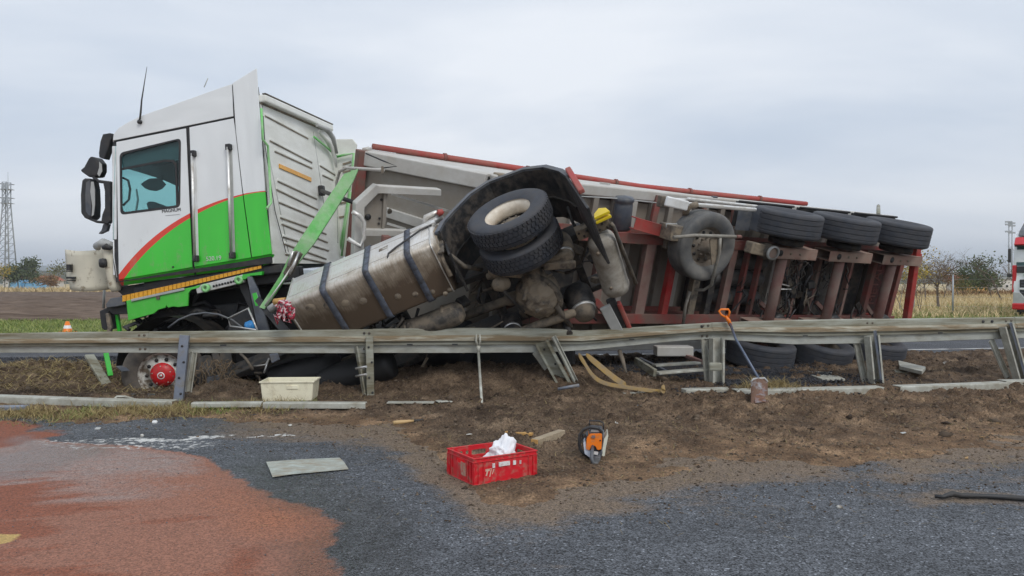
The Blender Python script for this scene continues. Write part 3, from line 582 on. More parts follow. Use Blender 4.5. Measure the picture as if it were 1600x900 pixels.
def bellows(c, ax, r=.15, ln=.34, mt=m_black, mt2=m_mudmetal):
    e = rp('air_bellows', MB().lathe([(0, -ln * .5), (r * .75, -ln * .5), (r * .96, -ln * .42), (r, -ln * .25), (r * 1.02, 0), (r, ln * .25), (r * .88, ln * .36), (r * .74, ln * .40)], c, ax, 28), mt)
    rp('bellows_ring', MB().lathe([(r * .70, ln * .34), (r * .86, ln * .36), (r * .88, ln * .44), (r * .74, ln * .46)], c, ax, 24), m_steel)
    rp('bellows_piston', MB().lathe([(r * .78, ln * .38), (r * .80, ln * .5), (r * .62, ln * .70), (r * .3, ln * .76), (0, ln * .76)], c, ax, 24), mt2)
rr0 = V((-.1, -.25, -.96))
bellows((-.43, .40, .02), (.05, -.25, -.95), .155, .36, m_mudmetal, m_mudmetal)
bellows((-.40, -.40, -.0), (.02, -.35, -.92), .185, .40, m_blackdirty, m_grime)
bellows((.55, -.40, .05), (0, 0, -1), .14, .3, m_blackdirty, m_blackdirty)
for s in (-1, 1):
    rp('spring_arm', MB().tube([(.55, s * .45, -.05), (.28, s * .44, -.12), (0, s * .43, -.14), (-.30, s * .42, -.20), (-.5, s * .42, -.22)], [.04, .06, .07, .055, .035], 10), m_mudmetal)
rp('torque_arm', MB().beam((-.15, .40, -.26), (-.52, .26, -.26), .10, .06), m_mudmetal, .02)
rp('torque_arm', MB().beam((.50, .55, -.10), (.12, .38, -.2), .12, .07), m_mudmetal, .03)
rp('link_rod', MB().tube([(-.1, -.2, -.24), (-.16, -.62, -.16)], .035, 10), m_grime)
rp('link_rod', MB().tube([(.35, .6, -.05), (.42, .25, -.22), (.3, -.1, -.25)], .022, 8), m_blackdirty)
rp('shock_absorber', MB().tube([(-.12, -.62, -.30), (-.1, -.60, .25)], [.04, .05], 12), m_blackdirty)
rp('shock_absorber', MB().tube([(.25, .62, -.25), (.20, .60, .30)], [.04, .05], 12), m_blackdirty)
rp('brake_chamber', MB().lathe([(0, -.12), (.08, -.11), (.09, -.02), (.10, 0), (.09, .02), (.08, .1), (0, .12)], (.42, .34, -.16), (.8, .4, -.3), 18), m_mudmetal)
rp('brake_chamber', MB().lathe([(0, -.12), (.08, -.11), (.09, -.02), (.10, 0), (.09, .02), (.08, .1), (0, .12)], (.42, -.5, -.10), (.9, 0, -.4), 18), m_grime)
rp('brake_drum', MB().lathe([(.24, -.08), (.26, -.06), (.26, .08), (.2, .1)], (0, .46, 0), (0, 1, 0), 28), m_grime)
tex = bpy.data.textures.new('casting_lumps', 'CLOUDS'); tex.noise_scale = .07; tex.noise_depth = 3
for o_ in list(bpy.data.objects):
    if o_.name.split('.')[0] in ('differential', 'axle_casing', 'air_bellows', 'silencer', 'gearbox', 'brake_chamber', 'torn_mudguard'):
        sb = o_.modifiers.new('subd', 'SUBSURF'); sb.levels = sb.render_levels = 2 if o_.name.startswith('diff') else 1
        dm_ = o_.modifiers.new('lumps', 'DISPLACE'); dm_.texture = tex; dm_.strength = .05 if o_.name[:4] in ('diff', 'axle', 'torn') else .015; dm_.texture_coords = 'LOCAL'
# fender over the raised wheels, with mud flap
fl = [(.84, .0), (.76, .22), (.62, .42), (.38, .72), (.12, .86), (-.35, .80), (-.60, .60), (-.75, .28), (-.80, .05)]
def sheet(path, y0, y1, th):
    n = len(path); vs = []
    for off in (0, th):
        for (x, z) in path:
            q = V((x, z)); r = q.normalized(); q = q + r * off
            vs += [(q.x, y0, q.y), (q.x, y1, q.y)]
    fs = []
    for i in range(n - 1):
        a = 2 * i; b_ = a + 2; m = 2 * n
        fs += [(a, b_, b_ + 1, a + 1), (m + a, m + a + 1, m + b_ + 1, m + b_), (a, m + a, m + b_, b_), (a + 1, b_ + 1, m + b_ + 1, m + a + 1)]
    fs += [(0, 1, 2 * n + 1, 2 * n), (2 * n - 2, 4 * n - 2, 4 * n - 1, 2 * n - 1)]
    return MB().add(vs, fs)
fd = rp('fender', sheet(fl, .50, 1.24, .02), m_blackdirty, .004)
rp('fender_lip', MB().plate(fl + [(x * 1.085, z * 1.085) for x, z in reversed(fl)], [], 1.20, 1.245, XZ), m_canister, .012, fd)
rp('fender_rib', MB().plate(fl + [(x * .97, z * .97) for x, z in reversed(fl)], [], .8, .82, XZ), m_blackdirty, 0, fd)
rp('mud_flap', MB().beam((-.81, .87, .06), (-.86, .87, -.98), .74, .03, up=(1, 0, 0)), m_black, .006)
rp('mud_flap', MB().beam((.84, .80, .0), (.80, .80, -.36), .55, .03, up=(1, 0, 0)), m_blackdirty, .006)
rp('marker_lamp', MB().beam((-.86, 1.27, .16), (-.88, 1.27, -.60), .06, .07, up=(1, 0, 0)), m_redbright, .015)
rp('fender_bracket', MB().tube([(.9, 1.0, .0), (.72, .8, -.25), (.6, .5, .1)], .03, 8), m_grime)
# rear cross member with drilled plates, air tank, chocks
rp('rear_cross_member', MB().b2((-1.06, -.38, .12), (-1.0, .38, .34)), m_blackdirty, .01)
pp = MB().b2((-1.08, .50, -.20), (-.66, .64, -.06)); dr_ = rp('drilled_bar', pp, m_mudmetal, .01)
for i in range(8):
    MB().lathe([(0, .01), (.014, .01), (.014, 0)], (-1.04 + i * .05, .57 + (.03 if i % 2 else -.03), -.20), (0, 0, -1), 8).build('hole', m_blackdirty, dr_, MR)
rp('air_tank', MB().lathe([(0, -.46), (.09, -.45), (.15, -.41), (.175, -.35), (.179, -.31), (.174, -.30), (.174, .30), (.179, .31), (.175, .35), (.15, .41), (.09, .45), (0, .46)], (-.90, .02, -.14), (-.05, 1, -.0), 32), m_airgrey)
rp('tank_fitting', MB().tube([(-.88, .47, -.16), (-.87, .56, -.20), (-.90, .58, -.1), (-.93, .47, -.14)], .016, 6), m_steel)
for yy in (-.22, .3): rp('tank_fitting', MB().lathe([(0, .16), (.02, .16), (.025, .12)], (-.90, yy, -.18), (.6, 0, -.8), 8), m_mudmetal)
rp('tank_bracket', MB().tube([(-1.08, .60, -.26), (-1.10, .55, -.26), (-1.12, -.32, -.26)], .026, 8), m_grime)
rp('tank_bracket', MB().beam((-1.10, .58, -.24), (-1.12, -.33, -.24), .03, .03, up=(1, 0, 0)), m_airgrey, .004)
rp('tail_bracket', MB().beam((-.66, -.50, -.2), (-.70, -.95, -.2), .14, .05), m_glassgrey, .01)
rp('tail_lamp', MB().beam((-.84, -.55, -.15), (-.86, -1.1, -.15), .06, .10), m_redbright, .02)
rp('tail_plate', MB().beam((-.76, -.48, -.12), (-.80, -1.1, -.12), .12, .10), m_black, .02)
for k in range(2):
    y = .67 + k * .06; rp('wheel_chock', MB().plate([(-.92, -.30), (-1.12, -.28), (-1.10, -.16), (-1.02, -.10), (-.94, -.2)], [], y, y + .035, XZ), m_yellow, .006)
# fuel tank
def rrect(cx, cz, w_, h_, r, n=6):
    o = []
    for (sx, sz, a0) in ((1, 1, 0), (-1, 1, 90), (-1, -1, 180), (1, -1, 270)):
        for k in range(n + 1):
            a = math.radians(a0 + 90 * k / n); o.append((cx + sx * (w_ / 2 - r) + r * math.cos(a), cz + sz * (h_ / 2 - r) + r * math.sin(a)))
    return o
def tankmb(x0, x1, w_, h_, r, cy, cz, dome=.04, smooth=True):
    mb = MB(); secs = [(x0 - dome, .70), (x0 - dome * .75, .88), (x0 - dome * .3, .97), (x0, 1.0), (x1, 1.0), (x1 + dome * .3, .97), (x1 + dome * .75, .88), (x1 + dome, .70)]
    base = rrect(0, 0, w_, h_, r); n = len(base); vs = []
    for x, s in secs:
        for (y, z) in base: vs.append((x, cy + y * s, cz + z * s))
    fs = [(i * n + k, i * n + (k + 1) % n, (i + 1) * n + (k + 1) % n, (i + 1) * n + k) for i in range(len(secs) - 1) for k in range(n)]
    mb.add(vs, fs, True); mb.f.append(tuple(range(n))); mb.f.append(tuple((len(secs) - 1) * n + k for k in range(n))); mb.sm += [False, False]
    return mb
def tank_mat():
    m = bpy.data.materials.new('brushed_tank'); m.use_nodes = True; t = m.node_tree; b = t.nodes['Principled BSDF']; n = t.nodes.new; l = t.links.new
    co = n('ShaderNodeTexCoord').outputs['Object']; sp = n('ShaderNodeSeparateXYZ'); l(co, sp.inputs[0])
    mp_ = n('ShaderNodeMapping'); mp_.inputs['Scale'].default_value = (26, 2.2, 2.2); l(co, mp_.inputs[0])
    st_ = n('ShaderNodeTexNoise'); st_.inputs['Scale'].default_value = 2.6; st_.inputs['Detail'].default_value = 7; l(mp_.outputs[0], st_.inputs['Vector'])
    nz_ = n('ShaderNodeTexNoise'); nz_.inputs['Scale'].default_value = 4; nz_.inputs['Detail'].default_value = 10; nz_.inputs['Roughness'].default_value = .68; l(co, nz_.inputs['Vector'])
    # mud thrown up from below: thick on the underside (local -z and -y), thin on the side
    a = n('ShaderNodeMath'); a.operation = 'MULTIPLY_ADD'; l(sp.outputs[2], a.inputs[0]); a.inputs[1].default_value = -.95; a.inputs[2].default_value = .42
    a2 = n('ShaderNodeMath'); a2.operation = 'MULTIPLY_ADD'; l(sp.outputs[1], a2.inputs[0]); a2.inputs[1].default_value = -2.3; a2.inputs[2].default_value = 2.85; 
    s1 = n('ShaderNodeMath'); s1.operation = 'ADD'; l(a.outputs[0], s1.inputs[0]); l(a2.outputs[0], s1.inputs[1])
    s2 = n('ShaderNodeMath'); s2.operation = 'MULTIPLY_ADD'; l(nz_.outputs['Fac'], s2.inputs[0]); s2.inputs[1].default_value = 1.45; l(s1.outputs[0], s2.inputs[2])
    s3 = n('ShaderNodeMath'); s3.operation = 'MULTIPLY_ADD'; l(st_.outputs['Fac'], s3.inputs[0]); s3.inputs[1].default_value = .62; l(s2.outputs[0], s3.inputs[2])
    r = n('ShaderNodeValToRGB'); mr = n('ShaderNodeMapRange'); l(s3.outputs[0], mr.inputs[0]); mr.inputs[1].default_value = 1.0; mr.inputs[2].default_value = 2.55; l(mr.outputs[0], r.inputs[0])
    e = r.color_ramp.elements; e[0].position = 0.0; e[0].color = (.80, .80, .79, 1); e[1].position = 1; e[1].color = (.10, .072, .05, 1)
    for p, c in ((.22, (.72, .71, .69, 1)), (.42, (.52, .48, .42, 1)), (.62, (.29, .245, .19, 1))):
        q = e.new(p); q.color = c
    l(r.outputs[0], b.inputs['Base Color'])
    rm = n('ShaderNodeMapRange'); l(mr.outputs[0], rm.inputs[0]); rm.inputs[2].default_value = .6; rm.inputs[3].default_value = .65; rm.inputs[4].default_value = 0; l(rm.outputs[0], b.inputs['Metallic'])
    b.inputs['Roughness'].default_value = .45
    bb = n('ShaderNodeBump'); bb.inputs['Strength'].default_value = .2; bb.inputs['Distance'].default_value = .01; l(st_.outputs['Fac'], bb.inputs['Height']); l(bb.outputs[0], b.inputs['Normal'])
    return m
ft = rp('fuel_tank', tankmb(.94, 2.86, .70, .72, .06, .89, .08), tank_mat())
for x in (2.36, 1.80, 1.26):
    mb = MB(); base = rrect(.89, .08, .725, .745, .07, 8); n = len(base)
    for dx_ in (-.038, .038):
        for (y, z) in base: mb.v.append((x + dx_, y, z))
    mb.f += [(k, (k + 1) % n, (k + 1) % n + n, k + n) for k in range(n)]; mb.sm += [True] * n
    o = rp('tank_strap', mb, m_strap, 0, ft); so = o.modifiers.new('solid', 'SOLIDIFY'); so.thickness = .012; so.offset = 0
    for dx_ in (-.046, .046):
        rp('strap_wire', MB().tube([(x + dx_, y, z) for y, z in base[9:20]], .007, 5), m_grime, 0, ft)
for zz_ in (-.10, .27): rp('weld_seam', MB().beam((.96, 1.243, zz_), (2.84, 1.243, zz_), .008, .012), m_alubright, 0, ft)
for xx_ in (.965, 2.845):
    sm_ = [(xx_, y, z) for y, z in rrect(.89, .08, .708, .728, .065, 6)]; rp('end_seam', MB().tube(sm_ + [sm_[0]], .009, 6), m_alubright, 0, ft)
rp('type_plate', MB().b2((1.52, 1.241, .12), (1.64, 1.246, .20)), m_rimwhite, .002, ft)
for k_ in range(9):
    xx_ = rg.uniform(1.0, 2.8) if 'rg' in globals() else 1.0 + .2 * k_; rp('mud_splat', MB().lathe([(0, .008), (.02 + .004 * k_, .005), (.03 + .004 * k_, 0)], (xx_, .60 + .06 * k_, -.281), (0, 0, -1), 9), m_mudmetal, 0, ft)
rp('filler_plate', MB().box((1.05, 1.245, .30), (.34, .05, .09)), m_alubright, .012, ft)
rp('filler_neck', MB().tube([(1.18, 1.12, .46), (1.0, 1.16, .52), (.80, 1.2, .50)], [.05, .055, .04], 12), m_steel, 0, ft)
rp('filler_cap', MB().lathe([(0, -.04), (.06, -.03), (.065, .02), (.04, .04), (0, .05)], (1.20, 1.14, .48), (.8, .4, .2), 14), m_alubright, 0, ft)
rp('valve_body', MB().tube([(1.06, 1.18, .50), (1.0, 1.24, .56), (.84, 1.26, .54)], [.035, .045, .03], 8), m_alubright, 0, ft)
rp('red_cap', MB().lathe([(0, -.04), (.04, -.03), (.05, .02), (0, .05)], (.80, 1.26, .48), (.3, 1, .2), 8), m_redbright, 0, ft)
rp('tank_hose', MB().tube([(.93, 1.25, .24), (1.08, 1.262, .20), (1.25, 1.265, .08), (1.4, 1.26, .0), (1.5, 1.25, -.06), (1.52, 1.23, -.16)], .013, 8), m_black, 0, ft)
rp('tank_bung', MB().lathe([(0, .02), (.028, .018), (.032, 0)], (1.06, .60, -.335), (0, 0, -1), 10), m_mudmetal, 0, ft)
rp('tank_end_bracket', MB().tube([(.90, 1.15, .36), (.92, 1.20, .1), (.92, 1.15, -.2), (.90, .8, -.36)], .028, 8), m_mudmetal, 0, ft)
rp('tank_end_bracket', MB().beam((.89, 1.1, .40), (.89, 1.1, -.3), .08, .03, up=(0, 1, 0)), m_grime, .008, ft)
# second cylinder under the tank, silencer and lines
rp('air_tank', MB().lathe([(0, -.42), (.08, -.41), (.13, -.36), (.145, -.30), (.145, .30), (.13, .36), (.08, .41), (0, .42)], (1.42, .20, -.16), (1, 0, .05), 28), m_grime)
rp('air_tank_end', MB().lathe([(.146, -.14), (.15, -.12), (.15, .0), (.135, .06), (.08, .11), (0, .12)], (1.10, .20, -.16), (-1, 0, -.05), 28), m_mudmetal)
for dx_ in (1.22, 1.72): rp('tank_band', MB().lathe([(.148, -.02), (.156, -.018), (.156, .018), (.148, .02)], (dx_, .20, -.15), (1, 0, .05), 24), m_mudmetal)
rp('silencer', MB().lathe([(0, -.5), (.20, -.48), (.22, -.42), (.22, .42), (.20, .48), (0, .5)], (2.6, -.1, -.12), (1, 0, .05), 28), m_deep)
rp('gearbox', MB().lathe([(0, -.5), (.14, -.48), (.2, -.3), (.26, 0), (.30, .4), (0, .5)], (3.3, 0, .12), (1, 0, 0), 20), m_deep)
rg = random.Random(11)
for k in range(34):      # air lines, brackets and cables between the rails
    x = rg.uniform(-1.0, 3.4); y = rg.uniform(-.5, .5); z = rg.uniform(-.1, .15); pts = [V((x, y, z))]
    for j in range(4): pts.append(pts[-1] + V((rg.uniform(-.22, .22), rg.uniform(-.16, .16), rg.uniform(-.1, .1))))
    rp('air_line', MB().tube(pts, rg.choice([.008, .011, .015, .02]), 6), rg.choice([m_black, m_blackdirty, m_grime, m_mudmetal]))
for k in range(22):
    x = rg.uniform(-1.0, 3.2); y = rg.uniform(-.45, .45)
    rp('mounting_bracket', MB().box((x, y, rg.uniform(-.02, .14)), (rg.uniform(.06, .2), rg.uniform(.04, .16), rg.uniform(.05, .14)), Matrix.Rotation(rg.uniform(0, 3), 3, (rg.random(), rg.random(), 1))), rg.choice([m_blackdirty, m_grime, m_mudmetal]), .008)
# crushed front end below the cab: bumper frame, engine, wheel arch
tw = lambda name, mb, mt, bev=0, label=None: mb.build(name, mt, truck, MI, bevel=bev, label=label)
def cyl_to(p, q, r, seg=12): return MB().tube([p, q], r, seg)
tw('engine', MB().b2((-5.35, 11.35, .15), (-2.3, 12.5, 1.36)), m_deep, .05)  # rough engine mass, added and widened to block light below the cab
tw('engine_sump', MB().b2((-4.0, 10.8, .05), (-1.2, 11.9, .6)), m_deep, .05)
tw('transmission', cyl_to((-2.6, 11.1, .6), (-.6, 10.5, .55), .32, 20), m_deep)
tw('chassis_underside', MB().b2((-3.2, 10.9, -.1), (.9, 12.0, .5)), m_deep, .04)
for (a, b_, w_, h_) in [((-5.35, 10.95, 1.22), (-2.9, 10.6, 1.52), .16, .2), ((-5.2, 10.9, 1.33), (-3.1, 10.45, 1.58), .1, .12), ((-5.1, 11.1, .9), (-2.6, 10.9, 1.1), .12, .2)]:
    tw('cab_floor_beam', MB().beam(a, b_, w_, h_), m_black, .02)
arch = [at(205 + 165 * t, 0, 10.6) for t in np.linspace(0, 1, 2)]
pts = []
for k in range(13):
    a = math.pi * (k / 12); c = MF.translation; pts.append(V((c.x + .05 - .70 * math.cos(a), c.y + .12, c.z + .08 + .68 * math.sin(a))))
ribbon('wheel_arch', [p + V((0, -.1, 0)) for p in pts], [p + V((0, .55, 0)) for p in pts], .012, m_blackdirty)
tw('wheel_arch_lip', MB().tube([p + V((.5, -.12, .05)) for p in pts[3:11]], .014, 6), m_canister)
fp = lambda name, pts, d, th, mt, bev=.01: MB().prism([(at(a, b, d).x, at(a, b, d).z) for a, b in pts], d, d + th, XZ).build(name, mt, truck, MI, bevel=bev)
fp('bumper_bracket', [(155, 486), (166, 481), (172, 470), (199, 463), (205, 470), (204, 490), (176, 492), (171, 487), (167, 492), (170, 515), (162, 516), (158, 512)], 10.9, .25, m_black)
fp('bumper_bracket', [(165, 475), (172, 466), (196, 463), (196, 476), (182, 479), (166, 481)], 10.8, .15, m_canister)
fp('bumper_bracket', [(176, 438), (186, 448), (300, 432), (300, 447), (196, 466), (176, 448)], 10.95, .3, m_black)
fp('bumper_link', [(164, 490), (169, 489), (174, 512), (172, 519), (166, 519), (167, 512)], 10.85, .06, m_mudmetal)
tw('green_strip', MB().beam(at(181, 478, 11.0), at(187, 519, 11.0), .05, .04), m_green)
tw('green_strip', MB().beam(at(165, 552, 10.2), at(172, 587, 10.1), .06, .02), m_green)
fp('dark_shield', [(372, 445), (386, 440), (402, 520), (355, 520), (358, 498), (388, 480)], 10.6, .2, m_black)
tw('loose_plate', MB().beam(at(187, 572, 10.0), at(196, 580, 9.9), .10, .01), m_canister)
tw('fog_lamp_post', MB().tube([at(163, 452, 12), at(161.5, 482, 12)], .02, 8), m_glassgrey)
for k in range(46):
    px, py = rg.uniform(215, 450), rg.uniform(478, 600); d = rg.uniform(10.75, 11.1)
    p = at(px, py, d); pts = [p]
    for j in range(4): pts.append(pts[-1] + V((rg.uniform(-.2, .2), rg.uniform(-.1, .1), rg.uniform(-.14, .14))))
    tw('engine_hose', MB().tube(pts, rg.choice([.012, .02, .03, .045]), 7), rg.choice([m_black, m_black, m_blackdirty, m_grime]))
for k in range(20):
    px, py = rg.uniform(215, 430), rg.uniform(490, 560); d = rg.uniform(11.0, 11.3)
    tw('engine_bracket', MB().box(at(px, py, d), (rg.uniform(.1, .35), .1, rg.uniform(.08, .25)), Matrix.Rotation(rg.uniform(0, 3), 3, 'Y')), rg.choice([m_black, m_blackdirty, m_blackdirty]), .01)
# torn tyre carcass and suspension beside the front wheel
tw('torn_mudguard', MB().tube([at(318, 560, 10.2), at(326, 590, 10.1), at(318, 618, 10.0)], [.10, .17, .05], 9), m_blackdirty)
tw('torn_mudguard', MB().tube([at(304, 552, 10.4), at(306, 585, 10.2), at(297, 610, 10.1)], [.08, .12, .06], 9), m_black)
tw('torn_mudguard', MB().beam(at(345, 548, 10.3), at(352, 600, 10.1), .25, .05), m_blackdirty, .01)
fp('torn_mudguard', [(322, 590), (345, 585), (346, 600), (330, 622), (316, 622)], 9.95, .03, m_canister)
tw('bent_pipe', MB().tube([at(375, 552, 9.9), at(385, 562, 9.85), at(395, 578, 9.8)], .018, 6), m_grime)
tw('bent_pipe', MB().tube([at(392, 573, 9.85), at(415, 570, 9.8), at(420, 560, 9.8), at(412, 583, 9.7)], .012, 6), m_steel)
fp('steel_tab', [(420, 553), (434, 552), (437, 562), (424, 568)], 9.75, .02, m_galvblue)
# roots and turf caught around the wheel
mb = MB()
for k in range(150):
    p = at(rg.uniform(300, 372), rg.uniform(560, 612), rg.uniform(9.8, 10.2)); pts = [p]
    for j in range(4): pts.append(pts[-1] + V((rg.uniform(-.06, .06), rg.uniform(-.03, .03), rg.uniform(-.11, .02))))
    mb.tube(pts, [.006, .006, .005, .004, .003], 3, smooth=False)
rt = mb.build('torn_roots', m_root, None, fix=False); stuff(rt); tag(rt, 'tangle of torn roots hanging beside the front wheel', 'roots')
# front panel knocked off, hanging in front of the lorry
P0, P1 = at(105, 390, 11.5), at(178, 452, 11.5); n = 14; vs = []
for j in range(9):
    v = j / 8
    for i in range(n):
        u = i / (n - 1); x = P0.x + (P1.x - P0.x) * u; z = P0.z + (P1.z - P0.z) * v - .03 * math.sin(u * math.pi) * (1 if v < .5 else 1.0)
        if v > .85 and (u < .12): x += .04
        vs.append((x + .03 * v, 11.5 - .22 * math.sin(u * math.pi * .8), z))
fs = [(j * n + i, j * n + i + 1, (j + 1) * n + i + 1, (j + 1) * n + i) for j in range(8) for i in range(n - 1)]
fp_o = MB().add(vs, fs, True).build('front_flap', m_flap, truck); so = fp_o.modifiers.new('solid', 'SOLIDIFY'); so.thickness = .03
fp_o['label'] = 'muddy white front panel torn loose and hanging'
for v in (.12, .48, .80):
    MB().tube([V((P0.x + (P1.x - P0.x) * u + .03 * v, 11.5 - .22 * math.sin(u * math.pi * .8) - .002, P0.z + (P1.z - P0.z) * v - .03 * math.sin(u * math.pi))) for u in np.linspace(0.02, .98, 12)], .006, 5).build('panel_joint', m_grime, fp_o)
for (a, b_, sx, sz) in [(110.5, 418, .05, .09), (114, 434, .12, .03), (110, 424, .05, .015), (114, 438, .10, .015)]:
    MB().box(at(a, b_, 11.33), (sx, .14, sz)).build('panel_slot', m_black, fp_o)

# ================================================================== THE TRAILER (upright frame: x forward, y left, z up; lying on its right side)
trl = root('tipper_trailer', (2.5, 11.5, 0), 'long grey tipper trailer with red chassis lying on its side', 'trailer')
tr = lambda name, f, mt, bev=.0, parent=trl, M=MT: f.build(name, mt, parent, M, bevel=bev)
T = lambda px, py, ax, v: inv(MT, px, py, ax, v)
XB, XT, ZF, ZT = -3.50, 5.80, .87, 2.86
prof = [(XB, ZT), (XT, ZT), (5.98, 2.48), (4.85, ZF), (XB, ZF)]
body = tr('body', MB().prism(prof, -1.22, 1.05, XZ), m_aludark)
yt = lambda x: 1.25 - .17 * min(max((5.8 - x) / 5.0, 0), 1)          # the left wall is pushed in towards the rear
sw_ = [(XT, yt(XT), ZT), (2.9, yt(2.9), ZT), (.8, yt(.8), ZT), (XB, yt(XB), ZT), (XB, 1.25, ZF - .02), (.8, 1.25, ZF - .02), (2.9, 1.25, ZF - .02), (4.87, 1.25, ZF - .02), (6.0, 1.25, 2.47)]
mbw = MB().add(sw_ + [(a, b_ - .03, c_) for a, b_, c_ in sw_], [(0, 1, 6, 7, 8), (1, 2, 5, 6), (2, 3, 4, 5), (9, 17, 16, 15, 10), (10, 15, 14, 11), (11, 14, 13, 12)] + [(i, (i + 1) % 9, (i + 1) % 9 + 9, i + 9) for i in range(9)])
tr('side_wall', mbw, m_alu, 0, body)
tr('side_wall', MB().prism([(XB, ZT), (XT, ZT), (6.0, 2.47), (4.87, ZF - .02), (XB, ZF - .02)], -1.25, -1.222, XZ), m_alu, 0, body)
# lower edge beams: along the body and up the sloping front
tr('edge_beam', MB().b2((XB, 1.10, ZF - .10), (4.78, 1.256, ZF - .004)), m_alu, .02)
tr('edge_beam', MB().b2((XB, -1.256, ZF - .10), (4.78, -1.10, ZF - .004)), m_alu, .02)
for s in (-1, 1):
    tr('sloping_edge_beam', MB().beam((4.84, s * 1.15, ZF - .05), (6.02, s * 1.15, 2.43), .21, .08, up=(-.8, 0, .6)), m_alu, .015)
tr('slope_joint', MB().beam((5.0, .2, 1.05), (5.95, .2, 2.41), .015, .012, up=(-.8, 0, .6)), m_alubright)
tr('slope_stiffener', MB().beam((4.95, .35, .98), (5.75, .45, 2.12), .14, .07, up=(-.8, 0, .6)), m_alu, .01)
tr('front_post', MB().beam((6.06, 1.26, 2.50), (6.06, -1.22, 2.50), .20, .14, up=(1, 0, 0)), m_red, .015)
tr('front_post', MB().beam((5.84, 1.25, 2.86), (6.02, 1.25, 2.5), .08, .08), m_alu, .01)
tr('tarp_roller', MB().tube([(5.80, yt(5.8) + .05, ZT), (3.0, yt(3.0) + .05, ZT), (.8, yt(.8) + .05, ZT + .01), (-1.0, yt(-1) + .05, ZT), (XB, yt(XB) + .05, ZT)], .045, 14), m_redbright)
tr('tarp_edge', MB().tube([(5.4, yt(5.4) - .02, ZT + .05), (.8, yt(.8) - .02, ZT + .05), (XB, yt(XB) - .02, ZT + .05)], .03, 8), m_alu)
for x in (4.6, 3.1, 1.3, -.4, -2.2):
    tr('roller_clamp', MB().tube([(x, yt(x) + .053, ZT), (x + .05, yt(x) + .053, ZT)], .062, 12), m_red)
tr('side_clip', MB().beam((2.6, 1.255, 1.2), (2.75, 1.255, 1.25), .03, .03), m_steel)
tr('edge_clamp', MB().box((4.62, 1.2, ZF - .02), (.16, .16, .18)), m_mudmetal, .015)
tr('front_hook', MB().tube([T(572, 240, 2, 1.7), T(600, 252, 2, 1.5), T(620, 260, 2, 1.35), T(596, 263, 2, 1.5)], .010, 6), m_black)
# floor cross members (ribs under the floor)
x = 4.45; k = 0
while x > XB + .1:
    tr('cross_rib', MB().b2((x - .045, -1.10, ZF - .085), (x + .045, 1.10, ZF + .01)), m_aludark if k % 3 else m_alu, .006); x -= .345; k += 1
# red chassis: two long beams and cross members
for s in (-1, 1):
    y = s * .60
    fb = tr('chassis_beam', MB().b2((-3.55, y - .012, .36), (4.3, y + .012, .76)), m_red)
    tr('flange', MB().b2((-3.56, y - .075, .335), (4.3, y + .075, .362)), m_red, .004, fb)
    tr('flange', MB().b2((-3.56, y - .075, .758), (4.3, y + .075, .78)), m_red, .004, fb)
ims = [(3.1, .16, m_axle), (2.28, .17, m_axle), (1.81, .11, m_redbright), (1.30, .13, m_mudmetal), (.98, .12, m_blackdirty), (.66, .13, m_axle), (.34, .05, m_red), (.05, .05, m_red), (-.52, .12, m_axle), (-.85, .06, m_axle), (-1.30, .07, m_axle), (-1.80, .10, m_blackdirty), (-2.1, .06, m_axle), (-2.7, .10, m_red), (-3.42, .10, m_red)]
for x, w_, mm in ims:
    tr('cross_member', MB().b2((x - w_ / 2, -.588, .345), (x + w_ / 2, .588, .45)), mm, .006)
for (x0, x1) in ((.1, -.55), (-1.25, -1.85), (-2.5, -3.0)):      # gussets on the lower beam
    tr('gusset', MB().beam((x0, -.30, .38), (x1 + .25, -.57, .38), .10, .02, up=(0, 0, 1)), m_blackdirty)
    tr('gusset', MB().beam((x0 - .2, -.30, .38), (x1 - .05, -.57, .38), .07, .05), m_axle, .01)
tr('light_strip', MB().b2((-1.72, -.55, .40), (-1.78, .5, .70)), m_alubright)
tr('dark_panel', MB().b2((-1.35, -.57, .62), (-2.75, .57, .70)), m_blackdirty)
tr('dark_panel', MB().b2((-.4, -.57, .70), (1.15, .57, .78)), m_blackdirty)
# rear board with raised lettering
rbd = tr('rear_board', MB().b2((-2.86, -.52, .52), (-3.24, .50, .60)), mat('dark_red_board', (.11, .02, .02), .6, dirt=(.05, .04, .035), da=.5, ds=5), .01)
for a, b_ in (((-2.84, -.54, .50), (-3.26, -.54, .50)), ((-2.84, .52, .50), (-3.26, .52, .50)), ((-3.26, -.54, .50), (-3.26, .52, .50))):
    tr('board_frame', MB().beam(a, b_, .03, .05), m_redbright, .004, rbd)
RB = Matrix(((0, -1, 0, 0), (1, 0, 0, 0), (0, 0, 1, 0), (0, 0, 0, 1))) @ Matrix.Rotation(math.pi, 4, 'X')
text('METAL', V((-3.05, 0, .515)), .24, mat('dark_board_print', (.16, .055, .045), .6), rbd, MT, Matrix(((0, 1, 0, 0), (1, 0, 0, 0), (0, 0, -1, 0), (0, 0, 0, 1))), .006)
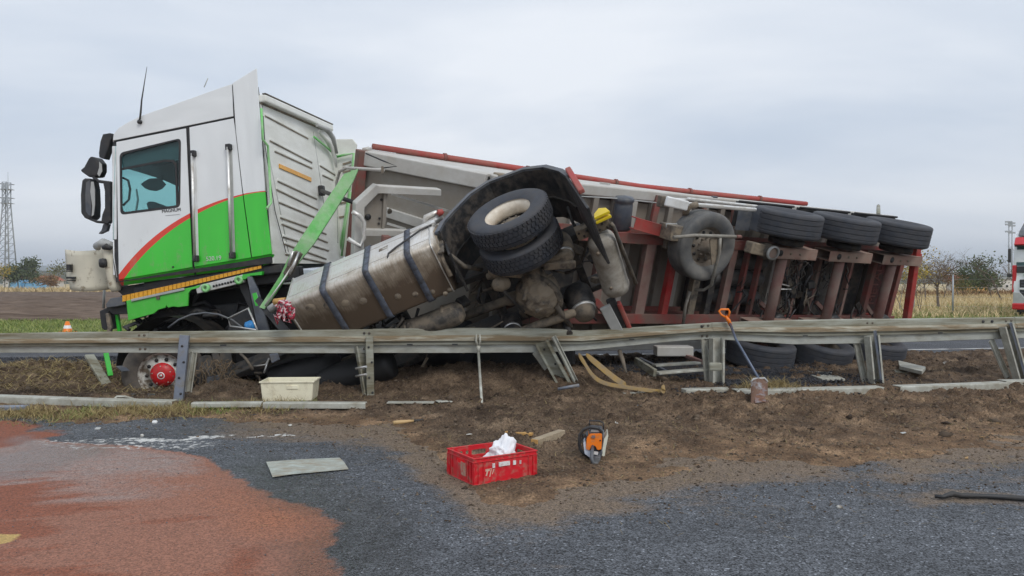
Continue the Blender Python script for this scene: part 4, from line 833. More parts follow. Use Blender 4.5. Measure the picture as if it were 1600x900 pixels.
# axles, hangers, wheels
G5 = tuple((t, .0055) for t in (-.115, -.04, .04, .115))
for i in range(3):
    x = -1.31 * i
    tr('axle', MB().tube([(x, -.95, 0), (x, .95, 0)], .083, 22), m_axle)
    for s in (-1, 1):
        hb = MB(); y = s * .60
        hb.b2((x + .42, y - .085, -.13), (x - .60, y - .070, .20)); hb.b2((x + .42, y + .07, -.13), (x - .60, y + .085, .20)); hb.b2((x + .42, y - .07, .17), (x - .60, y + .07, .20)); hb.b2((x + .42, y - .07, -.13), (x - .60, y + .07, -.115))
        hg = tr('suspension_hanger', hb, m_hanger, .006)
        tr('hanger_slot', MB().lathe([(0, .004), (.05, .004), (.05, 0)], (x + .2, y, -.13), (0, 0, -1), 16), m_black, 0, hg)
        for dx_ in (-.02, -.22): tr('hanger_bolt', MB().lathe([(0, .012), (.018, .012), (.018, 0)], (x + dx_, y, -.13), (0, 0, -1), 8), m_mudmetal, 0, hg)
        tr('spring_bellows', MB().lathe([(0, 0), (.13, 0), (.15, .05), (.15, .2), (.13, .25), (0, .25)], (x - .42, y, .12), (0, 0, 1), 22), m_black)
        tr('axle_clamp', MB().box((x, y, 0), (.22, .17, .24)), m_blackdirty, .01)
        tr('brake_disc', MB().lathe([(0, -.05), (.26, -.05), (.27, 0), (.26, .05), (0, .05)], (x, s * .78, 0), (0, 1, 0), 28), m_blackdirty)
    yl = 1.055
    for s in (1, -1):
        # the lower wheels are pushed into the soil and turned a little
        Mw = MT @ TR((x + .08, s * yl, 0))
        if s < 0: Mw = MT @ TR((x + (.10, .06, .02)[i], -1.02, -.08)) @ rotm(0, 0, math.radians((4, -3, 2)[i]))
        wheel(trl, Mw, .525, .385, .29, .02 if s > 0 else .02, m_tyre, m_rimgrey, s, G5, 0, 8)
c0 = V((.52, .60, .02))
bc = tr('brake_chamber', MB().lathe([(0, -.12), (.10, -.11), (.115, -.03), (.13, -.02), (.13, .03), (.115, .04), (.10, .10), (0, .11)], c0 + V((-.15, 0, -.02)), (.2, -.2, -1), 22), m_grime)
tr('brake_bracket', MB().box(c0 + V((.02, .02, .0)), (.40, .18, .16), Matrix.Rotation(.1, 3, 'Z')), m_mudmetal, .02)
tr('hub_ring', MB().lathe([(.085, 0), (.11, -.01), (.115, .02), (.085, .03)], c0 + V((-.15, 0, -.15)), (.1, -.1, -1), 22), m_glassgrey)
# spare wheel and its holder
SP = V((1.64, .62, .04)); MS = MT @ TR(SP) @ rotm(0, math.radians(0), math.radians(-90))
m_spare = mat('grey_dusty_rubber', (.055, .062, .072), .75, var=.15, vs=8, dirt=(.21, .20, .18), da=.5, ds=3.5, dsoft=.25, bump=.2, bs=50)
wheel(trl, MS, .505, .36, .29, .05, m_spare, m_rimgrey, 1, G5, 0, 10, 'spare_wheel')
m_pipe = mat('dusty_pipe', (.30, .285, .25), .55, metal=.2, var=.1, dirt=(.2, .18, .15), da=.45, ds=8)
hold = tr('spare_holder', MB().tube([T(1052, 371, 2, -.26), T(1085, 368, 2, -.27), T(1153, 370, 2, -.24)], .026, 10), m_pipe)
tr('spare_holder', MB().tube([T(1125, 372, 2, -.27), T(1124, 395, 2, -.26), T(1117, 420, 2, -.22), T(1112, 445, 2, -.1), T(1100, 453, 2, 0), T(1085, 453, 2, .1)], .023, 10), m_pipe)
tr('spare_holder', MB().tube([T(1078, 456, 2, .1), T(1071, 478, 2, .15), T(1067, 512, 2, .15)], .024, 10), m_pipe)
tr('spare_plate', MB().beam(T(1114, 372, 2, -.24), T(1117, 412, 2, -.22), .13, .02, up=(0, 0, 1)), m_mudmetal, .004)
tr('holder_end', MB().tube([T(1150, 370, 2, -.25), T(1157, 370, 2, -.23)], .028, 10), m_red)
tr('holder_box', MB().box(T(1047, 362, 2, .12), (.20, .22, .30)), m_mudmetal, .012)
tr('holder_hook', MB().tube([T(1041, 357, 2, .1), T(1041, 350, 2, .1), T(1057, 350, 2, .1), T(1058, 356, 2, .1)], .012, 6), m_glassgrey)
lb = MB(); a, b_ = T(992, 349, 2, .22), T(1038, 362, 2, .22)
lb.beam(a, b_, .16, .015); lb.beam(a + V((0, .078, .05)), b_ + V((0, .078, .05)), .015, .12); lb.beam(a + V((0, -.078, .05)), b_ + V((0, -.078, .05)), .015, .12)
tr('landing_leg_bracket', lb, m_redbright, .004)
tr('landing_leg_stub', MB().beam(T(1042, 372, 2, .2), T(1040, 388, 2, .2), .07, .07), m_grime, .008)
tr('red_post', MB().beam(T(1029, 306, 2, .76), T(1019, 352, 2, .70), .10, .06), m_red, .006)
tr('red_post', MB().beam(T(1101, 318, 2, .76), T(1098, 345, 2, .70), .06, .05), m_red, .006)
tr('red_post', MB().beam(T(1147, 324, 2, .76), T(1145, 352, 2, .70), .08, .05), m_red, .006)
# dark canister under the floor
c = T(973, 333, 2, .60)
tr('water_canister', MB().lathe([(0, -.25), (.11, -.25), (.135, -.22), (.135, .12), (.125, .15), (.145, .17), (.15, .21), (.12, .24), (0, .26)], c, (0.1, 1, 0), 26), m_canister)
tr('canister_rod', MB().tube([T(905, 307, 2, .60), T(960, 310, 2, .58), T(1025, 317, 2, .60)], .010, 6), m_glassgrey)
# aluminium side guard
def rail(p, q, z, w_=.11, mt=m_alubright): return tr('side_guard', MB().beam(T(*p, 2, z), T(*q, 2, z), .05, w_, up=(0, 1, 0)), mt, .018)
rail((1040, 314), (1074, 322), .0, .14, m_white); rail((1074, 311), (1183, 323), .30, .05); rail((1074, 319), (1181, 328), .05, .06)
rail((1040, 311), (1100, 315), .35, .05)
tr('guard_bend', MB().tube([T(1088, 320, 2, .05), T(1078, 321, 2, .05), T(1072, 328, 2, .10), T(1071, 336, 2, .2)], .05, 10), m_mudmetal)
tr('guard_bracket', MB().box(T(1035, 315, 2, .2), (.13, .16, .1)), m_grime, .01)
tr('side_marker', MB().box(T(1116, 309, 2, .80), (.10, .05, .05)), m_canister, .008)
tr('mudguard', MB().beam(T(1151, 342, 2, .28), T(1174, 344, 2, .22), .34, .012, up=(0, 0, 1)), m_canister, .003)
tr('mudguard', MB().b2((.60, .88, .02), (.585, 1.22, .45)), m_canister)
for (x0, x1) in ((.62, -.60), (-.72, -1.95), (-2.05, -3.2)):
    tr('mudguard_edge', MB().tube([(x0, 1.26, .52), (x1, 1.26, .54)], .018, 6), m_black)
    tr('mudguard_top', MB().b2((x0, .86, .57), (x1, 1.255, .59)), m_black)
tr('rear_peg', MB().tube([T(1372, 336, 1, 1.25), T(1372, 322, 1, 1.30)], .035, 10), m_galv)
m_reserv = mat('dark_grey_reservoir', (.13, .135, .14), .45, metal=.2, var=.15, dirt=(.09, .08, .07), da=.5, ds=5)
# air tanks lying between the beams
for k, (y, x0, x1) in enumerate([(.30, .75, -.30), (.02, .85, -.30), (-.30, .70, -.30), (.42, 1.0, .3)]):
    tr('air_reservoir', MB().lathe([(0, x0 + .02), (.07, x0 + .01), (.115, x0 - .04), (.13, x0 - .10), (.13, x1 + .1), (.10, x1 + .03), (0, x1)], (0, y, .60), (1, 0, 0), 24), m_reserv)
    for xx in (x0 - .3, x1 + .3): tr('reservoir_band', MB().lathe([(.133, -.02), (.14, -.015), (.14, .015), (.133, .02)], (xx, y, .60), (1, 0, 0), 20), m_grime)
    tr('drain_valve', MB().lathe([(0, .03), (.018, .03), (.022, 0)], (.28, y, .47), (0, 0, -1), 8), m_black)
rt_ = random.Random(5)
for k in range(46):      # hoses and wiring round the axles
    x = rt_.choice([rt_.uniform(-1.2, -.35)] * 3 + [rt_.uniform(-2.9, .9)]); p = V((x, rt_.uniform(-.45, .5), rt_.uniform(.05, .35))); pts = [p]
    for j in range(6): pts.append(pts[-1] + V((rt_.uniform(-.12, .12), rt_.uniform(-.20, .16), rt_.uniform(-.07, .07))))
    tr('brake_hose', MB().tube(pts, rt_.choice([.007, .010, .013]), 6), rt_.choice([m_black, m_black, m_blackdirty, m_grime]))
for k in range(12):
    tr('valve_block', MB().box((rt_.uniform(-1.1, -.4), rt_.uniform(-.2, .3), rt_.uniform(.2, .4)), (rt_.uniform(.05, .14), rt_.uniform(.05, .16), .08), Matrix.Rotation(rt_.uniform(0, 1.5), 3, 'Z')), rt_.choice([m_black, m_blackdirty, m_grime]), .01)
for a, b_ in [((1205, 440), (1233, 447)), ((1218, 452), (1236, 452))]: tr('sensor_lead', MB().tube([T(*a, 2, .05), T(*b_, 2, .05)], .010, 6), m_alubright)
# rear underrun bar
tr('underrun_bar', MB().beam(T(1434.5, 370, 2, -.02), T(1416, 506, 2, -.02), .12, .11, up=(0, 0, 1)), m_redbright, .012)
tr('underrun_bracket', MB().beam((-3.05, .66, .04), (-3.36, .66, .04), .12, .10), m_redbright, .01)
tr('underrun_bracket', MB().beam((-3.05, -.66, .04), (-3.46, -.66, .04), .12, .10), m_redbright, .01)
# steel frame and plate at the front (box section, bent)
zf = 1.05
fpl = lambda name, poly, z0, z1, mt, bev=.012, holes=(): tr(name, MB().plate([(T(a, b, 2, z0).x, T(a, b, 2, z0).y) for a, b in poly], [[(T(a, b, 2, z0).x, T(a, b, 2, z0).y) for a, b in h] for h in holes], z0, z1, lambda u, v, t: V((u, v, t))), mt, bev)
fpl('neck_frame', [(556, 318), (588, 289), (594, 290.5), (690, 296), (690, 306), (592, 302), (570, 325), (569, 400), (562, 470), (549, 470), (553, 395)], zf, zf + .16, m_alu)
fpl('neck_plate', [(569, 326), (592, 303), (606, 303.5), (601, 360), (570, 358)], zf + .09, zf + .105, m_aludark, 0)
fpl('neck_frame', [(568, 358), (603, 359), (650, 361), (650, 369), (567, 369)], zf, zf + .12, m_alu)
fpl('neck_strut', [(600, 300), (606, 301), (604, 345), (600, 360), (597, 360)], zf + .05, zf + .12, m_aludark)
tr('neck_hole', MB().lathe([(0, .01), (.04, .01), (.04, 0)], T(575, 339, 2, zf + .085), (0, 0, -1), 14), m_black)
for q in ((593, 341), (592, 349), (596, 312)): tr('neck_bolt', MB().lathe([(0, .012), (.016, .012), (.016, 0)], T(*q, 2, zf + .085), (0, 0, -1), 8), m_black)
tr('grab_bar', MB().tube([T(551, 331, 2, zf - .1), T(562, 337, 2, zf - .1), T(569, 347, 2, zf - .1), T(569, 372, 2, zf - .1), T(563, 385, 2, zf - .1), T(544, 373, 2, zf - .1)], .028, 10), m_alubright)
tr('pale_bar', MB().beam(T(612, 303, 2, 1.3), T(705, 331, 2, 1.2), .03, .02), m_alubright)
tr('pale_bar', MB().beam(T(605, 349, 2, 1.3), T(634, 358, 2, 1.25), .03, .02), m_alubright)
tr('red_catch', MB().box(T(603, 374, 2, .8), (.1, .1, .1)), m_red, .01)
tr('bolt_boss', MB().lathe([(0, .03), (.03, .03), (.04, 0)], T(608, 330, 2, 1.4), (-.6, 0, -.8), 10), m_grime)
tr('coupling_plate', MB().b2((3.4, -.5, .55), (4.75, .5, .70)), m_blackdirty, .02)
tr('king_pin', MB().lathe([(0, 0), (.045, 0), (.045, .1)], (4.3, 0, .45), (0, 0, 1), 14), m_grime)
tr('red_bar', MB().beam(T(930, 470, 2, .25), T(968, 512, 2, .25), .10, .07), m_red, .01)

# ================================================================== GROUND
RA = math.atan2(2.2, 13.05); CU, SU = math.cos(RA), math.sin(RA)          # the road runs along this direction
def uv(x, y): return x * CU + y * SU, -x * SU + y * CU
def xy(u, v): return u * CU - v * SU, u * SU + v * CU
def vnoise(x, y, f, seed=0):
    x = x * f; y = y * f; xi = np.floor(x).astype(np.int64); yi = np.floor(y).astype(np.int64); xf = x - xi; yf = y - yi
    def h(a, b):
        n = (a * 374761393 + b * 668265263 + seed * 1442695041) & 0x7fffffff; n = ((n ^ (n >> 13)) * 1274126177) & 0x7fffffff; return ((n ^ (n >> 16)) & 0xffff) / 65535.0
    u = xf * xf * (3 - 2 * xf); v = yf * yf * (3 - 2 * yf)
    return (h(xi, yi) * (1 - u) + h(xi + 1, yi) * u) * (1 - v) + (h(xi, yi + 1) * (1 - u) + h(xi + 1, yi + 1) * u) * v
def fbm(x, y, f, o=4, seed=0, g=.5):
    s = 0; a = 1; t = 0
    for k in range(o): s = s + a * vnoise(x, y, f * 2 ** k, seed + k * 17); t += a; a *= g
    return s / t
def smooth(a, b, x): t = np.clip((x - a) / (b - a), 0, 1); return t * t * (3 - 2 * t)
def grid_mesh(name, X, Y, Z, mt, attrs=None, smoothf=True):
    ny, nx = X.shape; me = bpy.data.meshes.new(name)
    co = np.stack([X, Y, Z], -1).reshape(-1, 3).astype(np.float32)
    idx = np.arange(nx * ny).reshape(ny, nx)
    q = np.stack([idx[:-1, :-1], idx[:-1, 1:], idx[1:, 1:], idx[1:, :-1]], -1).reshape(-1, 4)
    me.vertices.add(len(co)); me.vertices.foreach_set('co', co.ravel())
    me.loops.add(q.size); me.loops.foreach_set('vertex_index', q.ravel().astype(np.int32))
    me.polygons.add(len(q)); me.polygons.foreach_set('loop_start', np.arange(0, q.size, 4, dtype=np.int32)); me.polygons.foreach_set('loop_total', np.full(len(q), 4, dtype=np.int32))
    me.polygons.foreach_set('use_smooth', np.full(len(q), smoothf)); me.update(calc_edges=True)
    for k, a in (attrs or {}).items():
        at_ = me.attributes.new(k, 'FLOAT', 'POINT'); at_.data.foreach_set('value', a.ravel().astype(np.float32))
    me.materials.append(mt); return link(name, me)
def groundpt(px, py): p = gr(px, py); return (p.x, p.y)
def polydist(X, Y, P):
    """signed distance to a polygon, negative inside"""
    P = np.array(P); d = np.full(X.shape, 1e9); ins = np.zeros(X.shape, bool)
    for i in range(len(P)):
        a, b = P[i], P[(i + 1) % len(P)]; e = b - a; wx, wy = X - a[0], Y - a[1]
        t = np.clip((wx * e[0] + wy * e[1]) / (e @ e), 0, 1); d = np.minimum(d, (wx - t * e[0]) ** 2 + (wy - t * e[1]) ** 2)
        c = (a[1] > Y) != (b[1] > Y)
        with np.errstate(divide='ignore', invalid='ignore'): xi = (b[0] - a[0]) * (Y - a[1]) / (b[1] - a[1]) + a[0]
        ins ^= c & (X < xi)
    d = np.sqrt(d); return np.where(ins, -d, d)
def polyline_y(pts):
    P = sorted(groundpt(*p) for p in pts); return lambda X: np.interp(X, [p[0] for p in P], [p[1] for p in P])
# near edge of the spilt soil (world y as a function of x)
soil_edge = polyline_y([(-300, 655), (0, 650), (120, 655), (250, 662), (400, 665), (520, 668), (600, 672), (640, 690), (690, 745), (760, 790), (860, 795), (960, 762), (1060, 735), (1180, 728), (1300, 728), (1450, 722), (1600, 706), (1900, 690)])
def soil_h(X, Y):
    U, Vv = uv(X, Y); e = soil_edge(X)
    inn = Y - e + (fbm(X, Y, 1.6, 4, 3) - .5) * 1.3 + (fbm(X, Y, 7, 3, 9) - .5) * .35      # metres inside the spill
    h = -.016 + .022 * smooth(-.25, .5, inn) + .02 * smooth(.8, 2.5, inn)
    far = smooth(14.2, 13.2, Vv + (fbm(X, Y, .8, 3, 5) - .5) * 1.2)
    # heap under the tractor and the bank on the left
    def bump(cx, cy, rx, ry, a): return a * np.exp(-((X - cx) / rx) ** 2 - ((Y - cy) / ry) ** 2)
    h = h + bump(.2, 10.1, 1.6, .5, .24) + bump(-1.2, 10.4, 1.0, .5, .08) + bump(-6.2, 10.5, 1.2, .8, .20) + bump(-8.0, 10.8, 1.5, 1.0, .12) + bump(3.1, 9.8, .4, .3, .10) + bump(-2.2, 10.0, 1.4, .3, .09) + bump(-3.7, 9.9, .35, .25, .12)
    h = h + bump(6.5, 11.5, 2.5, .7, .05) - bump(-3.0, 10.8, 1.3, .6, .06) - bump(-4.55, 9.95, .7, .45, .12)
    near_gap = smooth(560, 640, 800 + F * X / np.maximum(Y, 1)) 
    rough = smooth(-.1, .8, inn)
    cl = fbm(X, Y, 7, 5, 21, .72); clod = np.maximum(cl - .47, 0) * .26 + np.abs(fbm(X, Y, 16, 3, 25, .6) - .5) * .05
    deepen = .35 + .65 * smooth(.4, 2.2, inn)
    h = h + rough * (clod * deepen + (fbm(X, Y, 3.0, 3, 31) - .5) * .035 * deepen + (fbm(X, Y, 30, 2, 41) - .5) * .012)
    # thin dusting on the road side of the left part keeps the asphalt visible
    chan = smooth(.5, .12, np.abs(Vv - 9.34)) * (smooth(2.3, 3.0, X) + smooth(-1.4, -2.0, X))
    h = h * (1 - chan * .85) + .012 * chan
    h = np.where(far < 1, -.06 + (h + .06) * far, h)
    return h, inn
def soil_material():
    m = bpy.data.materials.new('churned_soil'); m.use_nodes = True; t = m.node_tree; b = t.nodes['Principled BSDF']; n = t.nodes.new; l = t.links.new
    co = n('ShaderNodeTexCoord').outputs['Object']
    a = n('ShaderNodeTexNoise'); a.inputs['Scale'].default_value = 2.2; a.inputs['Detail'].default_value = 10; a.inputs['Roughness'].default_value = .7; l(co, a.inputs['Vector'])
    r = n('ShaderNodeValToRGB'); l(a.outputs['Fac'], r.inputs[0]); e = r.color_ramp.elements
    e[0].position = .32; e[0].color = (.040, .027, .019, 1); e[1].position = .70; e[1].color = (.25, .180, .120, 1); q = e.new(.52); q.color = (.115, .080, .054, 1)
    f = n('ShaderNodeTexNoise'); f.inputs['Scale'].default_value = 70; f.inputs['Detail'].default_value = 6; l(co, f.inputs['Vector'])
    fr_ = n('ShaderNodeMapRange'); l(f.outputs['Fac'], fr_.inputs[0]); fr_.inputs[1].default_value = .3; fr_.inputs[2].default_value = .7; fr_.inputs[3].default_value = .45; fr_.inputs[4].default_value = 1.6
    s = n('ShaderNodeVectorMath'); s.operation = 'SCALE'; l(r.outputs[0], s.inputs[0]); l(fr_.outputs[0], s.inputs['Scale'])
    at_ = n('ShaderNodeAttribute'); at_.attribute_name = 'dry'; mx_ = n('ShaderNodeMixRGB'); l(at_.outputs['Fac'], mx_.inputs[0]); l(s.outputs[0], mx_.inputs[1])
    mm = n('ShaderNodeVectorMath'); mm.operation = 'MULTIPLY'; l(s.outputs[0], mm.inputs[0]); mm.inputs[1].default_value = (1.65, 1.50, 1.32); l(mm.outputs[0], mx_.inputs[2])
    l(mx_.outputs[0], b.inputs['Base Color']); b.inputs['Roughness'].default_value = .9; b.inputs['Specular IOR Level'].default_value = .2
    bb = n('ShaderNodeBump'); bb.inputs['Strength'].default_value = .9; bb.inputs['Distance'].default_value = .02; l(f.outputs['Fac'], bb.inputs['Height']); l(bb.outputs[0], b.inputs['Normal'])
    return m
m_soil = soil_material()
# rows follow the sight lines so the near soil is fine and the far soil coarse
ys = 4.3 * (17.0 / 4.3) ** (np.linspace(0, 1, 430)); xs = np.linspace(-.86, .86, 760)
Y, S_ = np.meshgrid(ys, xs, indexing='ij'); X = S_ * (Y + .6) * 1.0
h, inn = soil_h(X, Y)
so_ = setting(grid_mesh('soil_verge', X, Y, h, m_soil, {'dry': smooth(1.4, .1, inn) * .9 + smooth(0, 3, X) * .35 * smooth(11, 9, Y)}))
def soilz(x, y):
    a, _ = soil_h(np.array([[x]]), np.array([[y]])); return max(float(a[0, 0]), 0)

# near carriageway
def asphalt(name, base=(.076, .082, .092), masks=False, wet=.0):
    m = bpy.data.materials.new(name); m.use_nodes = True; t = m.node_tree; b = t.nodes['Principled BSDF']; n = t.nodes.new; l = t.links.new
    co = n('ShaderNodeTexCoord').outputs['Object']
    vo = n('ShaderNodeTexVoronoi'); vo.inputs['Scale'].default_value = 115; l(co, vo.inputs['Vector'])
    sc = n('ShaderNodeSeparateColor'); l(vo.outputs['Color'], sc.inputs[0])
    st_ = n('ShaderNodeMapRange'); l(sc.outputs[0], st_.inputs[0]); st_.inputs[1].default_value = 0; st_.inputs[2].default_value = 1; st_.inputs[3].default_value = .12; st_.inputs[4].default_value = 2.1
    big_ = n('ShaderNodeTexNoise'); big_.inputs['Scale'].default_value = 1.1; big_.inputs['Detail'].default_value = 7; big_.inputs['Roughness'].default_value = .6; l(co, big_.inputs['Vector'])
    bm_ = n('ShaderNodeMapRange'); l(big_.outputs['Fac'], bm_.inputs[0]); bm_.inputs[1].default_value = .3; bm_.inputs[2].default_value = .7; bm_.inputs[3].default_value = .72; bm_.inputs[4].default_value = 1.3
    v2 = n('ShaderNodeTexVoronoi'); v2.inputs['Scale'].default_value = 42; l(co, v2.inputs['Vector']); s3 = n('ShaderNodeSeparateColor'); l(v2.outputs['Color'], s3.inputs[0])
    g1 = n('ShaderNodeMath'); g1.operation = 'LESS_THAN'; l(v2.outputs['Distance'], g1.inputs[0]); g1.inputs[1].default_value = .28
    g2 = n('ShaderNodeMath'); g2.operation = 'GREATER_THAN'; l(s3.outputs[1], g2.inputs[0]); g2.inputs[1].default_value = .84
    g3 = n('ShaderNodeMath'); g3.operation = 'MULTIPLY'; l(g1.outputs[0], g3.inputs[0]); l(g2.outputs[0], g3.inputs[1])
    g4 = n('ShaderNodeMath'); g4.operation = 'MULTIPLY_ADD'; l(g3.outputs[0], g4.inputs[0]); g4.inputs[1].default_value = 2.4; l(st_.outputs[0], g4.inputs[2])
    ck = n('ShaderNodeTexNoise'); ck.inputs['Scale'].default_value = 9; ck.inputs['Detail'].default_value = 9; ck.inputs['Roughness'].default_value = .75; l(co, ck.inputs['Vector'])
    ckr = n('ShaderNodeMapRange'); l(ck.outputs['Fac'], ckr.inputs[0]); ckr.inputs[1].default_value = .34; ckr.inputs[2].default_value = .62; ckr.inputs[3].default_value = .62; ckr.inputs[4].default_value = 1.15
    g5 = n('ShaderNodeMath'); g5.operation = 'MULTIPLY'; l(g4.outputs[0], g5.inputs[0]); l(ckr.outputs[0], g5.inputs[1])
    mu = n('ShaderNodeMath'); mu.operation = 'MULTIPLY'; l(g5.outputs[0], mu.inputs[0]); l(bm_.outputs[0], mu.inputs[1])
    s = n('ShaderNodeVectorMath'); s.operation = 'SCALE'; s.inputs[0].default_value = base; l(mu.outputs[0], s.inputs['Scale']); out = s.outputs[0]
    rough = None
    fine = n('ShaderNodeTexNoise'); fine.inputs['Scale'].default_value = 16; fine.inputs['Detail'].default_value = 8; fine.inputs['Roughness'].default_value = .7; l(co, fine.inputs['Vector'])
    def att(nm, lo=.35, hi=.65, k=.9):
        """attribute mask broken up with fine noise"""
        a = n('ShaderNodeAttribute'); a.attribute_name = nm
        x = n('ShaderNodeMath'); x.operation = 'MULTIPLY_ADD'; l(fine.outputs['Fac'], x.inputs[0]); x.inputs[1].default_value = k; l(a.outputs['Fac'], x.inputs[2])
        y = n('ShaderNodeMapRange'); l(x.outputs[0], y.inputs[0]); y.inputs[1].default_value = lo + k * .5; y.inputs[2].default_value = hi + k * .5; return y.outputs[0]
    if masks:
        def layer(mask, col, keep=.45):
            nonlocal out
            c = n('ShaderNodeVectorMath'); c.operation = 'SCALE'; c.inputs[0].default_value = col
            g = n('ShaderNodeMapRange'); l(st_.outputs[0], g.inputs[0]); g.inputs[1].default_value = .25; g.inputs[2].default_value = 1.95; g.inputs[3].default_value = 1 - keep; g.inputs[4].default_value = 1 + keep * .7; l(g.outputs[0], c.inputs['Scale'])
            x = n('ShaderNodeMixRGB'); l(mask, x.inputs[0]); l(out, x.inputs[1]); l(c.outputs[0], x.inputs[2]); out = x.outputs[0]
        layer(att('dust', .2, .95, 1.5), (.175, .130, .092), .6)
        layer(att('stain', .4, .6, .9), (.30, .135, .088), .38)
        layer(att('pale', .3, .8, .8), (.30, .26, .245), .4)  # grey sky reflection on the wet spill, put into the colour
        layer(att('orange', .30, .95, .9), (.33, .13, .07), .5)
        layer(att('deep', .2, .85, 1.3), (.25, .082, .043), .4)
        layer(att('paint', .44, .56, 1.3), (.62, .62, .60), .1)
        layer(att('yellow', .42, .6, 1.0), (.50, .34, .12), .2)
        wa = n('ShaderNodeAttribute'); wa.attribute_name = 'wet'; rr_ = n('ShaderNodeMapRange'); l(wa.outputs['Fac'], rr_.inputs[0]); rr_.inputs[3].default_value = .82; rr_.inputs[4].default_value = .26; l(rr_.outputs[0], b.inputs['Roughness'])
        dk = n('ShaderNodeMapRange'); l(wa.outputs['Fac'], dk.inputs[0]); dk.inputs[3].default_value = 1; dk.inputs[4].default_value = .66
        s2 = n('ShaderNodeVectorMath'); s2.operation = 'SCALE'; l(out, s2.inputs[0]); l(dk.outputs[0], s2.inputs['Scale']); out = s2.outputs[0]
    else: b.inputs['Roughness'].default_value = .8 - wet
    l(out, b.inputs['Base Color']); b.inputs['Specular IOR Level'].default_value = .4
    bb = n('ShaderNodeBump'); bb.inputs['Strength'].default_value = .55; bb.inputs['Distance'].default_value = .006; l(vo.outputs['Distance'], bb.inputs['Height']); l(bb.outputs[0], b.inputs['Normal'])
    return m
ys = np.concatenate([[-12, -6, -2, 0.5, 1.6], 2.2 * (9.6 / 2.2) ** np.linspace(0, 1, 420)]); xs = np.linspace(-1, 1, 720)
Y, S_ = np.meshgrid(ys, xs, indexing='ij'); X = S_ * (np.maximum(Y, 2.5) * .8 + .6); X[:, 0] = -60; X[:, -1] = 60
Xn, Yn = X + (fbm(X, Y, 2, 4, 55) - .5) * .5, Y + (fbm(X, Y, 2, 4, 66) - .5) * .5
G = [groundpt(*p) for p in [(-900, 668), (0, 668), (90, 688), (200, 698), (290, 714), (370, 742), (420, 778), (470, 795), (512, 822), (492, 838), (470, 850), (488, 870), (500, 905), (515, 1100), (300, 1800), (-900, 1800)]]
stain = smooth(.18, -.12, polydist(Xn * .7 + X * .3, Yn * .7 + Y * .3, G))
D1 = polydist(Xn, Yn, [groundpt(*p) for p in [(-700, 755), (0, 755), (60, 762), (112, 797), (95, 808), (85, 830), (30, 850), (60, 900), (90, 980), (-700, 1100)]])
D2 = polydist(Xn, Yn, [groundpt(*p) for p in [(-400, 650), (0, 660), (40, 672), (110, 672), (115, 678), (30, 690), (0, 695), (-400, 700)]])
D3 = polydist(Xn, Yn, [groundpt(*p) for p in [(330, 845), (400, 842), (398, 870), (392, 960), (330, 960)]])
str_ = fbm(X * .8 + Y * .4, (Y - X * .3) * 3.2, 1.6, 5, 71, .6)
deep = np.maximum.reduce([smooth(.34, -.30, D1 + (str_ - .5) * 1.2), smooth(.1, -.1, D2), smooth(.08, -.08, D3) * .7, stain * smooth(.60, .72, str_) * .6])
orange = stain * np.clip(smooth(-2.6, -1.2, X) * smooth(.9, .2, np.abs(Y - 4.9 - (X + 1.6) * -.8)) * .75 + (fbm(X, Y, 1.2, 4, 81) - .5) * 1.1 + .12, 0, 1)
pale = stain * np.clip(smooth(-1.4, -2.8, X) * smooth(4.4, 5.2, Y) * 1.0 + (fbm(X, (Y - X * .2) * 2, 1.1, 4, 91) - .48) * 1.3, 0, 1) * .62  # where the sky's reflection is painted on the wet spill
U, Vv = uv(X, Y)
e = soil_edge(X); inn = Y - e
dust = smooth(-1.0 + .72 * smooth(.6, 2.0, X), .3 - .1 * smooth(.8, 2.2, X), inn + (fbm(X, Y, 1.5, 5, 101, .6) - .5) * 1.5) * smooth(-2.2, -.2, X + .2 * Y - .6) * .95 + smooth(-.9, .1, inn + (fbm(X, Y * 2.5, 1.6, 4, 107) - .5) * 1.6) * .75 * smooth(-3.6, -2.2, X)
dust = np.clip(dust + .25 * smooth(.6, .8, fbm(X, Y, 2.2, 3, 104)) * smooth(-.5, 1, X) * smooth(3.5, 5, Y), 0, 1)
dust = np.maximum(dust, .8 * smooth(.55, .05, np.hypot((X - 2.9) / 1.2, (Y - 4.95) / .5) + (fbm(X, Y, 4, 3, 7) - .5)))
lineV = 7.28 + .012 * U; worn = smooth(.50, .66, fbm(X, Y, 5, 4, 111)); px_ = 800 + F * X / np.maximum(Y, 1)
paint = smooth(.13, .07, np.abs(Vv - lineV)) * (worn * .42 + .12) * (smooth(180, 230, px_) * smooth(1010, 880, px_)) * (1 - .75 * smooth(450, 480, px_) * smooth(680, 650, px_))
paint = paint + smooth(.5, .2, polydist(X, Y, [groundpt(*p) for p in [(60, 691), (200, 686), (335, 694), (300, 700), (120, 700)]]) * 4) * .42
yellow = smooth(.06, -.04, polydist(Xn, Yn, [groundpt(*p) for p in [(-100, 845), (10, 842), (22, 850), (0, 862), (-100, 870)]])) * .8
wet = np.clip(stain * (smooth(.45, .7, fbm(X, Y, .8, 3, 121)) * .9 + .15) + .9 * smooth(.5, .1, np.abs(polydist(X, Y, G) - .25)) * smooth(-2.6, -1.5, X) * smooth(0.2, -.6, X) + smooth(.62, .72, fbm(X, Y, .7, 3, 131)) * .4 * (1 - dust), 0, 1)
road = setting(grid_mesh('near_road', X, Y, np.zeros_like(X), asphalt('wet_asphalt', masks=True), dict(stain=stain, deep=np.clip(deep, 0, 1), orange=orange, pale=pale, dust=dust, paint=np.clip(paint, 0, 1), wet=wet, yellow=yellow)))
def strip(name, v0, v1, z, mt, u0=-160, u1=260):
    q = [xy(u0, v0), xy(u1, v0), xy(u1, v1), xy(u0, v1)]
    return setting(MB().add([(a, b, z) for a, b in q], [(0, 1, 2, 3)]).build(name, mt, None, MI))
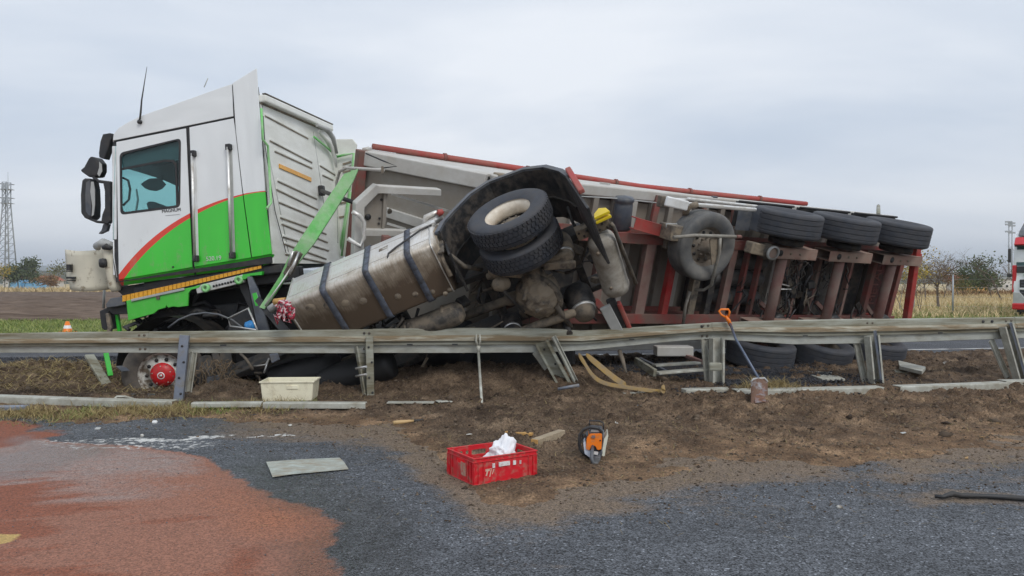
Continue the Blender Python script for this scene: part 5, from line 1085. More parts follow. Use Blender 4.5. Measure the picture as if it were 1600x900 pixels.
strip('far_road', 12.0, 21.6, .0, asphalt('far_asphalt', (.055, .058, .066)))
strip('edge_line', 14.1, 14.25, .004, mat('road_paint', (.62, .62, .60), .6, var=.1, dirt=(.12, .11, .1), da=.5, ds=2))
strip('edge_line', 20.9, 21.05, .004, bpy.data.materials['road_paint'])
strip('median', 8.5, 13.0, -.012, m_soil)
# open ground: one sheet to the horizon
def field_mat(name, c1, c2, sc, st=(1, 1, 1), c3=None):
    m = bpy.data.materials.new(name); m.use_nodes = True; t = m.node_tree; b = t.nodes['Principled BSDF']; n = t.nodes.new; l = t.links.new
    mp_ = n('ShaderNodeMapping'); mp_.inputs['Scale'].default_value = st; mp_.inputs['Rotation'].default_value = (0, 0, -RA); l(n('ShaderNodeTexCoord').outputs['Object'], mp_.inputs[0])
    a = n('ShaderNodeTexNoise'); a.inputs['Scale'].default_value = sc; a.inputs['Detail'].default_value = 10; a.inputs['Roughness'].default_value = .7; l(mp_.outputs[0], a.inputs['Vector'])
    r = n('ShaderNodeValToRGB'); l(a.outputs['Fac'], r.inputs[0]); r.color_ramp.elements[0].position = .35; r.color_ramp.elements[0].color = (*c1, 1); r.color_ramp.elements[1].position = .68; r.color_ramp.elements[1].color = (*c2, 1)
    if c3: q = r.color_ramp.elements.new(.5); q.color = (*c3, 1)
    l(r.outputs[0], b.inputs['Base Color']); b.inputs['Roughness'].default_value = .95; b.inputs['Specular IOR Level'].default_value = .1
    return m
m_land = field_mat('meadow_ground', (.36, .29, .155), (.54, .43, .25), .03)
gp = MB(); gp.add([(-5000, -60, -.06), (5000, -60, -.06), (5000, 6000, -.06), (-5000, 6000, -.06)], [(0, 1, 2, 3)])
setting(gp.build('ground', m_land))
strip('grass_verge', 21.6, 30.0, -.02, field_mat('verge_grass', (.10, .13, .04), (.22, .24, .09), .9), -400, 400)
# ploughed field on the left: furrows along the road
us = np.linspace(-170, 22, 260); vs_ = 30.0 * (119 / 30.0) ** np.linspace(0, 1, 420)
Vv, U = np.meshgrid(vs_, us, indexing='ij'); X, Y = xy(U, Vv)
Z = -.02 + .07 * np.sin(Vv * 2 * math.pi / .9 + fbm(X, Y, .3, 2, 3) * 3) * (Vv < 75) + (fbm(X, Y, 1.5, 3, 5) - .5) * .22 + (fbm(X, Y, .2, 2, 6) - .5) * .12
setting(grid_mesh('ploughed_field', X, Y, Z, field_mat('ploughed_soil', (.085, .060, .045), (.21, .16, .125), 1.2, (.35, 2.2, 1), (.135, .10, .078)), smoothf=False))

# ================================================================== CRASH BARRIER
def rail_pt(px, z=0.0, off=0.0):
    """point on the barrier line seen in column px"""
    s = (px - 800) / F; y = (8.7 + 5.8 * math.tan(RA)) / (1 - math.tan(RA) * s); x = s * y
    return V((x - math.sin(RA) * off, y + math.cos(RA) * off, z))
bar = root('crash_barrier', rail_pt(800), 'long grey steel crash barrier with bent posts between the road and the overturned lorry', 'crash barrier')
top_px_ = [(-500, 531), (-120, 525), (0, 522), (190, 519), (275, 518.5), (585, 515), (700, 513.5), (850, 514), (905, 517), (950, 515), (1000, 511.5), (1110, 505), (1240, 501), (1370, 499), (1600, 496), (1900, 490), (2300, 484)]
bot_px = [(-500, 564), (0, 552), (275, 552), (585, 552.5), (700, 552.5), (850, 551.5), (905, 548), (1000, 539), (1060, 533), (1110, 530), (1240, 539), (1345, 537.5), (1500, 532), (1600, 529), (2300, 520)]
def zat(tab, px): y = np.interp(px, [p[0] for p in tab], [p[1] for p in tab]); d = rail_pt(px).y; return H - (y - HY) / F * d
secs = [(-500, -120), (-120, 232), (232, 583), (583, 905), (905, 1112), (1112, 1368), (1368, 1585), (1585, 2300)]
prof_r = [(.035, 1.01), (.0, 1.0), (-.012, .97), (-.012, .72), (-.050, .64), (-.052, .52), (-.020, .44), (-.018, .36), (.02, .345), (.02, .02), (.05, .0)]
for i, (a, b_) in enumerate(secs):
    mb = MB(); n = 26; m = len(prof_r)
    for k in range(n + 1):
        px = a + (b_ - a) * k / n; zt, zb = zat(top_px_, px), zat(bot_px, px)
        dent = -.03 * math.exp(-((px - 890) / 60) ** 2)
        for o, t in prof_r: mb.v.append(tuple(rail_pt(px, zb + (zt - zb) * t + .004 * (i % 2), o + dent - .006 * (i % 2))))
    mb.f = [(k * m + j, k * m + j + 1, (k + 1) * m + j + 1, (k + 1) * m + j) for k in range(n) for j in range(m - 1)]; mb.sm = [False] * len(mb.f)
    o = mb.build('rail_beam', m_galv, bar, fix=False); o.data.materials.append(m_galvmud); o.data.materials.append(m_galvlow)
    for fi, pg_ in enumerate(o.data.polygons): pg_.material_index = (0, 0, 0, 1, 1, 0, 0, 0, 2, 2)[fi % (m - 1)]
    so = o.modifiers.new('solid', 'SOLIDIFY'); so.thickness = .005; so.offset = 0
    for dx_ in (6, 14):
        for t in (.86, .2): 
            q = rail_pt(b_ - dx_, zat(bot_px, b_) + (zat(top_px_, b_) - zat(bot_px, b_)) * t, -.016 if t > .5 else .015)
            MB().lathe([(0, .012), (.014, .010), (.016, 0)], q, (math.sin(RA), -math.cos(RA), 0), 8).build('bolt', m_grime, bar)
for px in (350, 640, 710, 985, 1255, 1465):
    q = rail_pt(px, (zat(top_px_, px) * .38 + zat(bot_px, px) * .62), -.056); MB().box(q, (.07, .004, .018), Matrix.Rotation(RA, 3, 'Z')).build('slot', m_black, bar)
for px in (1535, 1549, 903, 1096):
    q = rail_pt(px, (zat(top_px_, px) * .84 + zat(bot_px, px) * .16), -.014); MB().lathe([(0, .01), (.02, .01), (.02, 0)], q, (math.sin(RA), -math.cos(RA), 0), 10).build('bolt_hole', m_black, bar)
def cpost(t, b_, w_, dep, mt, yaw=0.0, holes=4, flip=1, d0=None, d1=None, off=-.10, lip=True):
    """C-section post from picture point t (top) to b_ (bottom); web towards the road"""
    dt = rail_pt(t[0], 0, off).y if d0 is None else d0; db = rail_pt(b_[0], 0, off).y if d1 is None else d1
    A, B = at(t[0], t[1], dt), at(b_[0], b_[1], db); ax = (B - A).normalized(); sd_ = V((math.cos(RA + yaw), math.sin(RA + yaw), 0)); sd_ = (sd_ - ax * sd_.dot(ax)).normalized(); nn = ax.cross(sd_).normalized()
    if nn.y > 0: nn = -nn
    th = .006; mb = MB()
    def slab(p0, p1, q0, q1):
        n_ = (p1 - p0).cross(q0 - p0).normalized() * th; mb.add([p0, p1, q1, q0, p0 + n_, p1 + n_, q1 + n_, q0 + n_], [(0, 1, 2, 3), (4, 7, 6, 5), (0, 4, 5, 1), (1, 5, 6, 2), (2, 6, 7, 3), (3, 7, 4, 0)])
    hw = sd_ * w_ / 2
    slab(A - hw, A + hw, B - hw, B + hw)
    for s in (-1, 1):
        e0, e1 = A + hw * s, B + hw * s; slab(e0, e0 + nn * dep * flip, e1, e1 + nn * dep * flip)
        if lip: slab(e0 + nn * dep * flip, e0 + nn * dep * flip - hw * s * .35, e1 + nn * dep * flip, e1 + nn * dep * flip - hw * s * .35)
    p = mb.build('post', mt, bar, bevel=.002)
    for k in range(holes):
        q = A + (B - A) * (.16 + .7 * k / max(holes - 1, 1)) + nn * (.004 if flip < 0 else .003) + sd_ * (.02 if k % 2 else -.015)
        MB().lathe([(0, .004), (.014, .004), (.014, 0)], q, nn, 10).build('bolt_hole', m_black, p)
    return p
cpost((288, 524), (277.5, 630), .10, .06, m_galvblue, 0, 4, -1, lip=False)
cpost((301, 549), (292, 612), .06, .05, m_galvlight, .6, 0, 1, off=.02)
cpost((577.5, 526), (579.5, 628), .085, .05, m_galv, 0, 4, -1, lip=False)
cpost((561, 540), (574, 618), .12, .07, m_galv, .35, 0, 1, off=.02)
for y_ in (576, 588): MB().tube([at(556, y_, 8.95), at(572, y_ - 3, 8.85)], .014, 6).build('post_bolt', m_steel, bar)
cpost((846, 534), (884, 604), .17, .09, m_galv, -.2, 3, 1, off=-.06)
cpost((864, 526), (902, 603), .06, .02, m_galvlight, .5, 0, 1, off=-.14)
cpost((838, 548), (857, 574), .13, .02, m_galvlight, .1, 0, 1, off=-.02, lip=False)
MB().tube([at(872, 608, 8.95), at(905, 602, 8.9)], .02, 6).build('torn_edge', m_galvblue, bar)
cpost((1117, 528), (1117, 610), .17, .10, m_galvlight, .1, 2, 1, off=-.04)
cpost((1099, 530), (1106, 604), .10, .02, m_galvlight, .5, 0, 1, off=.02, lip=False)
MB().box(at(1118, 573, 9.36), (.16, .05, .10)).build('crumpled_collar', m_galv, bar, bevel=.02)
cpost((1358, 524), (1366, 606), .17, .10, m_galvlight, .15, 5, 1, off=-.04)
cpost((1338, 536), (1352, 600), .12, .02, m_galvlight, .4, 0, 1, off=.05, lip=False)
cpost((1366, 517), (1379, 609), .05, .02, m_galvblue, .8, 0, 1, off=-.12)
cpost((1567, 508), (1592, 596), .17, .10, m_galvlight, .15, 3, 1, off=-.04)
cpost((1548, 531), (1577, 596), .12, .02, m_galvlight, .4, 0, 1, off=.05, lip=False)
cpost((1578, 505), (1604, 596), .05, .02, m_galvblue, .8, 0, 1, off=-.12)
cpost((1800, 500), (1812, 592), .17, .10, m_galvlight, .15, 3, 1, off=-.04)
cpost((-60, 528), (-72, 640), .10, .06, m_galvblue, 0, 4, -1, lip=False)
# channel on the ground, in pieces
def gchan(pts, w_, h_, mt, name='ground_channel', bev=.006, zz=.085):
    mb = MB(); P = [gr(px, py - 1.5, zz) for px, py in pts]
    for a, b_ in zip(P[:-1], P[1:]): mb.beam(a, b_, w_, .012); mb.beam(a + V((0, -w_ / 2, -h_ / 2)), b_ + V((0, -w_ / 2, -h_ / 2)), .012, h_)
    return mb.build(name, mt, bar, bevel=bev)
gchan([(-120, 616), (0, 620), (140, 625), (272, 628)], .13, .12, m_galvlight)
gchan([(300, 631), (410, 630)], .08, .05, m_galvlight); gchan([(412, 630.5), (572, 631)], .09, .06, m_galvlight)
for q in ((605, 629, 678, 629), (682, 627.5, 699, 626.5), (701, 627, 722, 626)): 
    a, b_ = gr(q[0], q[1], .05), gr(q[2], q[3], .05); MB().beam(a, b_, .13, .012).build('ground_channel', m_galvlight, bar, bevel=.006)
a, b_ = gr(972, 614, .06), gr(1030, 612, .06); MB().beam(a, b_, .10, .012).build('ground_channel', m_galvlight, bar)
a, b_ = gr(1068, 611, .07), gr(1140, 609, .07); MB().beam(a, b_, .16, .05).build('ground_channel', m_galvlight, bar, bevel=.01)
gchan([(1148, 611), (1290, 608), (1376, 606)], .18, .09, m_galvlight, zz=.10)
gchan([(1402, 605), (1500, 602), (1570, 599)], .17, .09, m_galvlight, zz=.10); gchan([(1566, 596.5), (1620, 595.5), (1800, 589)], .17, .09, m_galvlight, zz=.10)
MB().tube([gr(178, 624, .08), gr(182, 620, .10), gr(195, 620, .1), gr(212, 625, .07)], .014, 6).build('bent_clip', m_galvlight, bar)
# posts and plates knocked off, lying in the soil
o = MB().beam(at(139, 556, 10.6), at(169, 607, 9.9), .12, .05).build('broken_post', m_galv, bevel=.01); tag(o, 'broken grey barrier post leaning in the straw left of the front wheel', 'post')
o = MB().beam(gr(-70, 640, .04), gr(43, 637, .04), .12, .05).build('steel_channel', m_galvblue, bevel=.01); tag(o, 'short blue grey steel channel lying in the grass at the left edge', 'steel channel')

# ================================================================== LOOSE THINGS
# red crate
A = gr(740, 760); e1 = (gr(840, 744) - A); e2 = (gr(697, 741) - A); LX, LY, LZ = .52, .40, .185
cra = root('plastic_crate', A, 'red plastic stacking crate on the road holding a white cloth', 'crate', rz=math.atan2(e1.y, e1.x)); MCR = WM[cra.name]
cp_ = lambda name, mb, mt=m_cratered, bev=.003: mb.build(name, mt, cra, MCR, bevel=bev)
def cratewall(L_, holes): return [(0.012, .012), (L_ - .012, .012), (L_ - .004, LZ), (.004, LZ)], holes
hl = rounded([(L_ := .20, .115), (.32, .115), (.32, .150), (.20, .150)], .012)
sq = lambda x: [(x, .125), (x + .022, .125), (x + .022, .15), (x, .15)]
cp_('front_side', MB().plate([(.0, .0), (LX, 0), (LX, LZ), (0, LZ)], [], .004, .010, lambda u, v, t: V((u, t, v))))
cp_('back_side', MB().plate([(.0, .0), (LX, 0), (LX, LZ), (0, LZ)], [hl, sq(.10), sq(.15), sq(.37)], LY - .010, LY - .004, lambda u, v, t: V((u, t, v))))
hl2 = rounded([(.14, .115), (.26, .115), (.26, .150), (.14, .150)], .012)
cp_('left_side', MB().plate([(.0, .0), (LY, 0), (LY, LZ), (0, LZ)], [hl2], .004, .010, lambda u, v, t: V((t, u, v))))
cp_('right_side', MB().plate([(.0, .0), (LY, 0), (LY, LZ), (0, LZ)], [hl2], LX - .010, LX - .004, lambda u, v, t: V((t, u, v))))
cp_('floor', MB().b2((.005, .005, .004), (LX - .005, LY - .005, .012)))
rim_ = MB()
for (a, b_) in [((-.004, -.004), (LX + .004, .012)), ((-.004, LY - .012), (LX + .004, LY + .004)), ((-.004, .012), (.012, LY - .012)), ((LX - .012, .012), (LX + .004, LY - .012))]:
    rim_.b2((a[0], a[1], LZ - .006), (b_[0], b_[1], LZ + .002)); 
cp_('rim', rim_)
for z0, ex in ((.155, .004), (.0, .003)):
    r_ = MB(); r_.b2((-ex, -ex, z0), (LX + ex, .004, z0 + .006)); r_.b2((-ex, -ex + .002, z0), (.004, LY, z0 + .006)); r_.b2((LX - .004, 0, z0), (LX + ex, LY, z0 + .006)); cp_('rim_band', r_)
for x in (.0, .035, .075, LX - .075, LX - .035, LX - .006):
    cp_('rib', MB().b2((x, -.004, .008), (x + .006, .004, .153)))
for y in (.004, .04, .08, LY - .08, LY - .04, LY - .006): cp_('rib', MB().b2((-.004, y, .008), (.004, y + .006, .153)))
cp_('floor_lip', MB().b2((-.002, -.002, .0), (LX + .002, .003, .008)))
m_lab = mat('paper_label', (.72, .72, .70), .6, var=.05, dirt=(.5, .3, .3), da=.25, ds=30)
for (x0, x1, z0, z1) in [(.148, .168, .105, .135), (.20, .29, .108, .138), (.318, .340, .105, .135), (.372, .376, .105, .13), (.38, .384, .105, .13)]:
    MB().b2((x0, -.0035, z0), (x1, .0035, z1)).build('label', m_lab, cra, MCR)
m_scr = mat('scratched_print', (.62, .42, .33), .6)
for (x0, x1, z0, z1, s_) in [(.095, .13, .085, .10, .0), (.095, .108, .055, .085, .01), (.125, .133, .045, .095, .012), (.145, .152, .06, .095, .015), (.095, .15, .098, .102, 0)]:
    MB().add([(x0, .0035, z0), (x1, .0035, z0), (x1 + s_, .0035, z1), (x0 + s_, .0035, z1), (x0, .006, z0), (x1, .006, z0), (x1 + s_, .006, z1), (x0 + s_, .006, z1)], [(0, 1, 2, 3), (4, 5, 6, 7), (0, 1, 5, 4), (2, 3, 7, 6)]).build('worn_print', m_scr, cra, MCR)
MB().b2((-.001, .11, .04), (.0035, .19, .13)).build('worn_sticker', mat('old_sticker', (.36, .28, .2), .8, dirt=(.5, .1, .08), da=.45, ds=40), cra, MCR)
# white cloth bag in the crate
bm = bmesh.new(); bmesh.ops.create_icosphere(bm, subdivisions=5, radius=1)
for v in bm.verts:
    q = v.co.copy(); n1 = mnoise.noise(q * 2.2 + V((3, 1, 7))); n2 = abs(mnoise.noise(q * 5.0 + V((1, 9, 2)))); n3 = abs(mnoise.noise(V((q.x * 9, q.y * 9, q.z * 2.5))))
    r = 1 + .34 * n1 - .20 * n2 - .05 * n3
    v.co = V((q.x * r * .14, q.y * r * .10, max(q.z * r * .13, -.06) + .03 * (q.z > 0) * math.sin(q.x * 5)))
me = bpy.data.meshes.new('cloth'); bm.to_mesh(me); bm.free(); me.materials.append(m_cloth); me.polygons.foreach_set('use_smooth', [True] * len(me.polygons))
o = link('white_cloth', me, None, MCR @ TR((.33, .17, .12)) @ Matrix.Rotation(.5, 4, 'Z')); tag(o, 'crumpled white cloth bag stuffed in the red crate', 'cloth')
mb = MB().tube([V((.40, .28, .10)), V((.44, .22, .14)), V((.46, .18, .12))], .014, 8)
o = mb.xf(MCR).build('orange_tool', m_orange); tag(o, 'small orange tool beside the white cloth in the crate', 'tool handle')
# beige box
p = gr(446, 629); bx = root('storage_box', p + V((0, .2, 0)), 'cream plastic storage box on the ground under the barrier', 'box', rz=.06); MBX = WM[bx.name]
def tapered(L0, D0, L1, D1, Hh, th=.006):
    v0 = [(-L0 / 2, -D0 / 2, 0), (L0 / 2, -D0 / 2, 0), (L0 / 2, D0 / 2, 0), (-L0 / 2, D0 / 2, 0)]; v1 = [(-L1 / 2, -D1 / 2, Hh), (L1 / 2, -D1 / 2, Hh), (L1 / 2, D1 / 2, Hh), (-L1 / 2, D1 / 2, Hh)]
    return MB().add(v0 + v1, [(3, 2, 1, 0), (0, 1, 5, 4), (1, 2, 6, 5), (2, 3, 7, 6), (3, 0, 4, 7)])
o = tapered(.565, .36, .61, .40, .235).build('box_body', m_cream, bx, MBX, bevel=.015, seg=3); so = o.modifiers.new('solid', 'SOLIDIFY'); so.thickness = .006
mb = MB()
for (a, b_) in [((-.315, -.212), (.315, -.198)), ((-.315, .198), (.315, .212)), ((-.315, -.198), (-.30, .198)), ((.30, -.198), (.315, .198))]: mb.b2((a[0], a[1], .228), (b_[0], b_[1], .243))
mb.build('box_rim', m_cream, bx, MBX, bevel=.003)
o = MB().b2((.0, -.204, .155), (.13, -.192, .195)).build('label_holder', m_cream, bx, MBX, bevel=.003)
MB().b2((-.155, -.194, .03), (-.150, -.19, .22)).build('box_rib', m_cream, bx, MBX)
MB().b2((-.302, -.06, .16), (-.296, .06, .17)).build('grip', m_grime, bx, MBX)
# chainsaw, seen from its rear handle
p = gr(931, 727); cs = root('chainsaw', p + V((0, .12, 0)), 'orange and white chainsaw standing on the soil right of the red crate', 'chainsaw', rz=-.10); MS_ = WM[cs.name]
cw = lambda name, mb, mt, bev=0: mb.build(name, mt, cs, MS_, bevel=bev)
K = 1 / 208.0     # metres per picture pixel there; x right, z up from the base
q_ = lambda px, py, y=0.0: V(((px - 931) * K, y, (727 - py) * K))
pz = lambda pts: [((a - 931) * K, (727 - b) * K) for a, b in pts]
cw('engine_cover', MB().prism(rounded(pz([(918, 707), (919, 690), (924, 682), (944, 681), (943, 707), (936, 708), (933, 701), (927, 701), (924, 709)]), .012, 3), -.02, .16, XZ), m_orange, .012)
cw('top_cover', MB().prism(rounded(pz([(922, 682), (925, 674), (944, 675), (946, 682)]), .01, 3), 0.0, .15, XZ), m_canister, .008)
cw('name_plate', MB().prism(pz([(925.5, 679), (926, 675), (941, 676), (943, 679.5)]), -.006, .0, XZ), m_glassgrey, .002)
cw('cover_knob', MB().prism(rounded(pz([(926.5, 688), (927.5, 684), (933, 684), (933, 688.5)]), .004, 3), -.03, -.02, XZ), m_rust, .002)
cw('side_case', MB().prism(rounded(pz([(943, 717), (947, 690), (953, 681), (954, 684), (950, 704), (948, 718)]), .008, 3), -.02, .18, XZ), mat('ivory_plastic', (.62, .62, .52), .45), .01)
cw('fuel_case', MB().prism(rounded(pz([(913.5, 697), (917, 694), (919, 706), (926, 711), (926, 722), (916, 715)]), .008, 3), -.01, .16, XZ), mat('bluish_white_plastic', (.55, .60, .70), .4), .008)
cw('crank_case', MB().b2((-.07, .03, .02), (.07, .20, .20)), m_canister, .02)
cw('front_handle', MB().tube([q_(943, 690, .02), q_(943, 679, .0), q_(938, 673, -.01), (q_(924, 671.5, -.01)), q_(914, 676, .0), q_(908, 685, .01), q_(907, 700, .02), q_(909, 709, .02), q_(914, 716, .02), q_(924, 722, .03)], .0125, 12), m_black)
cw('side_bar', MB().tube([q_(945, 676, .01), q_(946.5, 692, .0), q_(944, 709, -.01), q_(940, 720, -.03)], .010, 10), m_canister)
cw('hand_guard', MB().tube([q_(924, 672, .05), q_(923.5, 663.5, .06), q_(940, 663.5, .06), q_(946, 667, .06), q_(947, 680, .05)], .006, 8), m_black)
cw('rear_handle', MB().tube([q_(929, 701, -.01), q_(928, 708, -.06), q_(927, 716, -.12), q_(929, 724, -.12), q_(934, 726, -.10), q_(938, 722, -.05), q_(941, 712, .0)], [.012, .014, .016, .015, .015, .014, .012], 12), m_canister)
cw('handle_base', MB().prism(rounded(pz([(927, 727), (931, 717), (940, 716), (938, 724), (935, 728)]), .006, 3), -.10, .05, XZ), m_canister, .006)
cw('trigger_label', MB().prism(pz([(930.5, 715), (930.5, 710), (938, 711), (937, 716)]), -.02, -.012, XZ), m_lab, .001)
cw('starter_knob', MB().lathe([(0, -.02), (.016, -.018), (.018, .0), (.010, .012), (.008, .05)], q_(914, 688, .03), (-.3, -.2, -.8), 12), m_black)
cw('guide_bar', MB().b2((.055, .18, .09), (.059, .50, .135)), m_steel, .001)
cw('cover_screw', MB().lathe([(0, .006), (.006, .006), (.006, 0)], q_(941, 692, -.02), (0, -1, 0), 8), m_black)
# timber and small hand tools
o = MB().beam(gr(836, 692, .06), gr(878, 677, .06), .07, .06).build('timber_block', m_wood, bevel=.004); tag(o, 'short squared timber block left of the chainsaw', 'timber')
MB().beam(gr(834.6, 692.4, .06), gr(835.6, 692.1, .06), .064, .055).build('cut_end', m_woodend, o)
o = MB().beam(gr(790, 676, .05), gr(832, 679, .05), .055, .025).build('timber_offcut', m_woodend, bevel=.004); tag(o, 'flat yellow wood offcut behind the red crate', 'timber')
hm = MB().tube([gr(614, 661, .02), gr(622, 660.3, .02), gr(640, 658.4, .02), gr(646, 657.8, .02)], [.018, .022, .015, .012], 10).build('wooden_handle', mat('ash_handle', (.50, .34, .16), .5, var=.15)); tag(hm, 'hand tool with a pale wooden handle lying on the road', 'hand tool')
MB().tube([gr(646, 657.8, .02), gr(661, 656.4, .02)], .011, 8).build('tool_shank', m_black, hm)
# forcible entry bar leaning on the barrier
B0 = gr(753, 638, .0); T0 = rail_pt(747, 0, -.10); T0 = at(747.5, 550, T0.y)
hb_ = root('entry_bar', B0, 'pale steel entry bar with a forked end standing against the barrier', 'pry bar'); hw_ = lambda nm, mb, mt, bev=0: mb.build(nm, mt, hb_, MI, bevel=bev)
hw_('shaft', MB().tube([B0 + V((0, 0, .03)), T0], .016, 12), m_galvlight)
F0 = at(747.5, 540, T0.y); hw_('fork_socket', MB().tube([T0, F0], [.022, .026], 12), m_galvlight)
for s in (-1, 1): hw_('fork_tine', MB().tube([F0 + V((s * .012, 0, 0)), at(747 + s * 3.2, 532, T0.y), at(747 + s * 2.8, 522, T0.y)], [.016, .014, .009], 8), m_galvlight)
hw_('adze', MB().beam(gr(753, 639, .02), gr(770, 637, .03), .05, .012), m_galvlight, .003)
hw_('rubber_foot', MB().box(B0 + V((0, 0, .02)), (.06, .06, .05)), m_black, .01)
# spade
B1 = gr(1187, 635, .0); T1_ = at(1136, 497, rail_pt(1136, 0, -.08).y); sp = root('spade', B1, 'long spade with an orange handle and rusty blade leaning on the barrier', 'spade'); sw = lambda nm, mb, mt, bev=0: mb.build(nm, mt, sp, MI, bevel=bev)
N1 = at(1186, 592, 8.92); S1 = at(1141, 506, T1_.y - .02)
sw('shaft', MB().tube([S1, at(1150, 530, 9.5), N1], .016, 12), m_bluesteel)
pl_ = [at(1174, 597, 8.9), at(1178, 592, 8.92), at(1186, 590, 8.92), at(1195, 591, 8.92), at(1200, 597, 8.9), at(1201, 633, 8.45), at(1174, 635, 8.45)]
bl = MB(); n = len(pl_); bl.add(pl_ + [q + V((0, .012, .004)) for q in pl_], [tuple(range(n)), tuple(reversed(range(n, 2 * n)))] + [(i, i + n, (i + 1) % n + n, (i + 1) % n) for i in range(n)])
sw('blade', bl, mat('muddy_blade', (.30, .32, .34), .6, metal=.2, var=.2, dirt=(.13, .07, .045), da=.62, ds=5, dsoft=.06), .004)
sw('blade_rim', MB().tube([pl_[0], pl_[1], pl_[3], pl_[4]], .012, 8), m_glassgrey)
sw('rust_patch', MB().add([at(1179, 600, 8.88), at(1196, 599, 8.88), at(1197, 628, 8.48), at(1180, 630, 8.48), at(1179, 600, 8.89), at(1196, 599, 8.89), at(1197, 628, 8.49), at(1180, 630, 8.49)], [(0, 1, 2, 3), (4, 5, 6, 7), (0, 1, 5, 4), (2, 3, 7, 6)]), m_rust)
gd = T1_.y
sw('handle_neck', MB().tube([at(1142, 509, gd), at(1138, 500, gd), at(1134, 494, gd)], [.022, .026, .018], 10), m_orange)
sw('grip', MB().tube([at(1136, 497, gd), at(1127, 492, gd), at(1123.5, 486, gd), at(1127, 483.5, gd), at(1138, 483.5, gd), at(1140, 487, gd), at(1138, 497, gd)], .015, 10), m_orange)
# webbing sling
def band(name, pts, ws, mt):
    vs = []
    for (p, w_) in zip(pts, ws): vs += [p + V((0, 0, w_ / 2)) + V((0, w_ * .3, 0)), p - V((0, 0, w_ / 2)) - V((0, w_ * .3, 0))]
    n = len(pts); o = MB().add(vs, [(2 * i, 2 * i + 1, 2 * i + 3, 2 * i + 2) for i in range(n - 1)], True).build(name, mt); s = o.modifiers.new('solid', 'SOLIDIFY'); s.thickness = .006
    o.modifiers.new('subd', 'SUBSURF').render_levels = 2; return o
a = band('webbing_sling', [at(903, 553, 9.6), at(913, 566, 9.5), at(922, 583, 9.45), at(936, 597, 9.35), at(960, 603, 9.3), at(985, 606, 9.25), at(1015, 611, 9.2), at(1040, 612, 9.15)], [.11, .09, .08, .06, .05, .05, .05, .05], m_sling)
tag(a, 'dirty yellow webbing sling running from under the barrier across the soil', 'sling')
b2o = band('sling_loop', [at(914, 553, 9.6), at(932, 568, 9.5), at(950, 583, 9.45), at(968, 597, 9.38), at(984, 604, 9.33), at(970, 607, 9.3)], [.09, .10, .10, .09, .07, .04], m_sling); b2o.parent = a; 
k_ = band('sling_end', [at(1033, 606, 9.1), at(1038, 604, 9.1), at(1041, 608, 9.1), at(1036, 613, 9.1), at(1032, 609, 9.1)], [.05, .06, .07, .06, .05], m_sling); k_.parent = a
# glass sheet on the road, cable, debris
pts = [gr(415, 722, .012), gr(470, 718, .012), gr(530, 715.5, .012), gr(537, 722, .012), gr(544, 733, .012), (gr(500, 737, .012)), gr(455, 741, .012), gr(425, 745.5, .012), gr(420, 733, .012)]
mb = MB(); n = len(pts); mb.add([p + V((0, 0, -.004)) for p in pts] + pts, [tuple(range(n)), tuple(range(n, 2 * n))] + [(i, i + n, (i + 1) % n + n, (i + 1) % n) for i in range(n)])
o = mb.build('grimy_sheet', m_sheet); tag(o, 'grimy pale green sheet lying flat on the asphalt left of the crate', 'sheet')
o = MB().tube([gr(1462, 776, .02), gr(1475, 777, .02), gr(1490, 772, .03), gr(1503, 775, .02), (gr(1540, 776, .02)), gr(1580, 778, .02), gr(1625, 782, .02), gr(1700, 788, .02)], [.012, .014, .02, .018, .016, .018, .016, .012], 8).build('black_cable', m_black); tag(o, 'frayed black cable lying on the road at the right edge', 'cable')
def slabt(name, pts, z, th, mt, label, cat, d=None):
    P = [gr(a, b, z) for a, b in pts] if d is None else [at(a, b, d) for a, b in pts]; n = len(P); dn = V((0, 0, -th)) if d is None else V((0, th, 0))
    o = MB().add(P + [q + dn for q in P], [tuple(range(n)), tuple(reversed(range(n, 2 * n)))] + [(i, i + n, (i + 1) % n + n, (i + 1) % n) for i in range(n)]).build(name, mt, bevel=.004); tag(o, label, cat); return o
slabt('steel_plate', [(1262, 579), (1300, 582), (1321, 592), (1285, 592), (1268, 586)], .08, .03, m_galvlight, 'flat grey plate on the soil beside the second lower tyre', 'plate')
slabt('metal_offcut', [(1404, 563), (1447, 573), (1441, 580), (1406, 572)], .16, .05, m_galvlight, 'bent pale metal offcut lying on the soil right of the rear tyre', 'metal scrap')
slabt('metal_offcut', [(1395, 576), (1420, 575), (1434, 583), (1400, 581)], .08, .03, m_galv, 'darker flat metal offcut below the pale one on the soil', 'metal scrap')
ch = MB().prism([(at(1468, 577, 11.9).x, at(1468, 577, 11.9).z), (at(1488, 566, 11.9).x, at(1488, 566, 11.9).z), (at(1491, 577, 11.9).x, at(1491, 577, 11.9).z), (at(1487, 584, 11.9).x, at(1487, 584, 11.9).z), (at(1468, 587, 11.9).x, at(1468, 587, 11.9).z)], 11.9, 12.1, XZ).build('broken_lamp', m_rimwhite, bevel=.02); tag(ch, 'broken white and red lamp housing lying on the soil at right', 'lamp housing')
MB().tube([at(1470, 578, 11.88), at(1478, 573, 11.88)], .03, 8).build('red_lens', m_redbright, ch)
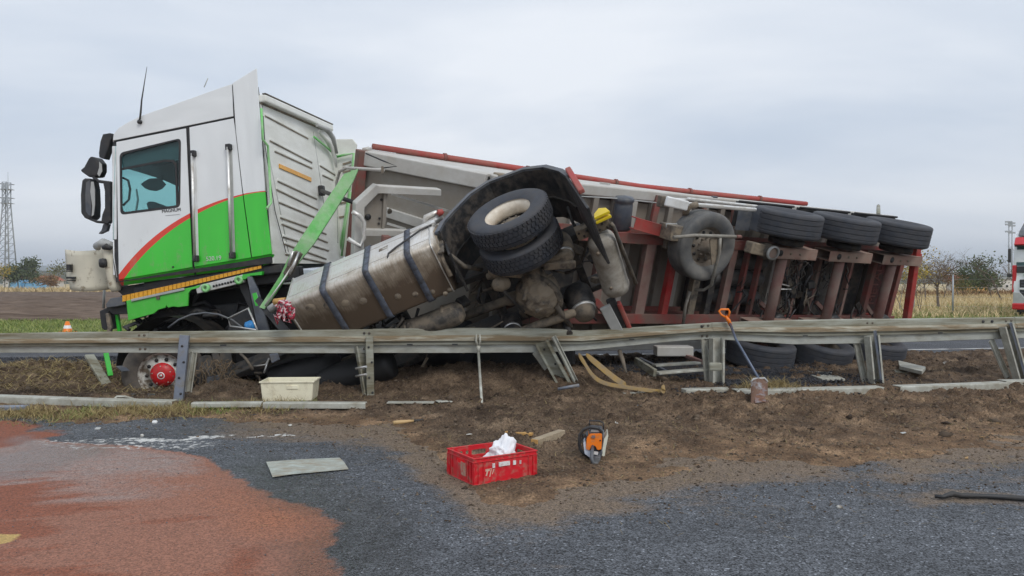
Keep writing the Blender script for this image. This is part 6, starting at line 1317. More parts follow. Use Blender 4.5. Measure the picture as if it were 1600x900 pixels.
# ladder-like frame under the trailer
lf = root('scrap_ladder', gr(1030, 590, 0), 'grey metal ladder frame lying under the trailer behind the barrier', 'metal frame'); lw = lambda nm, a, b_, w_, h_, mt: MB().beam(a, b_, w_, h_).build(nm, mt, lf, MI, bevel=.006)
lw('side_rail', at(994, 564, 10.6), at(1024, 583, 10.0), .05, .10, m_galv); lw('side_rail', at(1000, 561, 10.8), at(1043, 582, 10.2), .05, .05, m_canister)
lw('rung', at(1022, 571, 10.4), at(1104, 566, 10.6), .14, .03, m_galvlight); lw('rung', at(1026, 583, 10.0), at(1104, 577, 10.2), .16, .03, m_galvlight)
lw('side_rail', at(1072, 556, 10.9), at(1100, 567, 10.5), .06, .05, m_axle)
o = MB().box(at(1052, 548, 11.0), (.52, .3, .14)).build('grey_casing', m_alu, bevel=.015); tag(o, 'grey box casing under the trailer above the ladder frame', 'casing')
o = MB().tube([at(968, 548, 10.0), at(973, 563, 9.9), at(979, 583, 9.75)], [.03, .03, .012], 8).build('bent_rod', m_grime); tag(o, 'bent dark rod hanging below the barrier left of the ladder frame', 'rod')
# scraps
o = MB().box(gr(241, 660, .015), (.05, .035, .03), Matrix.Rotation(.7, 3, 'X')).build('white_fragment', m_white, bevel=.012); tag(o, 'small white fragment on the soil left of the road line', 'fragment')
o = MB().box(gr(152, 670, .01), (.05, .04, .015), Matrix.Rotation(.3, 3, 'X')).build('pale_fragment', m_glassgrey, bevel=.008); tag(o, 'small pale grey chip on the wet road at the left', 'fragment')
o = MB().box(gr(221, 681, .01), (.03, .03, .03)).build('stone', m_rimwhite, bevel=.012); tag(o, 'pale pebble on the asphalt next to the worn road line', 'stone')
o = MB().box(gr(1313, 793, .008), (.035, .03, .02)).build('stone', m_rimwhite, bevel=.01); tag(o, 'pale pebble alone on the clean asphalt in the right foreground', 'stone')
rs_ = random.Random(21)
for k in range(14):
    px, py = rs_.choice([(rs_.uniform(640, 1180), rs_.uniform(640, 700)), (rs_.uniform(1150, 1590), rs_.uniform(620, 720)), (rs_.uniform(150, 560), rs_.uniform(636, 672))]); q = gr(px, py); q.z = soilz(q.x, q.y) + .006
    o = MB().add([(0, 0, 0), (rs_.uniform(.02, .06), rs_.uniform(-.01, .02), .004), (rs_.uniform(.02, .05), rs_.uniform(.02, .05), .010), (rs_.uniform(-.01, .01), rs_.uniform(.015, .04), .006)], [(0, 1, 2, 3)]).build('shard', rs_.choice([m_rimwhite, m_glassgrey, m_black, m_canister, m_leafpale]), None, TR(q) @ Matrix.Rotation(rs_.uniform(0, 6), 4, 'Z'))
    so = o.modifiers.new('solid', 'SOLIDIFY'); so.thickness = .004; tag(o, 'tiny %s scrap lying on the %s' % ({'white_rim': 'white', 'grey_moulding': 'light grey', 'black_plastic': 'black', 'dark_canister': 'dark grey', 'fallen_leaf': 'brown leaf'}[o.data.materials[0].name], 'road edge below the barrier at left' if px < 600 else 'soil around the crate and the chainsaw' if px < 1000 else 'soil right of the chainsaw'), 'scrap', 'loose scraps around the wreck')
# traffic cone
cn = root('traffic_cone', (-12.1, 20.9, 0), 'orange and white traffic cone on the far grass verge', 'traffic cone'); MCN = WM[cn.name]
MB().b2((-.18, -.18, 0), (.18, .18, .03)).build('base', m_orange, cn, MCN); MB().lathe([(.14, .03), (.045, .42), (0, .42)], (0, 0, 0), (0, 0, 1), 20).build('cone', m_orange, cn, MCN)
MB().lathe([(.112, .15), (.083, .27)], (0, 0, 0), (0, 0, 1), 20).build('band', m_white, cn, MCN)
cn.location = at(105, 519, 21.2); cn.location.z = 0; cn.scale = (.95, .95, .72)

# ================================================================== SCATTER (things nobody could count)
def scatter_bits(name, P, sizes, mt, label, cat, seed=1, flat=.7):
    r = np.random.default_rng(seed); n = len(P); base = np.array([(1, 0, 0), (-1, 0, 0), (0, 1, 0), (0, -1, 0), (0, 0, 1), (0, 0, -1)], float)
    fc_ = np.array([(0, 2, 4), (2, 1, 4), (1, 3, 4), (3, 0, 4), (2, 0, 5), (1, 2, 5), (3, 1, 5), (0, 3, 5)])
    v = base[None] * r.uniform(.55, 1.25, (n, 6, 1)); v[..., 2] *= flat
    a = r.uniform(0, 6.28, n); t = r.uniform(-.7, .7, n); ca, sa, ct, st_ = np.cos(a), np.sin(a), np.cos(t), np.sin(t)
    x, y, z = v[..., 0], v[..., 1], v[..., 2]; y, z = y * ct[:, None] - z * st_[:, None], y * st_[:, None] + z * ct[:, None]; x, y = x * ca[:, None] - y * sa[:, None], x * sa[:, None] + y * ca[:, None]
    v = np.stack([x, y, z], -1) * sizes[:, None, None] + P[:, None, :]
    f = fc_[None] + (np.arange(n) * 6)[:, None, None]
    return tri_mesh(name, v.reshape(-1, 3), f.reshape(-1, 3), mt, label, cat)
def tri_mesh(name, v, f, mt, label, cat):
    me = bpy.data.meshes.new(name); me.vertices.add(len(v)); me.vertices.foreach_set('co', v.astype(np.float32).ravel()); me.loops.add(f.size); me.loops.foreach_set('vertex_index', f.astype(np.int32).ravel())
    me.polygons.add(len(f)); me.polygons.foreach_set('loop_start', np.arange(0, f.size, 3, dtype=np.int32)); me.polygons.foreach_set('loop_total', np.full(len(f), 3, dtype=np.int32)); me.update(calc_edges=True); me.materials.append(mt)
    o = stuff(link(name, me)); tag(o, label, cat); return o
def blades(name, P, L_, W_, lean, mt, label, cat, seed=1):
    """curved two-triangle straws; lean 0 upright, 1 flat"""
    r = np.random.default_rng(seed); n = len(P); a = r.uniform(0, 6.28, n); d = np.stack([np.cos(a), np.sin(a), np.zeros(n)], -1); up = np.array([0, 0, 1.0]); ln = np.clip(lean + r.normal(0, .15, n), 0, 1)[:, None]
    dr_ = d * ln + up * (1 - ln); dr_ /= np.linalg.norm(dr_, axis=1)[:, None]; b_ = r.uniform(0, 6.28, n); sd_ = np.stack([-np.sin(b_), np.cos(b_), np.zeros(n)], -1) * W_[:, None]
    mid = P + dr_ * L_[:, None] * .55; tip = mid + (dr_ * .8 + d * .5 - up * .1 * ln) * L_[:, None] * .45
    v = np.stack([P - sd_, P + sd_, mid - sd_ * .7, mid + sd_ * .7, tip], 1); f = np.array([(0, 1, 3), (0, 3, 2), (2, 3, 4)])[None] + (np.arange(n) * 5)[:, None, None]
    return tri_mesh(name, v.reshape(-1, 3), f.reshape(-1, 3), mt, label, cat)
def onsoil(n, x0, x1, y0, y1, seed, thr=0.0, dens=None):
    r = np.random.default_rng(seed); x = r.uniform(x0, x1, n * 3); y = r.uniform(y0, y1, n * 3); keep = np.abs(x) < .72 * y + .5; x, y = x[keep], y[keep]
    h_, i_ = soil_h(x[None], y[None]); h_, i_ = h_[0], i_[0]; k = (i_ + r.normal(0, .25, len(x))) > thr
    if dens is not None: k &= r.random(len(x)) < dens(x, y)
    x, y, h_ = x[k][:n], y[k][:n], h_[k][:n]; return np.stack([x, y, np.maximum(h_, 0)], -1)
r0 = np.random.default_rng(2)
P = onsoil(26000, -9, 12, 5.0, 13.5, 3, -.1); scatter_bits('soil_clods', P, .005 + .022 * r0.random(len(P)) ** 3, m_clod, 'loose dark soil clods strewn over the verge', 'soil')
P = onsoil(4200, -2.5, 9, 4.4, 7.2, 33, -1.1); P[:, 2] = np.maximum(P[:, 2], .002); scatter_bits('road_crumbs', P, .003 + .012 * r0.random(len(P)) ** 3, m_clod, 'small crumbs of soil spilt onto the asphalt', 'soil', 35)
P = onsoil(200, -6, 10, 6.8, 12.5, 4, .3); scatter_bits('turf_lumps', P, .03 + .05 * r0.random(len(P)) ** 2, m_clod, 'bigger lumps of torn up turf on the verge', 'soil', 5, .6)
P = onsoil(26000, -8, 11, 5.2, 12.5, 6, -.3); blades('straw_litter', P + [0, 0, .006], .02 + .07 * r0.random(len(P)) ** 2, .0012 + .0012 * r0.random(len(P)), .93, m_root, 'fine dead straw and roots scattered over the soil', 'straw')
P = onsoil(7500, -8, 10, 5.2, 11.5, 7, -.2, lambda x, y: .3 + .7 * (np.sin(x * 2.1 + y * 3.3) > .2)); blades('pale_straw', P + [0, 0, .008], .03 + .07 * r0.random(len(P)), .0015 + .001 * r0.random(len(P)), .88, m_straw, 'pale straw stalks lying on the churned soil', 'straw')
P = onsoil(9000, -7.6, -2.4, 7.6, 8.8, 8, -1.5, lambda x, y: np.exp(-((y - (8.02 + .167 * (x + 5) + .0)) / .32) ** 2) * (vn := .25 + .75 * (vnoise(x, y, 3.0, 8) > .45))); blades('verge_grass_tufts', P, .04 + .09 * r0.random(len(P)), .0022 + .0015 * r0.random(len(P)), .55, m_straw, 'yellowing grass along the front of the barrier at left', 'grass')
P = onsoil(3500, -7.6, -2.2, 7.4, 8.8, 18, -1.5, lambda x, y: np.exp(-((y - (7.95 + .167 * (x + 5))) / .35) ** 2) * (.1 + .9 * (vnoise(x, y, 2.2, 12) > .55))); blades('green_grass_tufts', P, .04 + .07 * r0.random(len(P)), .002 + .0015 * r0.random(len(P)), .5, m_grass, 'green grass among the straw before the barrier at left', 'grass')
P = onsoil(6000, -9, -4.2, 9.2, 12.0, 9, -9, lambda x, y: np.exp(-((x + 6.0) / 1.1) ** 2 - ((y - 10.2) / .8) ** 2)); blades('straw_heap', P, .06 + .16 * r0.random(len(P)), .003 + .002 * r0.random(len(P)), .78, m_straw, 'matted straw on the heap left of the front wheel', 'straw')
P = onsoil(9000, -9, 3.5, 9.0, 12.5, 10, -9, lambda x, y: .25 + .75 * np.exp(-((x - .6) / 2.0) ** 2)); blades('root_mat', P, .04 + .12 * r0.random(len(P)), .0022 + .0016 * r0.random(len(P)), .75, m_root, 'brown dead roots matted over the soil heap behind the barrier', 'roots')
P = onsoil(1200, 2.7, 3.7, 9.2, 9.9, 11, -9, lambda x, y: np.exp(-((x - 3.2) / .3) ** 2 - ((y - 9.45) / .2) ** 2)); blades('straw_tuft', P, .08 + .14 * r0.random(len(P)), .003 + .002 * r0.random(len(P)), .6, m_straw, 'pale straw tuft at the foot of a post behind the spade', 'straw')
n = 5200; x = r0.uniform(-5, 6, n); y = r0.uniform(2.6, 8.5, n); kp = (np.abs(x) < .72 * y + .4); x, y = x[kp], y[kp]; scatter_bits('road_grit', np.stack([x, y, np.full(len(x), .002)], -1), .0015 + .005 * r0.random(len(x)) ** 3, m_gravelbits, 'small grit scattered over the asphalt', 'grit', 12)
n = 900; x = r0.uniform(-1.5, 4.5, n); y = r0.uniform(4.2, 7.2, n); blades('road_straw', np.stack([x, y, np.full(n, .004)], -1), .02 + .07 * r0.random(n), np.full(n, .0014), .96, m_straw, 'stray straw blown over the asphalt', 'straw', 13)
n = 26000; x = r0.normal(2.9, .8, n); y = r0.normal(11.3, .65, n); scatter_bits('spilt_chippings', np.stack([x, y, np.full(n, .05) + .05 * fbm(x, y, 2, 3, 3)], -1), .010 + .012 * r0.random(n), leafmat('dark_chippings', (.02, .021, .025), (.075, .077, .085)), 'dark stone chippings heaped under the trailer', 'gravel', 14)
n = 9000; x = r0.uniform(-13, -5.6, n); y = 12.6 + r0.uniform(0, 1.6, n) + .17 * (x + 8); scatter_bits('far_chippings', np.stack([x, y, np.full(n, .01)], -1), .012 + .018 * r0.random(n), bpy.data.materials['dark_chippings'], 'wet dark chippings on the far road at left', 'gravel', 15)
# verge and meadow grass beyond the far road
def strip_pts(n, u0, u1, v0, v1, seed, pw=1.0):
    r = np.random.default_rng(seed); u = r.uniform(u0, u1, n); v = v0 + (v1 - v0) * r.random(n) ** pw; x, y = xy(u, v); k = np.abs(x) < .72 * y + 1; return np.stack([x[k], y[k], np.zeros(k.sum())], -1)
P = strip_pts(60000, -30, 32, 21.7, 30.0, 20); g_ = vnoise(P[:, 0], P[:, 1], .7, 5); P2 = P[(P[:, 0] < -4) | (P[:, 0] > 8)]
blades('verge_grass', P2, (.06 + .12 * r0.random(len(P2))), .006 + .006 * r0.random(len(P2)), .4, m_grass, 'green roadside grass beyond the far carriageway', 'grass', 21)
P = strip_pts(52000, 8, 100, 26, 90, 22, 1.7); blades('meadow_grass', P, .15 + .35 * r0.random(len(P)), .010 + .015 * r0.random(len(P)) * (P[:, 1] / 40), .35, m_drygrass, 'tall dry yellow meadow grass beyond the far road at right', 'grass', 23)
P = strip_pts(5000, 8, 60, 27, 40, 26, 1.2); blades('meadow_green', P, .12 + .22 * r0.random(len(P)), .012 + .01 * r0.random(len(P)), .4, m_grass, 'green grass mixed into the dry meadow', 'grass', 24)
P = strip_pts(9000, -160, -14, 112, 124, 25); blades('field_edge_grass', P, .4 + .6 * r0.random(len(P)), .05 + .05 * r0.random(len(P)), .3, m_drygrass, 'strip of pale dry grass along the far edge of the field', 'grass', 27)

# ================================================================== TREES AND FAR THINGS
def tree(name, loc, h_, label, cat, group, mt_leaf=None, leaves=0, leaf=.05, spread=.55, seed=1, mt_bark=m_bark, levels=4, trunk=.10, droop=0.0, stems=1, base=.22, twig=1.0):
    r = random.Random(seed); e = root(name, loc, label, cat, group); lim = MB(); trk = MB(); tips = []
    def grow(p, d, ln, rad, lv, mb):
        n = 3; pts = [p]; rs = [rad]
        for k in range(n):
            d = (d + V((r.gauss(0, .13), r.gauss(0, .13), r.gauss(0, .06) - droop * .05))).normalized(); pts.append(pts[-1] + d * ln / n); rs.append(rad * (1 - .45 * (k + 1) / n))
        mb.tube(pts, rs, 5 if lv > 1 else 3, cap=False, smooth=lv > 1)
        if lv <= 1: tips.append((pts[-1], d)); tips.append((pts[-2], d))
        if lv == 0: return
        for k in range(r.choice((3, 4)) if lv > 1 else 4):
            t = r.uniform(.35, 1.0); i = min(int(t * n), n - 1); q = pts[i].lerp(pts[i + 1], t * n - i)
            a = r.uniform(0, 6.28); side = V((math.cos(a), math.sin(a), r.uniform(-.1, .5))); nd = (d * (1 - spread) + side * spread).normalized()
            grow(q, nd, ln * r.uniform(.55, .8), rad * .5, lv - 1, lim)
    for s in range(stems):
        d = V((r.gauss(0, .12 if stems == 1 else .35), r.gauss(0, .12 if stems == 1 else .35), 1)).normalized()
        grow(V((r.gauss(0, .05 * stems), r.gauss(0, .05 * stems), -.1)), d, h_ * (.42 if stems == 1 else .5), trunk * h_ / 4 * (.62 if stems == 1 else .45), levels, trk)
    M = WM[e.name]; trk.build('trunk', mt_bark, e, M, fix=False); lim.build('limbs', mt_bark, e, M, fix=False)
    if leaves and mt_leaf:
        g = np.random.default_rng(seed); T_ = np.array([tuple(t[0]) for t in tips]); idx = g.integers(0, len(T_), leaves); c = T_[idx] + g.normal(0, leaf * 2.6, (leaves, 3))
        a = g.normal(0, 1, (leaves, 3)); a /= np.linalg.norm(a, axis=1)[:, None]; b_ = np.cross(a, g.normal(0, 1, (leaves, 3))); b_ /= np.linalg.norm(b_, axis=1)[:, None]; s = leaf * g.uniform(.6, 1.4, (leaves, 1))
        v = np.stack([c - a * s, c + b_ * s * .6, c + a * s, c - b_ * s * .6], 1).reshape(-1, 3); f = np.array([(0, 1, 2), (0, 2, 3)])[None] + (np.arange(leaves) * 4)[:, None, None]
        me = bpy.data.meshes.new('crown'); f = f.reshape(-1, 3); me.from_pydata([tuple(q) for q in v], [], [tuple(q) for q in f]); me.materials.append(mt_leaf); link('crown', me, e, M)
    return e
W = lambda px, d: V(((px - 800) / F * d, d, 0))
hp = lambda py, d: H + (HY - py) / F * d      # height of a point seen in row py at distance d
GT = 'trees beyond the far road at right'
tree('autumn_shrub', W(1408, 34), 3.0, 'loose shrub with yellow autumn leaves behind the red underrun bar', 'shrub', GT, m_leafyellow, 1300, .045, .5, 11, m_barkpale, 4, .06, stems=4)
tree('autumn_shrub', W(1440, 36), 2.6, 'thin shrub with few yellow leaves right of the red underrun bar', 'shrub', GT, m_leafyellow, 300, .045, .5, 12, m_bark, 4, .06, stems=3)
tree('bare_tree', W(1467, 40), 3.9, 'leafless small tree with a forked stem in the dry meadow', 'tree', GT, None, 0, .04, .6, 13, m_bark, 5, .13)
tree('bare_tree', W(1446, 58), 5.2, 'bare spreading tree directly right of the trailer', 'tree', GT, m_leafolive, 500, .06, .5, 14, m_bark, 4, .07)
tree('bushy_tree', W(1475, 66), 3.6, 'dense brown-green bush behind the forked bare tree', 'bush', GT, m_leafrust, 1500, .07, .65, 15, m_bark, 4, .08, stems=3)
tree('bare_tree', W(1500, 72), 5.6, 'tall thin leafless tree in the middle of the meadow edge', 'tree', GT, None, 0, .05, .5, 16, m_bark, 4, .07)
tree('green_bush', W(1508, 70), 2.4, 'low green bush under the thin leafless tree', 'bush', GT, m_leafolive, 1500, .07, .65, 17, m_bark, 3, .08, stems=3)
tree('dark_tree', W(1552, 62), 3.9, 'round dark green tree left of the red and white lorry', 'tree', GT, m_leafdark, 3600, .085, .62, 18, m_bark, 4, .09, stems=2)
tree('bare_tree', W(1568, 56), 5.0, 'wide leafless tree right behind the dark green tree', 'tree', GT, None, 0, .05, .62, 19, m_bark, 4, .08)
tree('bare_tree', W(1590, 66), 5.6, 'leafless tree partly hidden by the red and white lorry', 'tree', GT, None, 0, .05, .5, 44, m_bark, 4, .08)
GL = 'trees beyond the ploughed field'
tree('conifer_tree', W(38, 150), 6.2, 'dark green tree in front of the light blue building', 'tree', GL, m_leafdark, 3800, .20, .55, 31, m_bark, 4, .06)
tree('bare_tree', W(103, 128), 6.6, 'large grey leafless tree behind the torn front panel', 'tree', GL, m_leafolive, 500, .14, .52, 32, m_barkpale, 5, .06)
tree('autumn_tree', W(86, 140), 3.8, 'small tree with rusty leaves left of the big grey tree', 'tree', GL, m_leafrust, 1600, .16, .6, 33, m_bark, 3, .07)
tree('pale_tree', W(-2, 135), 6.4, 'pale leafless tree beside the lattice mast', 'tree', GL, m_leafyellow, 700, .13, .55, 34, m_barkpale, 4, .06)
tree('pale_tree', W(178, 150), 4.0, 'small pale tree seen between panel and cab', 'tree', GL, m_leafrust, 800, .15, .6, 35, m_barkpale, 3, .07)
# lattice mast
ms = root('lattice_mast', W(11, 150), 'tall grey lattice mast with two antenna platforms at the left edge', 'mast'); MM = WM[ms.name]; hh = hp(285, 150)
hw0, hw1 = 1.35, .5
wd = lambda z: hw0 + (hw1 - hw0) * min(z / (hh * .78), 1)
for sx in (-1, 1):
    for sy in (-1, 1): MB().tube([(sx * wd(0), sy * wd(0), 0), (sx * hw1, sy * hw1, hh * .78), (sx * hw1, sy * hw1, hh)], .11, 6).build('leg', m_mast, ms, MM)
for i in range(14):
    z0, z1 = hh * i / 14, hh * (i + 1) / 14; a, b_ = wd(z0), wd(z1); mb = MB()
    for (s0, t0, s1, t1) in ((-1, -1, 1, -1), (1, -1, -1, -1), (-1, 1, 1, 1), (1, -1, 1, 1), (-1, -1, -1, 1)): mb.tube([(s0 * a, t0 * a, z0), (s1 * b_, t1 * b_, z1)], .045, 4)
    for s in (-1, 1): mb.tube([(-b_, s * b_, z1), (b_, s * b_, z1)], .05, 4)
    mb.build('brace', m_mast, ms, MM)
for z in (hh * .80, hh * .93):
    mb = MB(); mb.b2((-.95, -.95, z), (.95, .95, z + .1)); mb.tube([(-.95, -.95, z + 1.1), (.95, -.95, z + 1.1), (.95, .95, z + 1.1), (-.95, .95, z + 1.1), (-.95, -.95, z + 1.1)], .06, 4)
    for s in (-.95, -.3, .3, .95): mb.tube([(s, -.95, z), (s, -.95, z + 1.1)], .05, 4)
    mb.build('platform', m_mast, ms, MM)
    for s in (-.85, .1, .85): MB().b2((s - .12, -1.15, z - .6), (s + .12, -1.02, z + 1.2)).build('antenna', m_mast, ms, MM)
MB().tube([(.3, 0, hh), (.3, 0, hh + 2)], .04, 4).build('lightning_rod', m_mast, ms, MM)
def house(name, px, d, w_, dep, ht, roof, mw, mr, label, wins=(), flat=False):
    e = root(name, W(px, d), label, 'building'); M = WM[e.name]; MB().b2((-w_ / 2, 0, 0), (w_ / 2, dep, ht)).build('wall', mw, e, M)
    if flat: MB().b2((-w_ / 2 - .2, -.2, ht), (w_ / 2 + .2, dep + .2, ht + roof)).build('roof', mr, e, M)
    else: MB().add([(-w_ / 2 - .4, -.4, ht), (w_ / 2 + .4, -.4, ht), (w_ / 2 + .4, dep + .4, ht), (-w_ / 2 - .4, dep + .4, ht), (-w_ / 2, dep / 2, ht + roof), (w_ / 2, dep / 2, ht + roof)], [(0, 1, 5, 4), (2, 3, 4, 5), (0, 4, 3), (1, 2, 5), (0, 1, 2, 3)]).build('roof', mr, e, M)
    for (x, z, ww, wh) in wins:
        wi = MB().b2((x - ww / 2, -.06, z), (x + ww / 2, -.01, z + wh)).build('window', m_housewhite, e, M); MB().b2((x - ww / 2 + .1, -.10, z + .1), (x + ww / 2 - .1, -.065, z + wh - .1)).build('pane', m_darkwin, wi, M)
    return e
house('blue_building', 22, 158, 2.3, 3, hp(436, 158), .12, m_bluewall, m_housewhite, 'light blue building part left of the dark tree', ((0, 1.2, .7, .9),), True)
house('blue_building', 57, 158, 1.5, 3, hp(437, 158), .12, m_bluewall, m_housewhite, 'light blue building part right of the dark tree', (), True)
house('blue_shed', 40, 159, 3.0, 3, 1.2, .1, m_bluewall, m_housewhite, 'low light blue shed behind the dark tree', (), True)
house('red_roof_house', 61, 175, 4.4, 6, hp(438.5, 175), 1.1, m_housewhite, m_redroof, 'house with a red tiled roof beyond the blue building', ((-1, .8, .7, .8), (1, .8, .7, .8)))
house('red_roof_house', 18, 185, 4.2, 6, hp(435, 185), 1.0, m_housewhite, m_redroof, 'second red roofed house partly behind the mast', ((0, .8, .7, .8),))
house('orange_house', 1528, 105, 2.6, 4, hp(439, 105), .8, m_houseorange, m_redroof, 'small orange house with a low roof among the trees at right', ((-.6, .6, .5, .5), (.5, .6, .5, .5)))
house('pale_house', 1515, 112, 2.2, 4, hp(437, 112), .7, m_housewhite, m_redroof, 'pale house left of the orange house', ((0, .6, .5, .5),))
house('pale_building', 1573, 110, 3.2, 4, hp(436, 110), .3, m_housewhite, m_mast, 'pale flat building behind the bare trees at right', ((-.9, .5, .5, .5), (0, .5, .5, .5), (.9, .5, .5, .5)), True)
# utility pole, floodlight masts, fence posts
for px, d, top, lab in ((40.5, 230, 406, 'thin pole on the skyline above the dark tree at left'),):
    e = root('utility_pole', W(px, d), lab, 'pole'); M = WM[e.name]; MB().tube([(0, 0, 0), (0, 0, hp(top, d))], .12, 6).build('shaft', m_mast, e, M); MB().b2((-.8, -.06, hp(top, d) - .8), (.8, .06, hp(top, d) - .65)).build('cross_arm', m_mast, e, M)
for k, (px, top, lab) in enumerate(((1576, 347, 'left slender floodlight mast beside the red and white lorry'), (1581, 349, 'right slender floodlight mast beside the red and white lorry'))):
    d = 120; e = root('floodlight_mast', W(px, d), lab, 'mast', 'floodlight masts'); M = WM[e.name]; z = hp(top, d); MB().tube([(0, 0, 0), (0, 0, z)], [.13, .08], 6).build('shaft', m_mast, e, M)
    for zz_ in (z - .5, z - .1, z - 1.6): MB().b2((-.55, -.12, zz_), (.45, .12, zz_ + .25)).build('lamp_bank', m_mast, e, M)
for k, (px, d, top) in enumerate(((1489, 32.5, 431), (1428, 34, 440), (1370, 35, 440), (1630, 31, 431))):
    e = root('fence_post', W(px, d), ('thin grey fence post standing alone in the dry meadow', 'fence post behind the underrun bar', 'fence post hidden behind the trailer axle', 'fence post beyond the red and white lorry')[k], 'fence post', 'meadow fence posts'); MB().tube([(0, 0, -.1), (0, 0, hp(top, d))], .035, 8).build('shaft', m_mast, e, WM[e.name])
    MB().lathe([(0, .06), (.045, .03), (.045, 0)], (0, 0, hp(top, d)), (0, 0, 1), 8).build('cap', m_mast, e, WM[e.name])
mb = MB()
for z in (.35, .75, 1.15, 1.5): mb.tube([W(1370, 35) + V((0, 0, z)), W(1428, 34) + V((0, 0, z)), W(1489, 32.5) + V((0, 0, z)), W(1630, 31) + V((0, 0, z))], .004, 3)
o = mb.build('wire_fence', m_mast); tag(o, 'thin wire fence strung between the meadow posts', 'fence')
# the second lorry, coming along the far road at the right edge
l2 = root('parked_lorry', W(1642, 29.5), 'red and white lorry on the far road cut by the right edge', 'lorry', rz=-.72); ML = WM[l2.name]
lq = lambda nm, mb, mt, bev=.03, parent=l2: mb.build(nm, mt, parent, ML, bevel=bev)
m_redl = mat('glossy_red', (.55, .015, .02), .25, var=.03, coat=.5)
lq('cab', MB().prism([(-.02, .55), (-.05, 1.2), (0, 2.3), (.22, 3.15), (.9, 3.45), (2.3, 3.5), (2.3, .55)], -1.22, 1.22, lambda u, v, t: V((t, u, v))), m_white)
lq('windscreen', MB().prism([(-.035, 2.02), (.0, 2.02), (.18, 2.92), (.145, 2.92)], -1.12, 1.12, lambda u, v, t: V((t, u, v))), glassmat('screen_glass', (.25, .35, .35)), 0)
lq('roof_spoiler', MB().prism([(.16, 3.2), (.5, 3.42), (2.0, 3.95), (2.2, 3.45)], -1.1, 1.1, lambda u, v, t: V((t, u, v))), m_canister)
lq('sun_visor', MB().prism([(-.22, 2.86), (.12, 3.16), (.2, 3.1), (-.14, 2.8)], -1.18, 1.18, lambda u, v, t: V((t, u, v))), m_redl)
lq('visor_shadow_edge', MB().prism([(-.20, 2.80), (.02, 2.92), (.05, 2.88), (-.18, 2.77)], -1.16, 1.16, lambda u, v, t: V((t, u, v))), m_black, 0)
lq('red_corner', MB().b2((-1.26, -.04, .98), (-1.10, .6, 2.05)), m_redl); lq('red_corner', MB().b2((1.10, -.04, .98), (1.26, .6, 2.05)), m_redl)
lq('grille', MB().b2((-1.0, -.09, .75), (1.0, -.02, 1.48)), m_black, .02); lq('grille_band', MB().b2((-1.0, -.10, 1.08), (1.0, -.055, 1.16)), m_white, .01)
for z in (.84, .96, 1.24, 1.36): lq('grille_slat', MB().b2((-.95, -.105, z), (.95, -.085, z + .03)), m_canister, 0)
for s in (-1, 1):
    lq('headlight', MB().prism([(s * 1.2, 1.0), (s * 1.22, .52), (s * .86, .46), (s * .74, .66), (s * .98, .98)], -.16, -.03, lambda u, v, t: V((u, t, v))), m_glassgrey)
    lq('mirror', MB().b2((s * 1.28, -.22, 2.15), (s * 1.38, -.1, 2.7)), m_black); lq('step', MB().b2((s * 1.28, -.12, 1.58), (s * 1.42, .1, 1.72)), m_black)
lq('bumper', MB().b2((-1.24, -.20, .30), (1.24, .1, .56)), m_redl, .05); lq('lower_bumper', MB().b2((-1.1, -.1, .2), (1.1, .3, .3)), m_black)
lq('dark_band', MB().b2((-1.1, -.07, 1.74), (1.1, -.045, 2.0)), m_black, .01) 
m_gr2 = mat('green_print', (.02, .30, .12), .4)
for k in range(5):
    x = -.88 + k * .22; g = MB()
    for s in (-1, 1): g.prism([(x, 1.66), (x + .12, 1.66 + s * .13), (x + .17, 1.66 + s * .13), (x + .05, 1.66)], -.075, -.045, lambda u, v, t: V((u, t, v)))
    lq('chevron', g, m_gr2, 0)
for s in (-1, 1):
    for yy in (1.4, 5.0): MB().lathe([(0, -.15), (.28, -.15), (.5, -.13), (.5, .13), (.28, .15), (0, .1)], (s * 1.05, yy, .5), (1, 0, 0), 28).build('wheel', m_tyre, l2, ML)
lq('trailer_box', MB().b2((-1.25, 2.9, .95), (1.25, 13, 3.9)), m_white, .02); lq('chassis', MB().b2((-.5, 1, .5), (.5, 12.5, .9)), m_black)
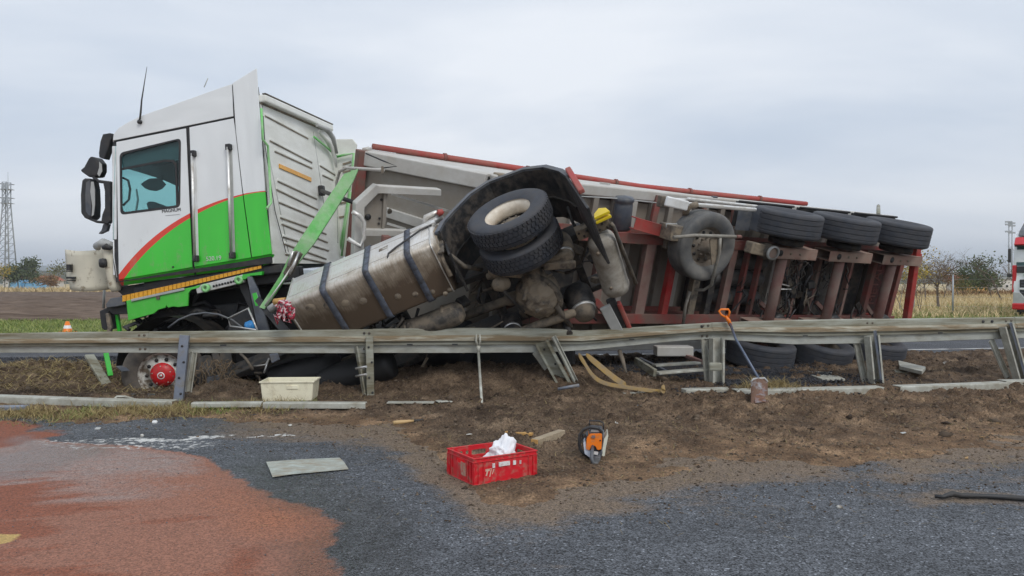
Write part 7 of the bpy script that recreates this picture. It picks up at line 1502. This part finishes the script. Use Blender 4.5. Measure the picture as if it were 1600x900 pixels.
# hills on the horizon
def hills(name, x0, x1, d, tab, mt, seed):
    n = 260; xs_ = np.linspace(x0, x1, n); hh_ = np.interp(800 + F * xs_ / d, [t[0] for t in tab], [t[1] for t in tab]); hz = H + (HY - hh_) / F * d + (fbm(xs_, xs_ * 0, .008, 4, seed) - .5) * 16 + (vnoise(xs_, xs_ * 0, .05, seed) - .5) * 5
    prof_ = [(0, -2), (150, .55), (300, .85), (480, 1.0), (900, .7), (1400, -2)]; X = []; Yv = []; Z_ = []
    for dy_, t in prof_: X.append(xs_); Yv.append(np.full(n, d + dy_ - 480) + (fbm(xs_, xs_ * 0 + dy_, .004, 3, seed + 3) - .5) * 120); Z_.append(np.where(t < 0, -2, hz * t))
    return setting(grid_mesh(name, np.array(X), np.array(Yv), np.array(Z_), mt))
m_hill = field_mat('wooded_hill', (.035, .05, .025), (.075, .085, .045), .02)
hills('hills', -3600, 3600, 2600, [(-2000, 421), (-200, 419), (40, 416), (120, 415), (240, 419), (700, 426), (1300, 430), (1440, 427), (1560, 430), (1700, 428), (3000, 430)], m_hill, 3)
hills('far_woods', -1200, 1200, 900, [(-2000, 431), (0, 431), (100, 432), (250, 431), (700, 434), (1400, 432), (1500, 430), (1600, 432), (3000, 431)], field_mat('far_wood', (.03, .045, .02), (.08, .075, .04), .05), 9)
# hedge of bare scrub along the meadow edge
P = []
r = np.random.default_rng(77)
for k in range(4200): 
    x = r.uniform(38, 92); P.append((x, 82 + r.normal(0, 2) + (x - 60) * .2, 0))
P = np.array(P); blades('scrub_hedge', P, .3 + .8 * r.random(len(P)), .02 + .04 * r.random(len(P)), .45, m_leafrust, 'low brown scrub along the far edge of the meadow', 'scrub', 78)
# haze: one closed box of thin air
hz = MB().b2((-4200, -40, -3), (4200, 4200, 120)).build('haze', m_black); stuff(hz); tag(hz, 'thin pale haze over the open fields and hills', 'haze')
mh = bpy.data.materials.new('haze_air'); mh.use_nodes = True; t = mh.node_tree; t.nodes.clear(); pv = t.nodes.new('ShaderNodeVolumePrincipled'); oo = t.nodes.new('ShaderNodeOutputMaterial'); t.links.new(pv.outputs[0], oo.inputs['Volume'])
pv.inputs['Color'].default_value = (.86, .92, 1, 1); pv.inputs['Density'].default_value = .00042; hz.data.materials.clear(); hz.data.materials.append(mh)
